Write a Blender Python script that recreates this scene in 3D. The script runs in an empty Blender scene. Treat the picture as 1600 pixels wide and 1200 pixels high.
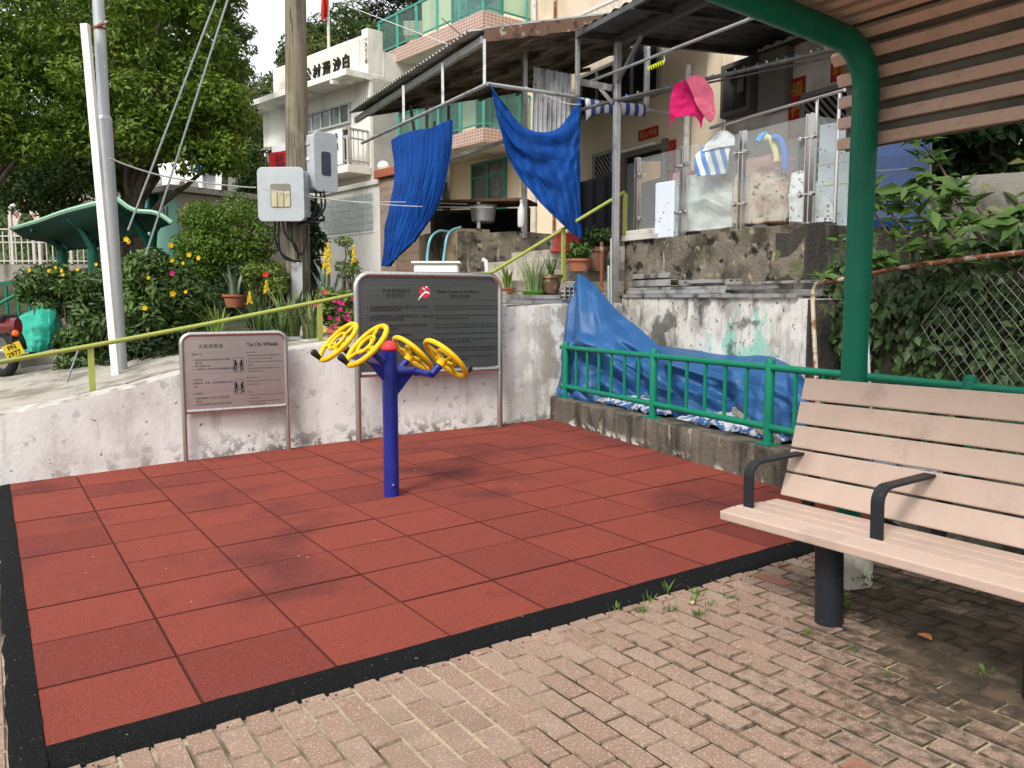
import bpy, math, random
import numpy as np
from mathutils import Vector, Matrix, noise as mnoise
SC = bpy.context.scene
COL = SC.collection
random.seed(7); RNG = np.random.default_rng(7)
R = math.radians
# ------------------------------------------------------------------ camera, world, sun, exposure
CAMP = Vector((0.0, 0.0, 1.42)); PITCH = R(-6.0); F = 1294.0       # focal length in pixels of a 1600 px wide picture
cam_d = bpy.data.cameras.new('camera'); cam = bpy.data.objects.new('camera', cam_d); COL.objects.link(cam)
cam.location = CAMP; cam.rotation_euler = (R(90) + PITCH, 0, 0)
cam_d.sensor_width = 36.0; cam_d.lens = 36.0 * F / 1600.0; cam_d.clip_start = 0.05; cam_d.clip_end = 2000
SC.camera = cam
SUN_EL, SUN_AZ = 46.0, 208.0        # azimuth clockwise from +Y: the sun stands behind the camera's left shoulder
w = bpy.data.worlds.new('World'); SC.world = w; w.use_nodes = True
nt = w.node_tree; nt.nodes.clear()
sky = nt.nodes.new('ShaderNodeTexSky'); sky.sky_type = 'NISHITA'; sky.sun_disc = False
sky.sun_elevation = R(SUN_EL); sky.sun_rotation = R(SUN_AZ); sky.air_density = 1.6; sky.dust_density = 6.0
bw = nt.nodes.new('ShaderNodeHueSaturation'); bw.inputs['Saturation'].default_value = 0.10; bw.inputs['Value'].default_value = 1.0
ov = nt.nodes.new('ShaderNodeMix'); ov.data_type = 'RGBA'; ov.blend_type = 'LIGHTEN'; ov.inputs[0].default_value = 1.0
ov.inputs[7].default_value = (7.3, 7.4, 7.6, 1.0)      # even white overcast
bg = nt.nodes.new('ShaderNodeBackground'); bg.inputs[1].default_value = 0.13
wo = nt.nodes.new('ShaderNodeOutputWorld')
nt.links.new(sky.outputs[0], bw.inputs['Color']); nt.links.new(bw.outputs[0], ov.inputs[6]); nt.links.new(ov.outputs[2], bg.inputs[0]); nt.links.new(bg.outputs[0], wo.inputs[0])
sd = bpy.data.lights.new('sun', 'SUN'); sd.energy = 2.1; sd.angle = R(12); sd.color = (1.0, 0.95, 0.87)
sun = bpy.data.objects.new('sun', sd); COL.objects.link(sun)
sun.rotation_euler = (R(90 - SUN_EL), 0, R(180 - SUN_AZ))
sun.location = (-6, -8, 20)
SC.view_settings.view_transform = 'Standard'; SC.view_settings.look = 'None'
SC.view_settings.exposure = 0.24; SC.view_settings.gamma = 1.0
SC.cycles.max_bounces = 6; SC.cycles.transparent_max_bounces = 12
try: SC.cycles.use_denoising = True
except Exception: pass

# ------------------------------------------------------------------ places: pixel of the 1600x1200 photo + real distance -> point
cp, sp = math.cos(PITCH), math.sin(PITCH)
def ray(px, py):
    a, b = (px - 800) / F, (600 - py) / F
    return Vector((a, -sp * b + cp, cp * b + sp))
def at(px, py, Y):
    d = ray(px, py); return CAMP + d * (Y / d.y)
def atz(px, py, z):
    d = ray(px, py); return CAMP + d * ((z - CAMP.z) / d.z)
EX = Vector((0.845, 0.535, 0.026)); EY = Vector((-0.534, 0.845, -0.02)); EN = EX.cross(EY).normalized()
O0 = Vector((-3.928, 6.36, -0.132))
def E(u, v, h=0.0): return O0 + EX * u + EY * v + EN * h
def gz(x, y):       # height of the sloping play-corner floor
    return O0.z - (EN.x * (x - O0.x) + EN.y * (y - O0.y)) / EN.z
UP = Vector((0, 0, 1))

# ------------------------------------------------------------------ materials
def lin(c): return tuple(c) + (1.0,) if len(c) == 3 else tuple(c)
def S(r, g, b):      # sRGB bytes to linear
    f = lambda v: (v / 255 / 12.92) if v < 10.3 else ((v / 255 + .055) / 1.055) ** 2.4
    return (f(r), f(g), f(b))
def newmat(name):
    m = bpy.data.materials.new(name); m.use_nodes = True
    t = m.node_tree; b = t.nodes['Principled BSDF']; return m, t, b
def noise_fac(t, pos, s, lo, hi, d=4.0, r=0.6, kind='N', dist=0.0):
    n = t.nodes
    sc = s if isinstance(s, (tuple, list)) else (s, s, s)
    mp = n.new('ShaderNodeMapping'); mp.inputs['Scale'].default_value = sc
    mp.inputs['Location'].default_value = (random.uniform(-9, 9), random.uniform(-9, 9), random.uniform(-9, 9))
    t.links.new(pos, mp.inputs['Vector'])
    if kind == 'N':
        x = n.new('ShaderNodeTexNoise'); x.inputs['Scale'].default_value = 1; x.inputs['Detail'].default_value = d
        x.inputs['Roughness'].default_value = r; x.inputs['Distortion'].default_value = dist; out = x.outputs['Fac']
    else:
        x = n.new('ShaderNodeTexVoronoi'); x.inputs['Scale'].default_value = 1; x.feature = 'F1'; out = x.outputs['Distance']
    t.links.new(mp.outputs[0], x.inputs['Vector'])
    if lo is None: return out
    mr = n.new('ShaderNodeMapRange'); mr.interpolation_type = 'SMOOTHSTEP'
    mr.inputs['From Min'].default_value = lo; mr.inputs['From Max'].default_value = hi
    t.links.new(out, mr.inputs['Value']); return mr.outputs[0]
def rng_fac(t, sock, a, b):
    mr = t.nodes.new('ShaderNodeMapRange'); mr.interpolation_type = 'SMOOTHSTEP'
    mr.inputs['From Min'].default_value = a; mr.inputs['From Max'].default_value = b
    t.links.new(sock, mr.inputs['Value']); return mr.outputs[0]
def math_n(t, op, a, b):
    x = t.nodes.new('ShaderNodeMath'); x.operation = op
    for i, v in enumerate((a, b)):
        if isinstance(v, (int, float)): x.inputs[i].default_value = v
        else: t.links.new(v, x.inputs[i])
    return x.outputs[0]
def mixc(t, fac, a, b):
    x = t.nodes.new('ShaderNodeMix'); x.data_type = 'RGBA'
    for s, v in ((x.inputs[0], fac), (x.inputs[6], a), (x.inputs[7], b)):
        if isinstance(v, (int, float)): s.default_value = v
        elif isinstance(v, (tuple, list)): s.default_value = lin(v)
        else: t.links.new(v, s)
    return x.outputs[2]
def mat(name, col, rough=0.6, metal=0.0, layers=(), bump=0.0, bscale=60, spec=0.22, coord='pos', rnd=None, bdet=4, trans=0.0, coat=0.0):
    """layers: dict(c, s, lo, hi, d, r, z=(full,none), x=(axis,full,none), a=amount, k='N'/'V')"""
    m, t, b = newmat(name)
    if coord == 'pos': g = t.nodes.new('ShaderNodeNewGeometry'); pos = g.outputs['Position']
    else: g = t.nodes.new('ShaderNodeTexCoord'); pos = g.outputs['Object']
    cur = lin(col)
    if rnd:
        at_ = t.nodes.new('ShaderNodeAttribute'); at_.attribute_name = 'rnd'
        cur = mixc(t, at_.outputs['Fac'], col, rnd)
    sep = None
    for L in layers:
        f = noise_fac(t, pos, L.get('s', 1), L['lo'], L['hi'], L.get('d', 4), L.get('r', .6), L.get('k', 'N'), L.get('dist', 0))
        for ax in 'xyz':
            if ax in L:
                if sep is None:
                    sep = t.nodes.new('ShaderNodeSeparateXYZ'); t.links.new(pos, sep.inputs[0])
                a0, a1 = L[ax]
                q = rng_fac(t, sep.outputs['xyz'.index(ax)], a1, a0) if a0 > a1 else math_n(t, 'SUBTRACT', 1.0, rng_fac(t, sep.outputs['xyz'.index(ax)], a0, a1))
                f = math_n(t, 'MULTIPLY', f, q)
        if 'a' in L: f = math_n(t, 'MULTIPLY', f, L['a'])
        cur = mixc(t, f, cur, L['c'])
    if isinstance(cur, tuple): b.inputs['Base Color'].default_value = cur
    else: t.links.new(cur, b.inputs['Base Color'])
    b.inputs['Roughness'].default_value = rough; b.inputs['Metallic'].default_value = metal
    b.inputs['Specular IOR Level'].default_value = spec
    if coat: b.inputs['Coat Weight'].default_value = coat; b.inputs['Coat Roughness'].default_value = 0.15
    if bump:
        bs = bscale if isinstance(bscale, (tuple, list)) else (bscale,) * 3
        h = noise_fac(t, pos, bs, None, None, bdet, .6)
        bn = t.nodes.new('ShaderNodeBump'); bn.inputs['Strength'].default_value = min(1, bump); bn.inputs['Distance'].default_value = 0.02
        t.links.new(h, bn.inputs['Height']); t.links.new(bn.outputs[0], b.inputs['Normal'])
    if trans:
        tr = t.nodes.new('ShaderNodeBsdfTranslucent'); mx = t.nodes.new('ShaderNodeMixShader'); mx.inputs[0].default_value = trans
        if isinstance(cur, tuple): tr.inputs[0].default_value = cur
        else: t.links.new(cur, tr.inputs[0])
        t.links.new(b.outputs[0], mx.inputs[1]); t.links.new(tr.outputs[0], mx.inputs[2])
        t.links.new(mx.outputs[0], t.nodes['Material Output'].inputs[0])
    return m
def glassmat(name, tint=(.9, .95, .93), opac=0.12, body=None, rough=0.03):
    m, t, b = newmat(name); t.nodes.remove(b)
    tr = t.nodes.new('ShaderNodeBsdfTransparent'); tr.inputs[0].default_value = lin(tint)
    gl = t.nodes.new('ShaderNodeBsdfGlossy'); gl.inputs['Roughness'].default_value = rough
    fr = t.nodes.new('ShaderNodeLayerWeight'); fr.inputs[0].default_value = .5
    mx = t.nodes.new('ShaderNodeMixShader')
    t.links.new(math_n(t, 'ADD', math_n(t, 'MULTIPLY', math_n(t, 'POWER', fr.outputs['Facing'], 4.0), .6), .025), mx.inputs[0])
    src = tr
    if body:
        df = t.nodes.new('ShaderNodeBsdfDiffuse'); df.inputs[0].default_value = lin(body)
        m2 = t.nodes.new('ShaderNodeMixShader'); m2.inputs[0].default_value = opac
        t.links.new(tr.outputs[0], m2.inputs[1]); t.links.new(df.outputs[0], m2.inputs[2]); src = m2
    t.links.new(src.outputs[0], mx.inputs[1]); t.links.new(gl.outputs[0], mx.inputs[2])
    t.links.new(mx.outputs[0], t.nodes['Material Output'].inputs[0]); return m

# ------------------------------------------------------------------ mesh builder
class MB:
    def __init__(s): s.v = []; s.f = []; s.r = []; s.mi = []; s.cur = 0; s.rv = 0.0
    def add(s, vs, fs, rv=None):
        n = len(s.v); s.v += [tuple(p) for p in vs]
        for f in fs: s.f.append(tuple(i + n for i in f)); s.r.append(s.rv if rv is None else rv); s.mi.append(s.cur)
        return s
    def hexa(s, p, rv=None):      # 8 points: bottom ring 0-3, top ring 4-7
        return s.add(p, [(3, 2, 1, 0), (4, 5, 6, 7), (0, 1, 5, 4), (1, 2, 6, 5), (2, 3, 7, 6), (3, 0, 4, 7)], rv)
    def box(s, c, size, rot=None, rv=None):
        c = Vector(c); h = Vector(size) * .5; ps = []
        for z in (-1, 1):
            for x, y in ((-1, -1), (1, -1), (1, 1), (-1, 1)):
                q = Vector((x * h.x, y * h.y, z * h.z)); ps.append(c + (rot @ q if rot else q))
        return s.hexa(ps, rv)
    def fbox(s, fr, a0, a1, b0, b1, h0, h1, rv=None):     # box in a wall frame
        ps = [fr(a, b, h) for h in (h0, h1) for a, b in ((a0, b0), (a1, b0), (a1, b1), (a0, b1))]
        return s.hexa(ps, rv)
    def bar(s, p, q, w, h=None, up=UP, rv=None):          # square bar between two points
        p, q = Vector(p), Vector(q); h = h or w; d = (q - p).normalized()
        x = d.cross(up);
        if x.length < 1e-4: x = d.cross(Vector((0, 1, 0)))
        x.normalize(); y = x.cross(d).normalized()
        ps = [o + x * a * w / 2 + y * b * h / 2 for o in (p, q) for a, b in ((-1, -1), (1, -1), (1, 1), (-1, 1))]
        return s.hexa(ps, rv)
    def tube(s, path, r, n=8, cap=True, closed=False, rv=None):
        P = [Vector(p) for p in path]; rs = r if isinstance(r, (list, tuple)) else [r] * len(P)
        vs = []; m = len(P); prev = None
        for i, p in enumerate(P):
            if closed: d = P[(i + 1) % m] - P[i - 1]
            else: d = P[min(i + 1, m - 1)] - P[max(i - 1, 0)]
            d.normalize()
            if prev is None:
                a = Vector((0, 0, 1)) if abs(d.z) < .9 else Vector((1, 0, 0)); x = d.cross(a).normalized()
            else:
                x = prev - d * prev.dot(d)
                if x.length < 1e-6: x = d.orthogonal()
                x.normalize()
            prev = x; y = d.cross(x)
            for k in range(n):
                t = 2 * math.pi * k / n; vs.append(p + (x * math.cos(t) + y * math.sin(t)) * rs[i])
        fs = []
        for i in range(m if closed else m - 1):
            j = (i + 1) % m
            for k in range(n): fs.append((i * n + k, i * n + (k + 1) % n, j * n + (k + 1) % n, j * n + k))
        if cap and not closed: fs += [tuple(range(n))[::-1], tuple((m - 1) * n + k for k in range(n))]
        return s.add(vs, fs, rv)
    def lathe(s, prof, c, n=16, axis=None, rv=None, cap=True):     # prof: (radius, height)
        c = Vector(c); vs = []; m = len(prof)
        if axis is None: X, Y, Z = Vector((1, 0, 0)), Vector((0, 1, 0)), UP
        else: Z = Vector(axis).normalized(); X = Z.orthogonal().normalized(); Y = Z.cross(X)
        for r_, h in prof:
            for k in range(n):
                t = 2 * math.pi * k / n; vs.append(c + X * r_ * math.cos(t) + Y * r_ * math.sin(t) + Z * h)
        fs = [(i * n + k, i * n + (k + 1) % n, (i + 1) * n + (k + 1) % n, (i + 1) * n + k) for i in range(m - 1) for k in range(n)]
        if cap: fs += [tuple(range(n))[::-1], tuple((m - 1) * n + k for k in range(n))]
        return s.add(vs, fs, rv)
    def prism(s, poly, ext, rv=None):      # closed 3-D outline pushed along ext
        n = len(poly); ext = Vector(ext); vs = [Vector(p) for p in poly] + [Vector(p) + ext for p in poly]
        return s.add(vs, [tuple(range(n))[::-1], tuple(range(n, 2 * n))] + [(i, (i + 1) % n, n + (i + 1) % n, n + i) for i in range(n)], rv)
    def grid(s, P, rv=None):               # P[i][j] points
        m, n = len(P), len(P[0])
        return s.add([p for row in P for p in row], [(i * n + j, i * n + j + 1, (i + 1) * n + j + 1, (i + 1) * n + j) for i in range(m - 1) for j in range(n - 1)], rv)
    def build(s, name, m, parent=None, smooth=False, loc=None, bevel=0, thick=0, label=None, cat=None, group=None, kind=None, frame=None):
        me = bpy.data.meshes.new(name); V = np.array(s.v, float).reshape(-1, 3)
        if frame is not None:
            org = (0, 0, 0)
        elif parent is not None: org = ORG[parent.name]
        elif loc is not None: org = tuple(loc)
        else:
            lo, hi = V.min(0), V.max(0); org = ((lo[0] + hi[0]) / 2, (lo[1] + hi[1]) / 2, lo[2])
        V = V - np.array(org)
        me.from_pydata(V.tolist(), [], s.f)
        ms = m if isinstance(m, (list, tuple)) else [m]
        for x in ms: me.materials.append(x)
        if len(ms) > 1: me.polygons.foreach_set('material_index', s.mi)
        a = me.attributes.new('rnd', 'FLOAT', 'FACE'); a.data.foreach_set('value', s.r)
        if smooth: me.polygons.foreach_set('use_smooth', [True] * len(me.polygons))
        me.update()
        o = bpy.data.objects.new(name, me); COL.objects.link(o)
        if frame is not None: o.matrix_world = frame; ORG[o.name] = (0, 0, 0)
        elif parent is not None: o.parent = parent; ORG[o.name] = org
        else: o.location = org; ORG[o.name] = org
        if thick: md = o.modifiers.new('thickness', 'SOLIDIFY'); md.thickness = thick; md.offset = 0
        if bevel: md = o.modifiers.new('edge', 'BEVEL'); md.width = bevel; md.segments = 2; md.limit_method = 'ANGLE'
        if smooth == 'auto':
            try: me.set_sharp_from_angle(angle=R(40))
            except Exception: pass
        tag(o, label, cat, group, kind); return o
ORG = {}
def tag(o, label=None, cat=None, group=None, kind=None):
    if label: o['label'] = label
    if label and cat and not kind and not o.get('kind'): kind = 'thing'
    if cat: o['category'] = cat
    if group: o['group'] = group
    if kind: o['kind'] = kind
    return o
def thing(name, label, cat, loc, group=None):
    o = bpy.data.objects.new(name, None); COL.objects.link(o); o.location = loc; o.empty_display_size = .1
    ORG[o.name] = tuple(loc); return tag(o, label, cat, group)
def dup(root, loc, rotz=0.0, label=None, group=None, scale=1.0):
    r = root.copy(); COL.objects.link(r); r.location = loc; r.rotation_euler = (0, 0, rotz); r.scale = (scale,) * 3
    if label: r['label'] = label
    if group: r['group'] = group
    for ch in list(root.children):
        c = ch.copy(); COL.objects.link(c); c.parent = r
        for g in ch.children: d = g.copy(); COL.objects.link(d); d.parent = c
    return r
def frame(o, d):                 # wall frame: a along d, b to the far side, h up
    o = Vector(o); d = Vector((d[0], d[1], 0)).normalized(); n = Vector((-d.y, d.x, 0))
    return lambda a, b, h: o + d * a + n * b + UP * h
def wob(p, s, a):                # small 3-D noise offset
    v = mnoise.noise_vector(Vector(p) * s); return v * a
def text_mesh(mb, body, origin, xdir, ydir, size, align='LEFT', width=None, push=0.0, thick=0.0, bold=0.0, spacing=1.0):
    c = bpy.data.curves.new('lettering', 'FONT'); c.body = body; c.align_x = align; c.resolution_u = 2; c.offset = bold
    c.space_character = spacing
    if thick: c.extrude = thick
    o = bpy.data.objects.new('lettering', c); COL.objects.link(o)
    dg = bpy.context.evaluated_depsgraph_get(); dg.update()
    me = bpy.data.meshes.new_from_object(o.evaluated_get(dg))
    X, Y = Vector(xdir).normalized(), Vector(ydir).normalized(); N = X.cross(Y)
    k = size
    if width:
        xs = [v.co.x for v in me.vertices]
        if xs: k = width / (max(xs) - min(xs))
    ky = size if width else k
    vs = [Vector(origin) + X * v.co.x * k + Y * v.co.y * ky + N * (push + v.co.z) for v in me.vertices]
    fs = [tuple(p.vertices) for p in me.polygons]
    bpy.data.objects.remove(o); bpy.data.curves.remove(c); bpy.data.meshes.remove(me)
    if vs: mb.add(vs, fs)
    return mb

# ------------------------------------------------------------------ foliage
def clumps_in(c, rad, k, rr, seed=0, flat=0.0):
    g = np.random.default_rng(seed); out = []
    for i in range(k):
        d = g.normal(size=3); d /= np.linalg.norm(d); q = g.uniform(.35, 1.0) ** .5
        p = np.array(c) + d * np.array(rad) * q
        out.append((p, rr * g.uniform(.6, 1.35)))
    return out
def leaf_mesh(clumps, n, L, W, seed=0, up=0.55, squash=0.75, shell=0.55, fold=0.18):
    g = np.random.default_rng(seed)
    C = np.array([c[0] for c in clumps]); rr = np.array([c[1] for c in clumps])
    pr = rr ** 2 / (rr ** 2).sum(); idx = g.choice(len(clumps), n, p=pr)
    d = g.normal(size=(n, 3)); d /= np.linalg.norm(d, axis=1)[:, None]
    q = shell + (1 - shell) * g.random(n) ** .6
    P = C[idx] + d * (rr[idx] * q)[:, None] * np.array([1, 1, squash])
    nrm = d * .7 + np.array([0, 0, up]) + g.normal(size=(n, 3)) * .45
    return leaf_at(P, nrm, L, W, g, fold)
def leaf_at(P, nrm, L, W, g, fold=0.18, axis=None):
    n = len(P); nrm = nrm / np.linalg.norm(nrm, axis=1)[:, None]
    a = g.normal(size=(n, 3)) + np.array([0, 0, -.35]) if axis is None else axis
    a = a - nrm * (a * nrm).sum(1)[:, None]; a /= np.linalg.norm(a, axis=1)[:, None] + 1e-9
    b = np.cross(nrm, a); s = g.uniform(.6, 1.25, n)[:, None]
    l, w = a * L * s, b * W * s; up = nrm * (W * fold) * s
    V = np.stack([P - l * .5, P - w * .5 + up - l * .08, P + l * .5 - nrm * L * .12 * s, P + w * .5 + up - l * .08], 1).reshape(-1, 3)
    return V, n, np.clip(g.normal(.5, .22, n), 0, 1)
def leaf_obj(name, data, m, parent=None, **kw):
    V, n, rv = data
    me = bpy.data.meshes.new(name)
    org = np.array(ORG[parent.name]) if parent is not None else np.array([V[:, 0].mean(), V[:, 1].mean(), V[:, 2].min()])
    me.vertices.add(4 * n); me.vertices.foreach_set('co', (V - org).ravel())
    me.loops.add(6 * n); me.polygons.add(2 * n)
    k = np.arange(n)[:, None] * 4
    me.loops.foreach_set('vertex_index', (k + np.array([0, 3, 2, 0, 2, 1])).ravel().astype(np.int32))
    me.polygons.foreach_set('loop_start', np.arange(2 * n, dtype=np.int32) * 3)
    me.polygons.foreach_set('loop_total', np.full(2 * n, 3, np.int32))
    me.materials.append(m)
    a = me.attributes.new('rnd', 'FLOAT', 'FACE'); a.data.foreach_set('value', np.repeat(rv, 2))
    me.update(calc_edges=True)
    o = bpy.data.objects.new(name, me); COL.objects.link(o)
    if parent is not None: o.parent = parent; ORG[o.name] = tuple(org)
    else: o.location = org; ORG[o.name] = tuple(org)
    tag(o, kw.get('label'), kw.get('cat'), kw.get('group'), kw.get('kind')); return o
def branch(mb, p, q, r0, r1, n=6, w=.12, seed=0):
    p, q = Vector(p), Vector(q); k = 6; L = (q - p).length; pts = []
    for i in range(k + 1):
        t = i / k; pts.append(p.lerp(q, t) + (wob((p.x + t * 3, p.y + seed, t * 4), 1.3, L * w) if 0 < i < k else Vector((0, 0, 0))))
    mb.tube(pts, [r0 + (r1 - r0) * i / k for i in range(k + 1)], n)
# ------------------------------------------------------------------ common materials
RED = mat('rubber red', (.25, .058, .041), .9, layers=[
    dict(c=(.085, .028, .030), s=(1.0, 1.0, 1.0), lo=.52, hi=.72, d=5, r=.55, a=.8), dict(c=(.19, .045, .034), s=4, lo=.5, hi=.7, d=6, a=.4),
    dict(c=(.38, .085, .058), s=110, lo=.53, hi=.68, a=.7), dict(c=(.10, .016, .012), s=140, lo=.56, hi=.66, a=.75),
    dict(c=(.6, .5, .42), s=26, lo=.815, hi=.825, d=1)], bump=.6, bscale=190, rnd=(.165, .040, .033), spec=.12)
BLACKR = mat('rubber black', (.008, .0085, .009), .9, layers=[dict(c=(.035, .035, .034), s=140, lo=.56, hi=.66), dict(c=(.3, .29, .26), s=60, lo=.76, hi=.78, d=1)], bump=1.0, bscale=130, spec=.12)
PAVER = mat('paver', (.40, .30, .225), .9, rnd=(.33, .21, .16), layers=[
    dict(c=(.52, .43, .34), s=120, lo=.52, hi=.7, a=.75), dict(c=(.2, .15, .11), s=170, lo=.6, hi=.72, a=.7),
    dict(c=(.24, .18, .13), s=2.3, lo=.5, hi=.75, a=.5)], bump=.5, bscale=220, spec=.2)
# ------------------------------------------------------------------ paving: each brick, its joint sand
def dirt_shade_amount(u, v):           # mossy stain and the shelter's soft shade painted together, with a ragged outline
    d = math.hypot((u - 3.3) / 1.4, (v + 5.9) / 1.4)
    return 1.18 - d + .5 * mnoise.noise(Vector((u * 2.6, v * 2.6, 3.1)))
def dirt_shade_mat(name, base, rough, extra, r2=None):
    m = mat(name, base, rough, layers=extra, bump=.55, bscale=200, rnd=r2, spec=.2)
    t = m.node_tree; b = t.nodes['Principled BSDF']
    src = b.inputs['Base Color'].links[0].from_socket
    a = t.nodes.new('ShaderNodeAttribute'); a.attribute_name = 'dirt_shade'
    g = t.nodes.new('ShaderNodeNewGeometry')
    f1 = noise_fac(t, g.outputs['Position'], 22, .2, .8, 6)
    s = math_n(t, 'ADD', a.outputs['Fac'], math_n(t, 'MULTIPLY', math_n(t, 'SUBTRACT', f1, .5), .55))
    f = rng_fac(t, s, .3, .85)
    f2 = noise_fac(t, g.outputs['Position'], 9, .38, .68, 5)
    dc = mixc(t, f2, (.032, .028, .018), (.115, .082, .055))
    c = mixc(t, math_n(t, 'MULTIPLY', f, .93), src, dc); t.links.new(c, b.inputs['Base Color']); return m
PAVER = dirt_shade_mat('paver', (.345, .242, .182), .9, [
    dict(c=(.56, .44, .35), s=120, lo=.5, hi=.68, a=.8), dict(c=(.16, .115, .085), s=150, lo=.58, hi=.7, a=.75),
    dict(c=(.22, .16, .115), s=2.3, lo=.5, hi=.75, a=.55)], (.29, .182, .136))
PAVER_R = dirt_shade_mat('paver red', (.32, .165, .115), .9, [dict(c=(.5, .3, .22), s=120, lo=.5, hi=.7, a=.6), dict(c=(.14, .08, .06), s=150, lo=.58, hi=.7, a=.7)], (.3, .12, .08))
JOINT = dirt_shade_mat('joint sand', (.47, .39, .27), .95, [dict(c=(.055, .045, .03), s=1.1, lo=.40, hi=.56), dict(c=(.16, .13, .09), s=40, lo=.5, hi=.7, a=.6)])
HP = -.018
def paving():
    vs, fs, mi, rv, dv = [], [], [], [], []
    g = random.Random(3)
    u0 = -2.6; nu = 96
    for i in range(nu):
        u = u0 + i * .1; off = .1 * (i % 2) + g.uniform(-.006, .006)
        for j in range(26 * 2):
            v = -9.6 + off + j * .2
            uc, vc = u + .05, v + .1
            if -.0 < uc < 6 and vc > -4.44 and not (uc > 4.55): 
                continue
            if vc > .3: continue
            if uc > 5.2 - (vc * -.25) and vc > -4.6: continue
            gp = .0034 + g.random() * .0016; b = .005; h = HP + g.uniform(-.0025, .0025); tl = g.uniform(-.002, .002); tw = g.uniform(-.002, .002)
            n = len(vs)
            for (a, c, dz) in ((gp, gp, -.012), (.1 - gp, gp, -.012), (.1 - gp, .2 - gp, -.012), (gp, .2 - gp, -.012),
                               (gp + b, gp + b, 0), (.1 - gp - b, gp + b, tl), (.1 - gp - b, .2 - gp - b, tl + tw), (gp + b, .2 - gp - b, tw)):
                vs.append((u + a, v + c, h + dz))
            fs += [(n + 4, n + 5, n + 6, n + 7), (n, n + 1, n + 5, n + 4), (n + 1, n + 2, n + 6, n + 5), (n + 2, n + 3, n + 7, n + 6), (n + 3, n, n + 4, n + 7)]
            r_ = g.random(); red = 1 if g.random() < (.22 if (1.7 < uc < 2.35 and -7.9 < vc < -6.1) else .03 if uc > 1.9 else .004) else 0
            mi += [red] * 5; rv += [r_] * 5; da = dirt_shade_amount(uc, vc); dv += [da] + [max(da, .1) + .28] * 4
    me = bpy.data.meshes.new('paving'); me.from_pydata(vs, [], fs)
    me.materials.append(PAVER); me.materials.append(PAVER_R); me.polygons.foreach_set('material_index', mi)
    me.attributes.new('rnd', 'FLOAT', 'FACE').data.foreach_set('value', rv)
    me.attributes.new('dirt_shade', 'FLOAT', 'FACE').data.foreach_set('value', dv)
    o = bpy.data.objects.new('paving', me); COL.objects.link(o); o.matrix_world = TILEM; tag(o, kind='structure')
    # joint filling sheet just under the brick tops
    vs, fs, dv = [], [], []
    n = 60
    for i in range(n + 1):
        for j in range(n + 1): vs.append((-14 + 28 * i / n, -18 + 17.8 * j / n + (.4 if j == n else 0), HP - .0075))
    for i in range(n):
        for j in range(n):
            fs.append((i * (n + 1) + j, (i + 1) * (n + 1) + j, (i + 1) * (n + 1) + j + 1, i * (n + 1) + j + 1))
            q = vs[i * (n + 1) + j]; dv.append(dirt_shade_amount(q[0], q[1]))
    me = bpy.data.meshes.new('pavement_bed'); me.from_pydata(vs, [], fs); me.materials.append(JOINT)
    me.attributes.new('dirt_shade', 'FLOAT', 'FACE').data.foreach_set('value', dv)
    o = bpy.data.objects.new('pavement', me); COL.objects.link(o); o.matrix_world = TILEM; tag(o, kind='structure')
TILEM = Matrix((tuple(EX) , tuple(EY), tuple(EN))).transposed().to_4x4(); TILEM.translation = O0
paving()
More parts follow.
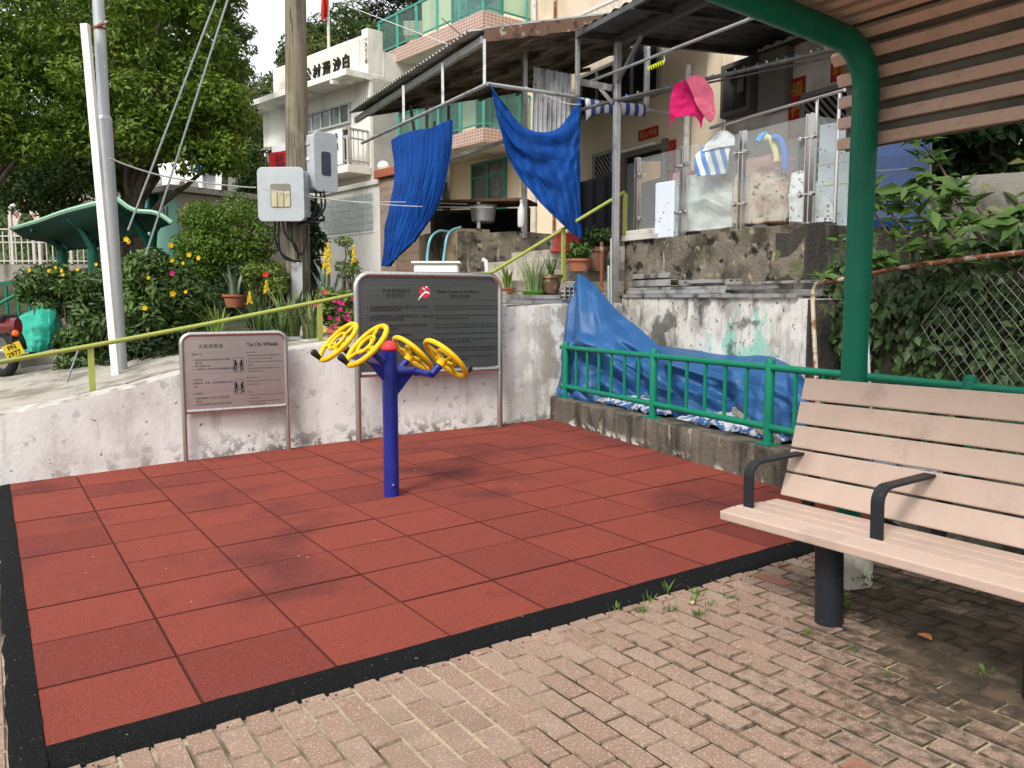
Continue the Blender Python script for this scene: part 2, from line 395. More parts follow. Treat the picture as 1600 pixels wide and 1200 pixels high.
def rubber():
    g = random.Random(5); mb = MB()
    for i in range(11):
        for j in range(-1, 9):
            u, v = i * .5, -(j + 1) * .5
            q = .0028; b = .0035; h = g.uniform(-.0018, .0018); t1 = g.uniform(-.0015, .0015); x0 = u + q; x1 = u + .5 - q; y0 = v + q + .002 + g.uniform(-.001, .001); y1 = v + .5 - q - .002
            if j == -1: y1 = v + .62
            P = [(x0, y0, -.01), (x1, y0, -.01), (x1, y1, -.01), (x0, y1, -.01), (x0 + b, y0 + b, h), (x1 - b, y0 + b, h + t1), (x1 - b, y1 - b, h + t1), (x0 + b, y1 - b, h)]
            mb.add(P, [(4, 5, 6, 7), (0, 1, 5, 4), (1, 2, 6, 5), (2, 3, 7, 6), (3, 0, 4, 7)], rv=min(1, max(0, g.gauss(.12, .14))) + (.75 if g.random() < .13 else 0) * .8)
            mb.mi[-4:] = [1, 1, 1, 1]
    mb.add([(-.01, -4.5, -.009), (5.5, -4.5, -.009), (5.5, .62, -.009), (-.01, .62, -.009)], [(0, 1, 2, 3)], rv=1.0)
    mb.mi[-1] = 1
    o = mb.build('rubber_floor', [RED, mat('joint red', (.085, .021, .016), .95)], frame=TILEM, kind='structure')
    mb = MB(); n = 90
    def strip(a, b, out, wdt):       # ragged poured edge between a and b sloping down to the bricks
        rows = []
        for i in range(n + 1):
            t = i / n; p = Vector(a).lerp(Vector(b), t); o_ = Vector(out)
            e1 = .006 * mnoise.noise(Vector((p.x * 9, p.y * 9, 1))); e2 = .012 * mnoise.noise(Vector((p.x * 6, p.y * 6, 5)))
            rows.append([p + o_ * (-.004 + e1) + Vector((0, 0, .004)), p + o_ * (wdt * .45) + Vector((0, 0, -.001 + e1 * .3)), p + o_ * (wdt * .85 + e2) + Vector((0, 0, -.008)), p + o_ * (wdt + e2) + Vector((0, 0, -.022))])
        mb.grid(rows)
    strip((0, -4.64, 0), (0, .6, 0), (-1, 0, 0), .10); strip((5.0, -4.5, 0), (0, -4.5, 0), (0, -1, 0), .155)
    mb.build('rubber_edging', BLACKR, smooth=True, frame=TILEM, kind='structure')
    mb = MB()
    for k in range(70):
        t = g.random(); u = t * 4.6; v = -4.66 - abs(g.gauss(0, .035)); s = g.uniform(.002, .006); c = E(u, v, HP + s * .6); mb.box(c, (s, s * 1.3, s), Matrix.Rotation(g.random() * 3, 3, 'Z'))
    mb.build('rubber_crumbs', BLACKR, kind='stuff', label='loose black rubber crumbs along the black edging strip', cat='crumbs')
rubber()
# ------------------------------------------------------------------ terrain
WA = Vector((-4.237, 6.815, 0)); WB = Vector((0.448, 9.577, 0)); WD = (WB - WA).normalized(); WN = Vector((-WD.y, WD.x, 0))
WLEN = (WB - WA).length; WCORN = 1.03                     # the wall runs on to the corner with the side wall
TOPPX = [(-260, 712), (0, 646), (100, 626), (222, 600), (277, 583), (452, 547), (551, 531), (700, 500), (785, 477), (890, 474)]
def wall_pt(px):                                          # distance along the wall that shows at this column
    a = (px - 800) / F / cp
    k = lambda X, Y: X - a * Y * 1.0
    s = 0.0
    for _ in range(20):
        p = WA + WD * s; rel = p - CAMP; q = rel.x / (rel.y * cp + (1.0 - CAMP.z) * -sp * -1 * 0 + rel.y * 0 + (0)) if False else None
        X, Y = p.x, p.y; f_ = X - (px - 800) / F * (Y * cp + (0.8 - CAMP.z) * sp); df = WD.x - (px - 800) / F * WD.y * cp
        s -= f_ / df
    return s
WTOP = []
for px_, py_ in TOPPX:
    s_ = wall_pt(px_); p_ = WA + WD * s_; WTOP.append((s_, at(px_, py_, p_.y).z))
def wall_top(s):
    if s <= WTOP[0][0]: return WTOP[0][1]
    for (a, za), (b, zb) in zip(WTOP, WTOP[1:]):
        if s <= b: return za + (zb - za) * (s - a) / (b - a)
    return WTOP[-1][1]
def terr(x, y):
    p = Vector((x, y, 0)) - WA; d = p.dot(WN); s = p.dot(WD)
    if d < .42: return -.9
    pathz = wall_top(min(max(s, -3), 5.4)) - .06
    left = pathz + .035 * min(d, 8)
    z = left
    if d > 7: z += .13 * (min(d, 16) - 7)
    if s > 4.2 and d > .2: z = min(z, 1.3)
    if y > 30: z += .30 * (y - 30) * (1 if x > -25 else max(0.25, 1 + (x + 25) / 40))
    z = min(z, 15)
    if x > 1.0 and y < 30: z = min(z, .9) if y > 9 else -.9
    return z
GROUNDM = mat('soil', (.075, .065, .04), .95, layers=[dict(c=(.03, .045, .018), s=.8, lo=.42, hi=.6), dict(c=(.12, .10, .07), s=8, lo=.58, hi=.7)], bump=.8, bscale=30)
CONC = mat('path concrete', (.36, .335, .29), .92, layers=[dict(c=(.20, .18, .15), s=2.2, lo=.45, hi=.66), dict(c=(.48, .45, .40), s=7, lo=.55, hi=.75), dict(c=(.16, .14, .11), s=60, lo=.6, hi=.75, a=.5)], bump=.5, bscale=60)
def terrain():
    mb = MB(); xs = np.concatenate([np.linspace(-70, -14, 30), np.linspace(-13.5, 6, 80), np.linspace(7, 90, 34)]); ys = np.concatenate([np.linspace(3, 16, 66), np.linspace(17, 30, 20), np.linspace(32, 110, 40)])
    mb.grid([[Vector((x, y, terr(x, y))) for x in xs] for y in ys])
    o = mb.build('hill_terrain', GROUNDM, smooth=True, kind='structure', loc=(0, 0, 0))
    mb = MB(); mb.add([(-600, -600, -1.0), (600, -600, -1.0), (600, 900, -1.0), (-600, 900, -1.0)], [(0, 1, 2, 3)])
    mb.build('ground', GROUNDM, kind='structure', loc=(0, 0, -1))
    mb = MB(); P = []
    for i in range(60):
        s = -7 + i * .2; row = []
        for j in range(12):
            d = .18 + j * .22 * (1 if s > 1.2 else 1 + min(1.6, (1.2 - s) * .7)); p = WA + WD * s + WN * d
            row.append(Vector((p.x, p.y, terr(p.x, p.y) + .012 + .01 * mnoise.noise(Vector((s * 2, d * 2, 0))))))
        P.append(row)
    mb.grid(P); mb.build('path', CONC, smooth=True, kind='structure', loc=(0, 0, 0))
terrain()
# ------------------------------------------------------------------ walls
WHITEW = mat('whitewash', (.70, .695, .675), .88, layers=[
    dict(c=(.44, .42, .39), s=(1.6, 1.6, .9), lo=.43, hi=.70, a=.75, d=7), dict(c=(.76, .75, .73), s=4, lo=.52, hi=.7, a=.5),
    dict(c=(.36, .34, .32), s=(6, 6, 1.0), lo=.52, hi=.72, a=.6, d=6), dict(c=(.24, .23, .21), s=7, lo=.58, hi=.68, a=.5, d=8), dict(c=(.09, .085, .08), s=17, lo=.66, hi=.70, d=6, a=.85),
    dict(c=(.17, .16, .15), s=5, lo=.44, hi=.54, x=(.9, -.3), a=.8), dict(c=(.30, .27, .22), s=(9, 9, 1.6), lo=.44, hi=.6, x=(.7, -.2), a=.8),
    dict(c=(.10, .36, .28), s=(5, 5, 3), lo=.60, hi=.66, z=(-.2, .55), x=(1.2, -1.2)),
    dict(c=(.03, .03, .026), s=9, lo=.51, hi=.57, z=(-.16, .22), x=(-1.9, -4.2), d=8), dict(c=(.25, .23, .2), s=6, lo=.5, hi=.62, z=(-.18, .12), d=7, a=.7), dict(c=(.14, .30, .25), s=14, lo=.60, hi=.63, z=(-.16, .2), x=(-.5, -3.4), d=4)], bump=.22, bscale=26)
# soft x masks above run from clean (left) to weathered (right)
CAPM = mat('wall top', (.46, .44, .40), .92, layers=[dict(c=(.24, .22, .19), s=5, lo=.45, hi=.66, d=7), dict(c=(.62, .60, .56), s=9, lo=.55, hi=.7)], bump=.4, bscale=30)
def bow(s): return .14 * math.sin(math.pi * min(1, max(0, s / WLEN)))
def leftwall():
    mb = MB(); st = [-6.2] + [i * .25 - 4 for i in range(int((WLEN + WCORN + 4) / .25))] + [WLEN + WCORN]
    rows = []
    for s in st:
        p = WA + WD * s + WN * bow(s); zt = wall_top(s) + .006 * mnoise.noise(Vector((s * 3, 0, 0))); zb = -.6
        def q(d, z): v = p + WN * d; return Vector((v.x, v.y, z))
        w_ = .006 * mnoise.noise(Vector((s * 2, 7, 0)))
        rows.append([q(w_, zb), q(w_, zt - .02), q(.02, zt), q(.17, zt + .004), q(.19, zt - .02), q(.19, zb)])
    mb.grid(rows); mb.mi = [1 if k % 5 in (1, 2, 3) else 0 for k in range(len(mb.f))]; mb.add(rows[-1], [(0, 1, 2, 3, 4, 5)]); mb.add(rows[0], [(5, 4, 3, 2, 1, 0)])
    return mb.build('low_wall', [WHITEW, CAPM], label='whitewashed low wall rising behind the two metal signs, mouldy along its foot', cat='wall', smooth='auto')
leftwall()
# side wall (flaking, with turquoise paint) and kerb with the green railing in front of it
SD = Vector((.316, -.949, 0)).normalized()
CW = WA + WD * (WLEN + WCORN)                      # inner corner
TEALW = mat('flaking wall', (.62, .60, .56), .9, layers=[
    dict(c=(.34, .32, .28), s=(2.4, 2.4, 2.0), lo=.45, hi=.66, d=7), dict(c=(.70, .69, .66), s=(5, 5, 4), lo=.52, hi=.66, a=.6, d=6),
    dict(c=(.20, .50, .40), s=(2.6, 2.6, 2.2), lo=.45, hi=.50, d=7, y=(8.05, 8.5), x=(2.22, 2.34), a=.75),
    dict(c=(.10, .10, .095), s=(4, 4, 2.0), lo=.52, hi=.66, a=.8, d=8), dict(c=(.06, .06, .06), s=(1.5, 1.5, 2.2), lo=.56, hi=.63, a=.8, d=9), dict(c=(.04, .04, .04), s=16, lo=.62, hi=.66, d=6), dict(c=(.22, .2, .17), s=(16, 16, 1.5), lo=.56, hi=.7, a=.45)], bump=.35, bscale=24)
ROCK = mat('mossy concrete', (.165, .145, .115), .95, layers=[
    dict(c=(.06, .05, .038), s=2.2, lo=.42, hi=.62), dict(c=(.34, .27, .17), s=9, lo=.56, hi=.68, d=6), dict(c=(.40, .37, .31), s=(7, 7, 1), lo=.62, hi=.74),
    dict(c=(.02, .018, .015), s=5, lo=.54, hi=.64, d=6), dict(c=(.10, .115, .05), s=3, lo=.6, hi=.72)], bump=1, bscale=26, bdet=8)
DARKW = mat('near black concrete', (.045, .04, .035), .95, layers=[dict(c=(.13, .12, .10), s=(6, 6, .9), lo=.5, hi=.7), dict(c=(.10, .12, .06), s=5, lo=.6, hi=.7)], bump=.8, bscale=25)  # near-black concrete for the two return faces
SWE = Vector((2.42, 6.81, 0))                      # right end of the side wall
def roughwall(mb, p, q, zb, zt, thick, n=24, m=8, amp=.02, sc=3.0, side=1):
    p, q = Vector(p), Vector(q); d = (q - p).normalized(); nn = Vector((-d.y, d.x, 0)) * side; L = (q - p).length; rows = []
    for i in range(n + 1):
        row = []; b = p + d * (L * i / n)
        e = 0 if i in (0, n) else 1
        for j in range(m + 1):
            z = zb + (zt - zb) * j / m; o = nn * (amp * e * mnoise.noise(Vector((b.x * sc, b.y * sc, z * sc))))
            row.append(Vector((b.x, b.y, z)) - o)
        zt2 = zt + amp * .5 * e * mnoise.noise(Vector((b.x * 2, b.y * 2, 9)))
        row[-1].z = zt2
        t = b + nn * thick; row += [Vector((t.x, t.y, zt2)), Vector((t.x, t.y, zb))]
        rows.append(row)
    mb.grid(rows); k = m + 3
    mb.add(rows[0], [tuple(range(k))]); mb.add(rows[-1], [tuple(range(k))[::-1]]); return mb
mb = MB(); roughwall(mb, CW, SWE, -.5, 1.405, .95, 26, 9, .008, 4, side=1)
mb.build('side_wall', TEALW, label='flaking grey wall with turquoise paint patches behind the blue tarpaulin', cat='wall')
mb = MB(); rd = Vector((.893, .45, 0)); roughwall(mb, SWE + SD * .03, SWE + SD * .03 + Vector((.949, .316, 0)) * 1.3, -.5, 1.40, .029, 8, 8, .006, 4)
mb.build('return_wall', DARKW, label='black wall end beside the rusty leaning pole', cat='wall')
# upper retaining wall
UD = Vector((.451, -.893, 0)); UC = Vector((2.718, 7.787, 0)); UL = Vector((1.40, 10.40, 0))
TZ = 2.10
mb = MB(); roughwall(mb, UL, UC, .9, TZ, .4, 30, 10, .035, 3); 
mb.build('retaining_wall', ROCK, label='mossy rough retaining wall carrying the glass balustrade', cat='wall')
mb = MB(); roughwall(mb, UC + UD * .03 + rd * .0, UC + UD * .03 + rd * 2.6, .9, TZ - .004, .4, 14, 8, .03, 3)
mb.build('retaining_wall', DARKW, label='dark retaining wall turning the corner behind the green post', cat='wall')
TERR = mat('terrace concrete', (.35, .33, .30), .9, layers=[dict(c=(.18, .16, .14), s=2, lo=.5, hi=.7)], bump=.3)
mb = MB(); a_ = UL + rd * .42; b_ = UC + rd * .42
quad = [UL + rd * .38, UC + rd * .38 + UD * -.38, UC + rd * 3.0 + UD * -.38, UL + rd * 3.4 - UD * 5, UL + rd * .38 - UD * 4.5]
mb.prism([Vector((p.x, p.y, 1.2)) for p in quad], (0, 0, TZ - 1.2 - .01)); mb.build('terrace_floor', TERR, kind='structure')
# kerb
KA = Vector((.448, 9.577, 0)); KB = Vector((1.968, 5.704, 0)); KD = (KB - KA).normalized(); KN = Vector((-KD.y, KD.x, 0))
KERB = mat('kerb concrete', (.13, .115, .09), .95, layers=[dict(c=(.045, .04, .034), s=(6, 6, 1.5), lo=.42, hi=.65), dict(c=(.30, .26, .20), s=(9, 9, 3), lo=.6, hi=.72), dict(c=(.62, .60, .55), s=(7, 7, 9), lo=.53, hi=.57, z=(.0, .12))], bump=.8, bscale=30)
def kz(s): p = KA + KD * s; return gz(p.x, p.y)
mb = MB(); rows = []
for i in range(49):
    s = -.1 + i * .165; p = KA + KD * s; z = kz(s) + .27 + .006 * mnoise.noise(Vector((s * 3, 2, 0))); w_ = .008 * mnoise.noise(Vector((s * 3, 7, 0)))
    q = lambda d, zz: Vector((p.x - KN.x * -d, p.y - KN.y * -d, zz))
    rows.append([q(w_, z - .6), q(w_, z - .15), q(w_ * 1.5, z - .015), q(.015, z), q(.2, z), q(.21, z - .6)])
mb.grid(rows); mb.build('kerb', KERB, kind='structure', smooth='auto')
BED = mat('planter soil', (.10, .085, .065), .95, layers=[dict(c=(.2, .18, .14), s=5, lo=.5, hi=.7)], bump=.8, bscale=25)
mb = MB(); mb.grid([[Vector((KA + KD * (s * .33) + KN * (.2 + .12 * j)).to_tuple()) + UP * (kz(s * .33) + .24 + .03 * mnoise.noise(Vector((s, j, 0)))) for j in range(10)] for s in range(0, 30)])
mb.build('planter_soil', BED, smooth=True, kind='structure')
def ground(px, py, h=0.0):
    d = ray(px, py); o = O0 + EN * h; return CAMP + d * ((o - CAMP).dot(EN) / d.dot(EN))
def uv(p): q = Vector(p) - O0; return q.dot(EX), q.dot(EY)
def paint(name, col, rough=.42, wear=(.3, .3, .3), a=.35, **k):
    return mat(name, col, rough, layers=[dict(c=wear, s=9, lo=.62, hi=.75, a=a), dict(c=tuple(x * .6 for x in col), s=3, lo=.5, hi=.75, a=.5)], bump=.08, bscale=90, **k)
# ------------------------------------------------------------------ green railing on the kerb
GREENP = paint('green paint', (.005, .175, .10), .35, wear=(.16, .3, .24), a=.25)
t = thing('railing', 'bright green steel railing with capped posts standing on the dark kerb', 'railing', KA + UP * .3)
RL = lambda s, h, d=.09: KA + KD * s + KN * d + UP * (kz(s) + .27 + h)
posts = [.22, 2.13, 3.77, 5.45, 7.1, 8.6]
def rtube(name, p, q, r, parent, m=GREENP, n=10, **k):
    mb = MB(); mb.tube([p, q], r, n); return mb.build(name, m, parent, smooth='auto', **k)
rtube('top_rail', RL(.1, .575), RL(8.8, .575), .027, t); rtube('bottom_rail', RL(.1, .13), RL(8.8, .13), .027, t)
for s in posts:
    mb = MB(); c = RL(s, 0); mb.lathe([(.036, 0), (.036, .62), (.030, .635), (.012, .642)], c, 12); o = mb.build('post', GREENP, t, smooth='auto')
    mb = MB(); mb.box(c + UP * .006, (.15, .13, .012), Matrix.Rotation(math.atan2(KD.y, KD.x), 3, 'Z')); mb.build('base_plate', GREENP, o, bevel=.003)
for a, b in zip(posts, posts[1:]):
    k = max(1, round((b - a) / .26))
    for i in range(1, k): s = a + (b - a) * i / k; rtube('baluster', RL(s, .14), RL(s, .57), .0165, t, n=8)
# ------------------------------------------------------------------ metal signs
STEEL = mat('brushed steel', (.62, .60, .58), .30, 1.0, layers=[dict(c=(.45, .43, .42), s=(60, 60, 2), lo=.45, hi=.6, a=.6)], bump=.05, bscale=(3, 3, 200))
PLATE = mat('sign plate', (.56, .53, .51), .36, .9, layers=[dict(c=(.46, .44, .43), s=(1.6, 1.6, 90), lo=.45, hi=.6, a=.5), dict(c=(.44, .41, .40), s=1.3, lo=.45, hi=.6, a=.4)])
PLATE2 = mat('sign plate dark', (.17, .175, .17), .34, .85, layers=[dict(c=(.12, .125, .125), s=(1.6, 1.6, 90), lo=.45, hi=.6, a=.5)])
INK = mat('black ink', (.012, .012, .014), .5)
def ubend(fr, wdt, htop, r, h0):         # outline of the frame tube, left leg up, over, right leg down
    P = [fr(0, 0, h0)]
    for k in range(7): a = math.pi - k * math.pi / 12; P.append(fr(r + r * math.cos(a), 0, htop - r + r * math.sin(a)))
    for k in range(7): a = math.pi / 2 - k * math.pi / 12; P.append(fr(wdt - r + r * math.cos(a), 0, htop - r + r * math.sin(a)))
    return P
def sign(label, L, Rt, ytop, ybot, tube, rad, plate, px):
    L, Rt = Vector(L), Vector(Rt); wd = (Rt - L).xy.length; fr = frame((L.x, L.y, 0), (Rt - L).xy)
    zt = at(px, ytop, L.y).z; zb = at(px, ybot, L.y).z
    t = thing('info_sign', label, 'sign', L)
    zr = gz(Rt.x, Rt.y)
    P = ubend(fr, wd, zt, rad, zt - rad - .05); P.append(fr(wd, 0, zt - rad - .05))
    mb = MB(); mb.tube(P, tube, 12); mb.build('frame', STEEL, t, smooth='auto')
    for a, z0 in ((0, gz(L.x, L.y)), (wd, zr)):
        mb = MB(); mb.tube([fr(a, 0, z0 - .02), fr(a, 0, zt - rad - .04)], tube * .98, 12); mb.build('leg', STEEL, t, smooth='auto')
    mb = MB(); mb.tube([fr(tube, 0, zb), fr(wd - tube, 0, zb)], tube, 12); mb.build('bottom_rail', STEEL, t, smooth='auto')
    q = tube * .6; r2 = rad - q; poly = []
    for k in range(7): a = math.pi - k * math.pi / 12; poly.append(fr(q + r2 + r2 * math.cos(a), -.004, zt - q - r2 + r2 * math.sin(a)))
    for k in range(7): a = math.pi / 2 - k * math.pi / 12; poly.append(fr(wd - q - r2 + r2 * math.cos(a), -.004, zt - q - r2 + r2 * math.sin(a)))
    poly += [fr(wd - q, -.004, zb), fr(q, -.004, zb)]
    mb = MB(); mb.prism(poly[::-1], fr(0, .012, 0) - fr(0, 0, 0)); mb.build('panel', plate, t)
    return t, fr, wd, zt, zb
XD = lambda fr: fr(1, 0, 0) - fr(0, 0, 0)
t, fr, wd, zt, zb = sign('small steel sign with dark text headed Tai Chi Wheels', (-3.028, 7.579, gz(-3.028, 7.579)), (-2.204, 8.059, gz(-2.2, 8.06)), 523, 644, .0225, .085, PLATE, 289)
H = zt - zb
def txt(mb, fr, s, a, h, size, align='LEFT', width=None, bold=0.0, spacing=1.0): text_mesh(mb, s, fr(a, -.0052, h), XD(fr), UP, size, align, width, push=.0, bold=bold, spacing=spacing)
mb = MB()
def T(s, ax, ay, size, **k): txt(mb, fr, s, wd * ax, zb + H * (1 - ay), size, **k)
T('太極揉推器', .15, .18, .043, spacing=1.1); T('Tai Chi Wheels', .61, .17, .047, bold=.022)
for ax, ay, s in ((.09, .27, '鍛煉方法:'), (.09, .345, '1. 兩腳自然站立與肩同寬,雙手握轉'), (.115, .385, '盤手柄'), (.09, .425, '2. 雙手緊握手柄'), (.09, .465, '3. 以順時針及逆時針方向慢慢轉動轉輪'),
                  (.09, .60, '主要功能:'), (.09, .645, '增強肩部、肘部、腕部及膝關節活動'), (.09, .69, '功能'), (.09, .785, '注意事項:'), (.09, .845, '1. 轉動轉輪時,不宜用力過猛,轉速'), (.115, .885, '要均勻'), (.09, .925, '2. 如感到身體不適,應立即停止運動')):
    T(s, ax, ay, .0205, spacing=1.15)
for ax, ay, s in ((.60, .26, 'Instructions:'), (.60, .305, '1. Stand with feet shoulder width apart and'), (.62, .345, 'hold the handles of the wheels.'), (.60, .39, '2. Keep the handles of two wheels with both'), (.62, .43, 'hands.'), (.60, .475, '3. Move the wheels in a clockwise or anti-'), (.62, .515, 'clockwise direction.'),
                  (.60, .60, 'Main Function:'), (.60, .645, 'Exercise the muscles of shoulders, elbows,'), (.60, .69, 'and wrist joints.'), (.60, .79, 'Notes:'), (.60, .835, '1. Keep the moving wheels at a moderate and'), (.62, .875, 'steady speed.'), (.60, .92, '2. When feeling physical discomfort, stop'), (.62, .955, 'using the equipment.')):
    T(s, ax, ay, .0182, spacing=1.02, bold=.006)
mb.build('lettering', INK, t)
for ay in (.36, .655):        # two pictograms: a pair of figures at the wheels in a framed box
    mb = MB(); h1 = zb + H * (1 - ay) + .03; h0 = h1 - .135; a0, a1 = wd * .475, wd * .575; w_ = .003
    for b in ((a0, a1, h0, h0 + w_), (a0, a1, h1 - w_, h1), (a0, a0 + w_, h0 + w_, h1 - w_), (a1 - w_, a1, h0 + w_, h1 - w_)): mb.fbox(fr, b[0], b[1], -.0055, -.0045, b[2], b[3])
    cx = (a0 + a1) / 2
    for sg in (-1, 1):
        P = lambda x, y: fr(cx + sg * x, -.0052, h0 + y)
        mb.add([P(.028 + .009 * math.cos(k * .7), .107 + .010 * math.sin(k * .7)) for k in range(9)], [tuple(range(9))])
        mb.add([P(.018, .098), P(.036, .098), P(.038, .058), P(.018, .058)], [(0, 1, 2, 3)])
        mb.add([P(.020, .094), P(.006, .074), P(.009, .068), P(.024, .083)], [(0, 1, 2, 3)])
        mb.add([P(.018, .060), P(.036, .060), P(.018, .040), P(.008, .044)], [(0, 1, 2, 3)])
        mb.add([P(.010, .046), P(.019, .040), P(.030, .020), P(.020, .016)], [(0, 1, 2, 3)]); mb.add([P(.030, .060), P(.038, .058), P(.042, .016), P(.033, .016)], [(0, 1, 2, 3)])
        mb.add([P(.012, .016), P(.030, .020), P(.030, .012), P(.012, .010)], [(0, 1, 2, 3)])
    mb.add([fr(cx - .0015, -.0052, h0 + .03), fr(cx + .0015, -.0052, h0 + .03), fr(cx + .0015, -.0052, h0 + .08), fr(cx - .0015, -.0052, h0 + .08)], [(0, 1, 2, 3)])
    mb.build('pictogram', INK, t)
t, fr, wd, zt, zb = sign('large dark steel sign headed Fitness Corner for the Elderly Safety Guide', (-1.561, 8.343, gz(-1.56, 8.34)), (-.135, 9.112, gz(-.135, 9.11)), 428, 586, .032, .14, PLATE2, 559)
H = zt - zb; mb = MB()
T('長者健體園地', .165, .185, .052); T('安全守則', .19, .235, .052)
T('Fitness Corner for the Elderly', .54, .185, .047, bold=.02, width=.49); T('Safety Guide', .63, .228, .047, bold=.02)
mb.fbox(fr, wd * .63, wd * .77, -.0055, -.005, zb + H * .757, zb + H * .760)
ZH = ['1. 使用健體器械時,應按照正確方法,以免受傷。', '   請閱讀各器械使用說明。', '2. 使用健體器械前,先做熱身運動五至十分鐘,並應', '   做足夠伸展及放鬆的運動。', '3. 年長或行動不便者,應有家人在旁陪同使用,', '   如有不適應停止使用。', '4. 請勿攀爬或倚靠各項健體器械。', '5. 請勿於器械範圍內奔跑嬉戲,以免受傷害', '', '6. 如發現器械損壞,請勿使用,並通知有關', '   部門處理。']
EN_ = ['1.  All the fitness equipment in the Corner should be used in a proper and', '     appropriate way. Please read the instructions carefully before use.', '2.  Warm up for 10 to 15 minutes before using the fitness equipment and do', '     stretching exercises after training.', '3.  Be sure someone is on hand when using the equipment if you are weak', '     before doing any strenuous exercises. Do not drink alcohol before use.', '4.  Please consult your doctor before using the equipment for the first time.', '5.  If you feel unwell after or during use of the equipment, stop immediately', '     and consult a doctor without delay.', '6.  Children under the age of twelve should be accompanied by an adult.', '     Please keep the place clean and do not leave any litter behind.', '7.  For enquiry or damage to the equipment, please call our staff', '     at the telephone number below.']
ys = [.33, .36, .425, .455, .52, .55, .615, .675, .705, .765, .795, .86, .89]
for i, s in enumerate(ZH):
    if s: T(s, .065, ys[i] + .01, .034, width=None, spacing=1.0)
for i, s in enumerate(EN_): T(s, .50, ys[i], .0285, spacing=1.0, bold=.008)
mb.build('lettering', INK, t)
# round emblem: red disc with a running figure
EMR = mat('emblem red', (.62, .035, .05), .45); EMW = mat('emblem white', (.82, .84, .86), .45); EMB = mat('emblem blue', (.05, .07, .22), .45)
c0 = (wd * .455, zt - H * .17)
def disc(mb, a, h, r, b, n=20, sy=1): mb.add([fr(a + r * math.cos(2 * math.pi * k / n), b, h + r * sy * math.sin(2 * math.pi * k / n)) for k in range(n)], [tuple(range(n))])
mb = MB(); disc(mb, c0[0], c0[1] - .005, .062, -.0052, 28); mb.build('emblem_disc', EMR, t)
mb = MB(); PP = lambda *xy: [fr(c0[0] + x, -.0058, c0[1] + y) for x, y in xy]
mb.add(PP((.012, .022), (.048, -.006), (.052, -.03), (.032, -.016), (.002, -.018), (-.03, -.045), (-.078, -.098), (-.062, -.06), (-.03, -.022), (.0, -.002)), [tuple(range(10))])
mb.add([fr(c0[0] + .02 + .011 * math.cos(k * .6), -.0058, c0[1] + .046 + .011 * math.sin(k * .6)) for k in range(11)], [tuple(range(11))])
mb.add(PP((-.03, .036), (-.02, .04), (.016, .018), (.008, .008)), [(0, 1, 2, 3)]); mb.build('emblem_runner', EMW, t)
mb = MB(); mb.add([fr(c0[0] + x, -.0062, c0[1] + y) for x, y in ((.004, .024), (.016, .028), (.05, .0), (.044, -.008), (.022, .006), (.0, .008))], [tuple(range(6))]); mb.build('emblem_stripe', EMB, t)
# ------------------------------------------------------------------ tai chi wheel machine
BLUE = mat('machine blue', (.012, .02, .19), .32, layers=[dict(c=(.02, .03, .2), s=4, lo=.45, hi=.7, a=.5), dict(c=(.2, .22, .35), s=28, lo=.73, hi=.76, a=.6)], bump=.04, bscale=60, coat=.3)
YEL = mat('wheel yellow', (.74, .46, .008), .38, layers=[dict(c=(.6, .36, .01), s=7, lo=.5, hi=.75, a=.6), dict(c=(.35, .2, .02), s=40, lo=.7, hi=.76, a=.5)], bump=.05, bscale=60)
BLK = mat('black plastic', (.018, .019, .021), .45, bump=.1, bscale=80)
CAPR = mat('cap red', (.66, .045, .05), .45, bump=.04)
P0 = Vector((-.885, 5.97, 0)); P0.z = gz(P0.x, P0.y); e2 = Vector((.845, .535, 0)).normalized(); c2 = Vector((.534, -.845, 0)).normalized()
t = thing('exercise_wheels', 'tai chi exerciser with four tilted yellow wheels on a blue post with red cap', 'exercise machine', P0)
pt = at(611, 547, 5.97).z
mb = MB(); mb.lathe([(.058, -.02), (.056, .0), (.056, pt - P0.z)], P0, 24); mb.build('post', BLUE, t, smooth='auto')
mb = MB(); mb.lathe([(.059, 0), (.059, .012), (.054, .035), (.040, .054), (.020, .066), (.004, .069)], (P0.x, P0.y, pt), 24); mb.build('cap', CAPR, t, smooth=True)
mb = MB(); mb.lathe([(.009, 0), (.009, .006), (.004, .008)], P0 + UP * .09 + Vector((.02, -.053, 0)), 8, axis=(.35, -.93, 0)); mb.build('bolt', STEEL, t)
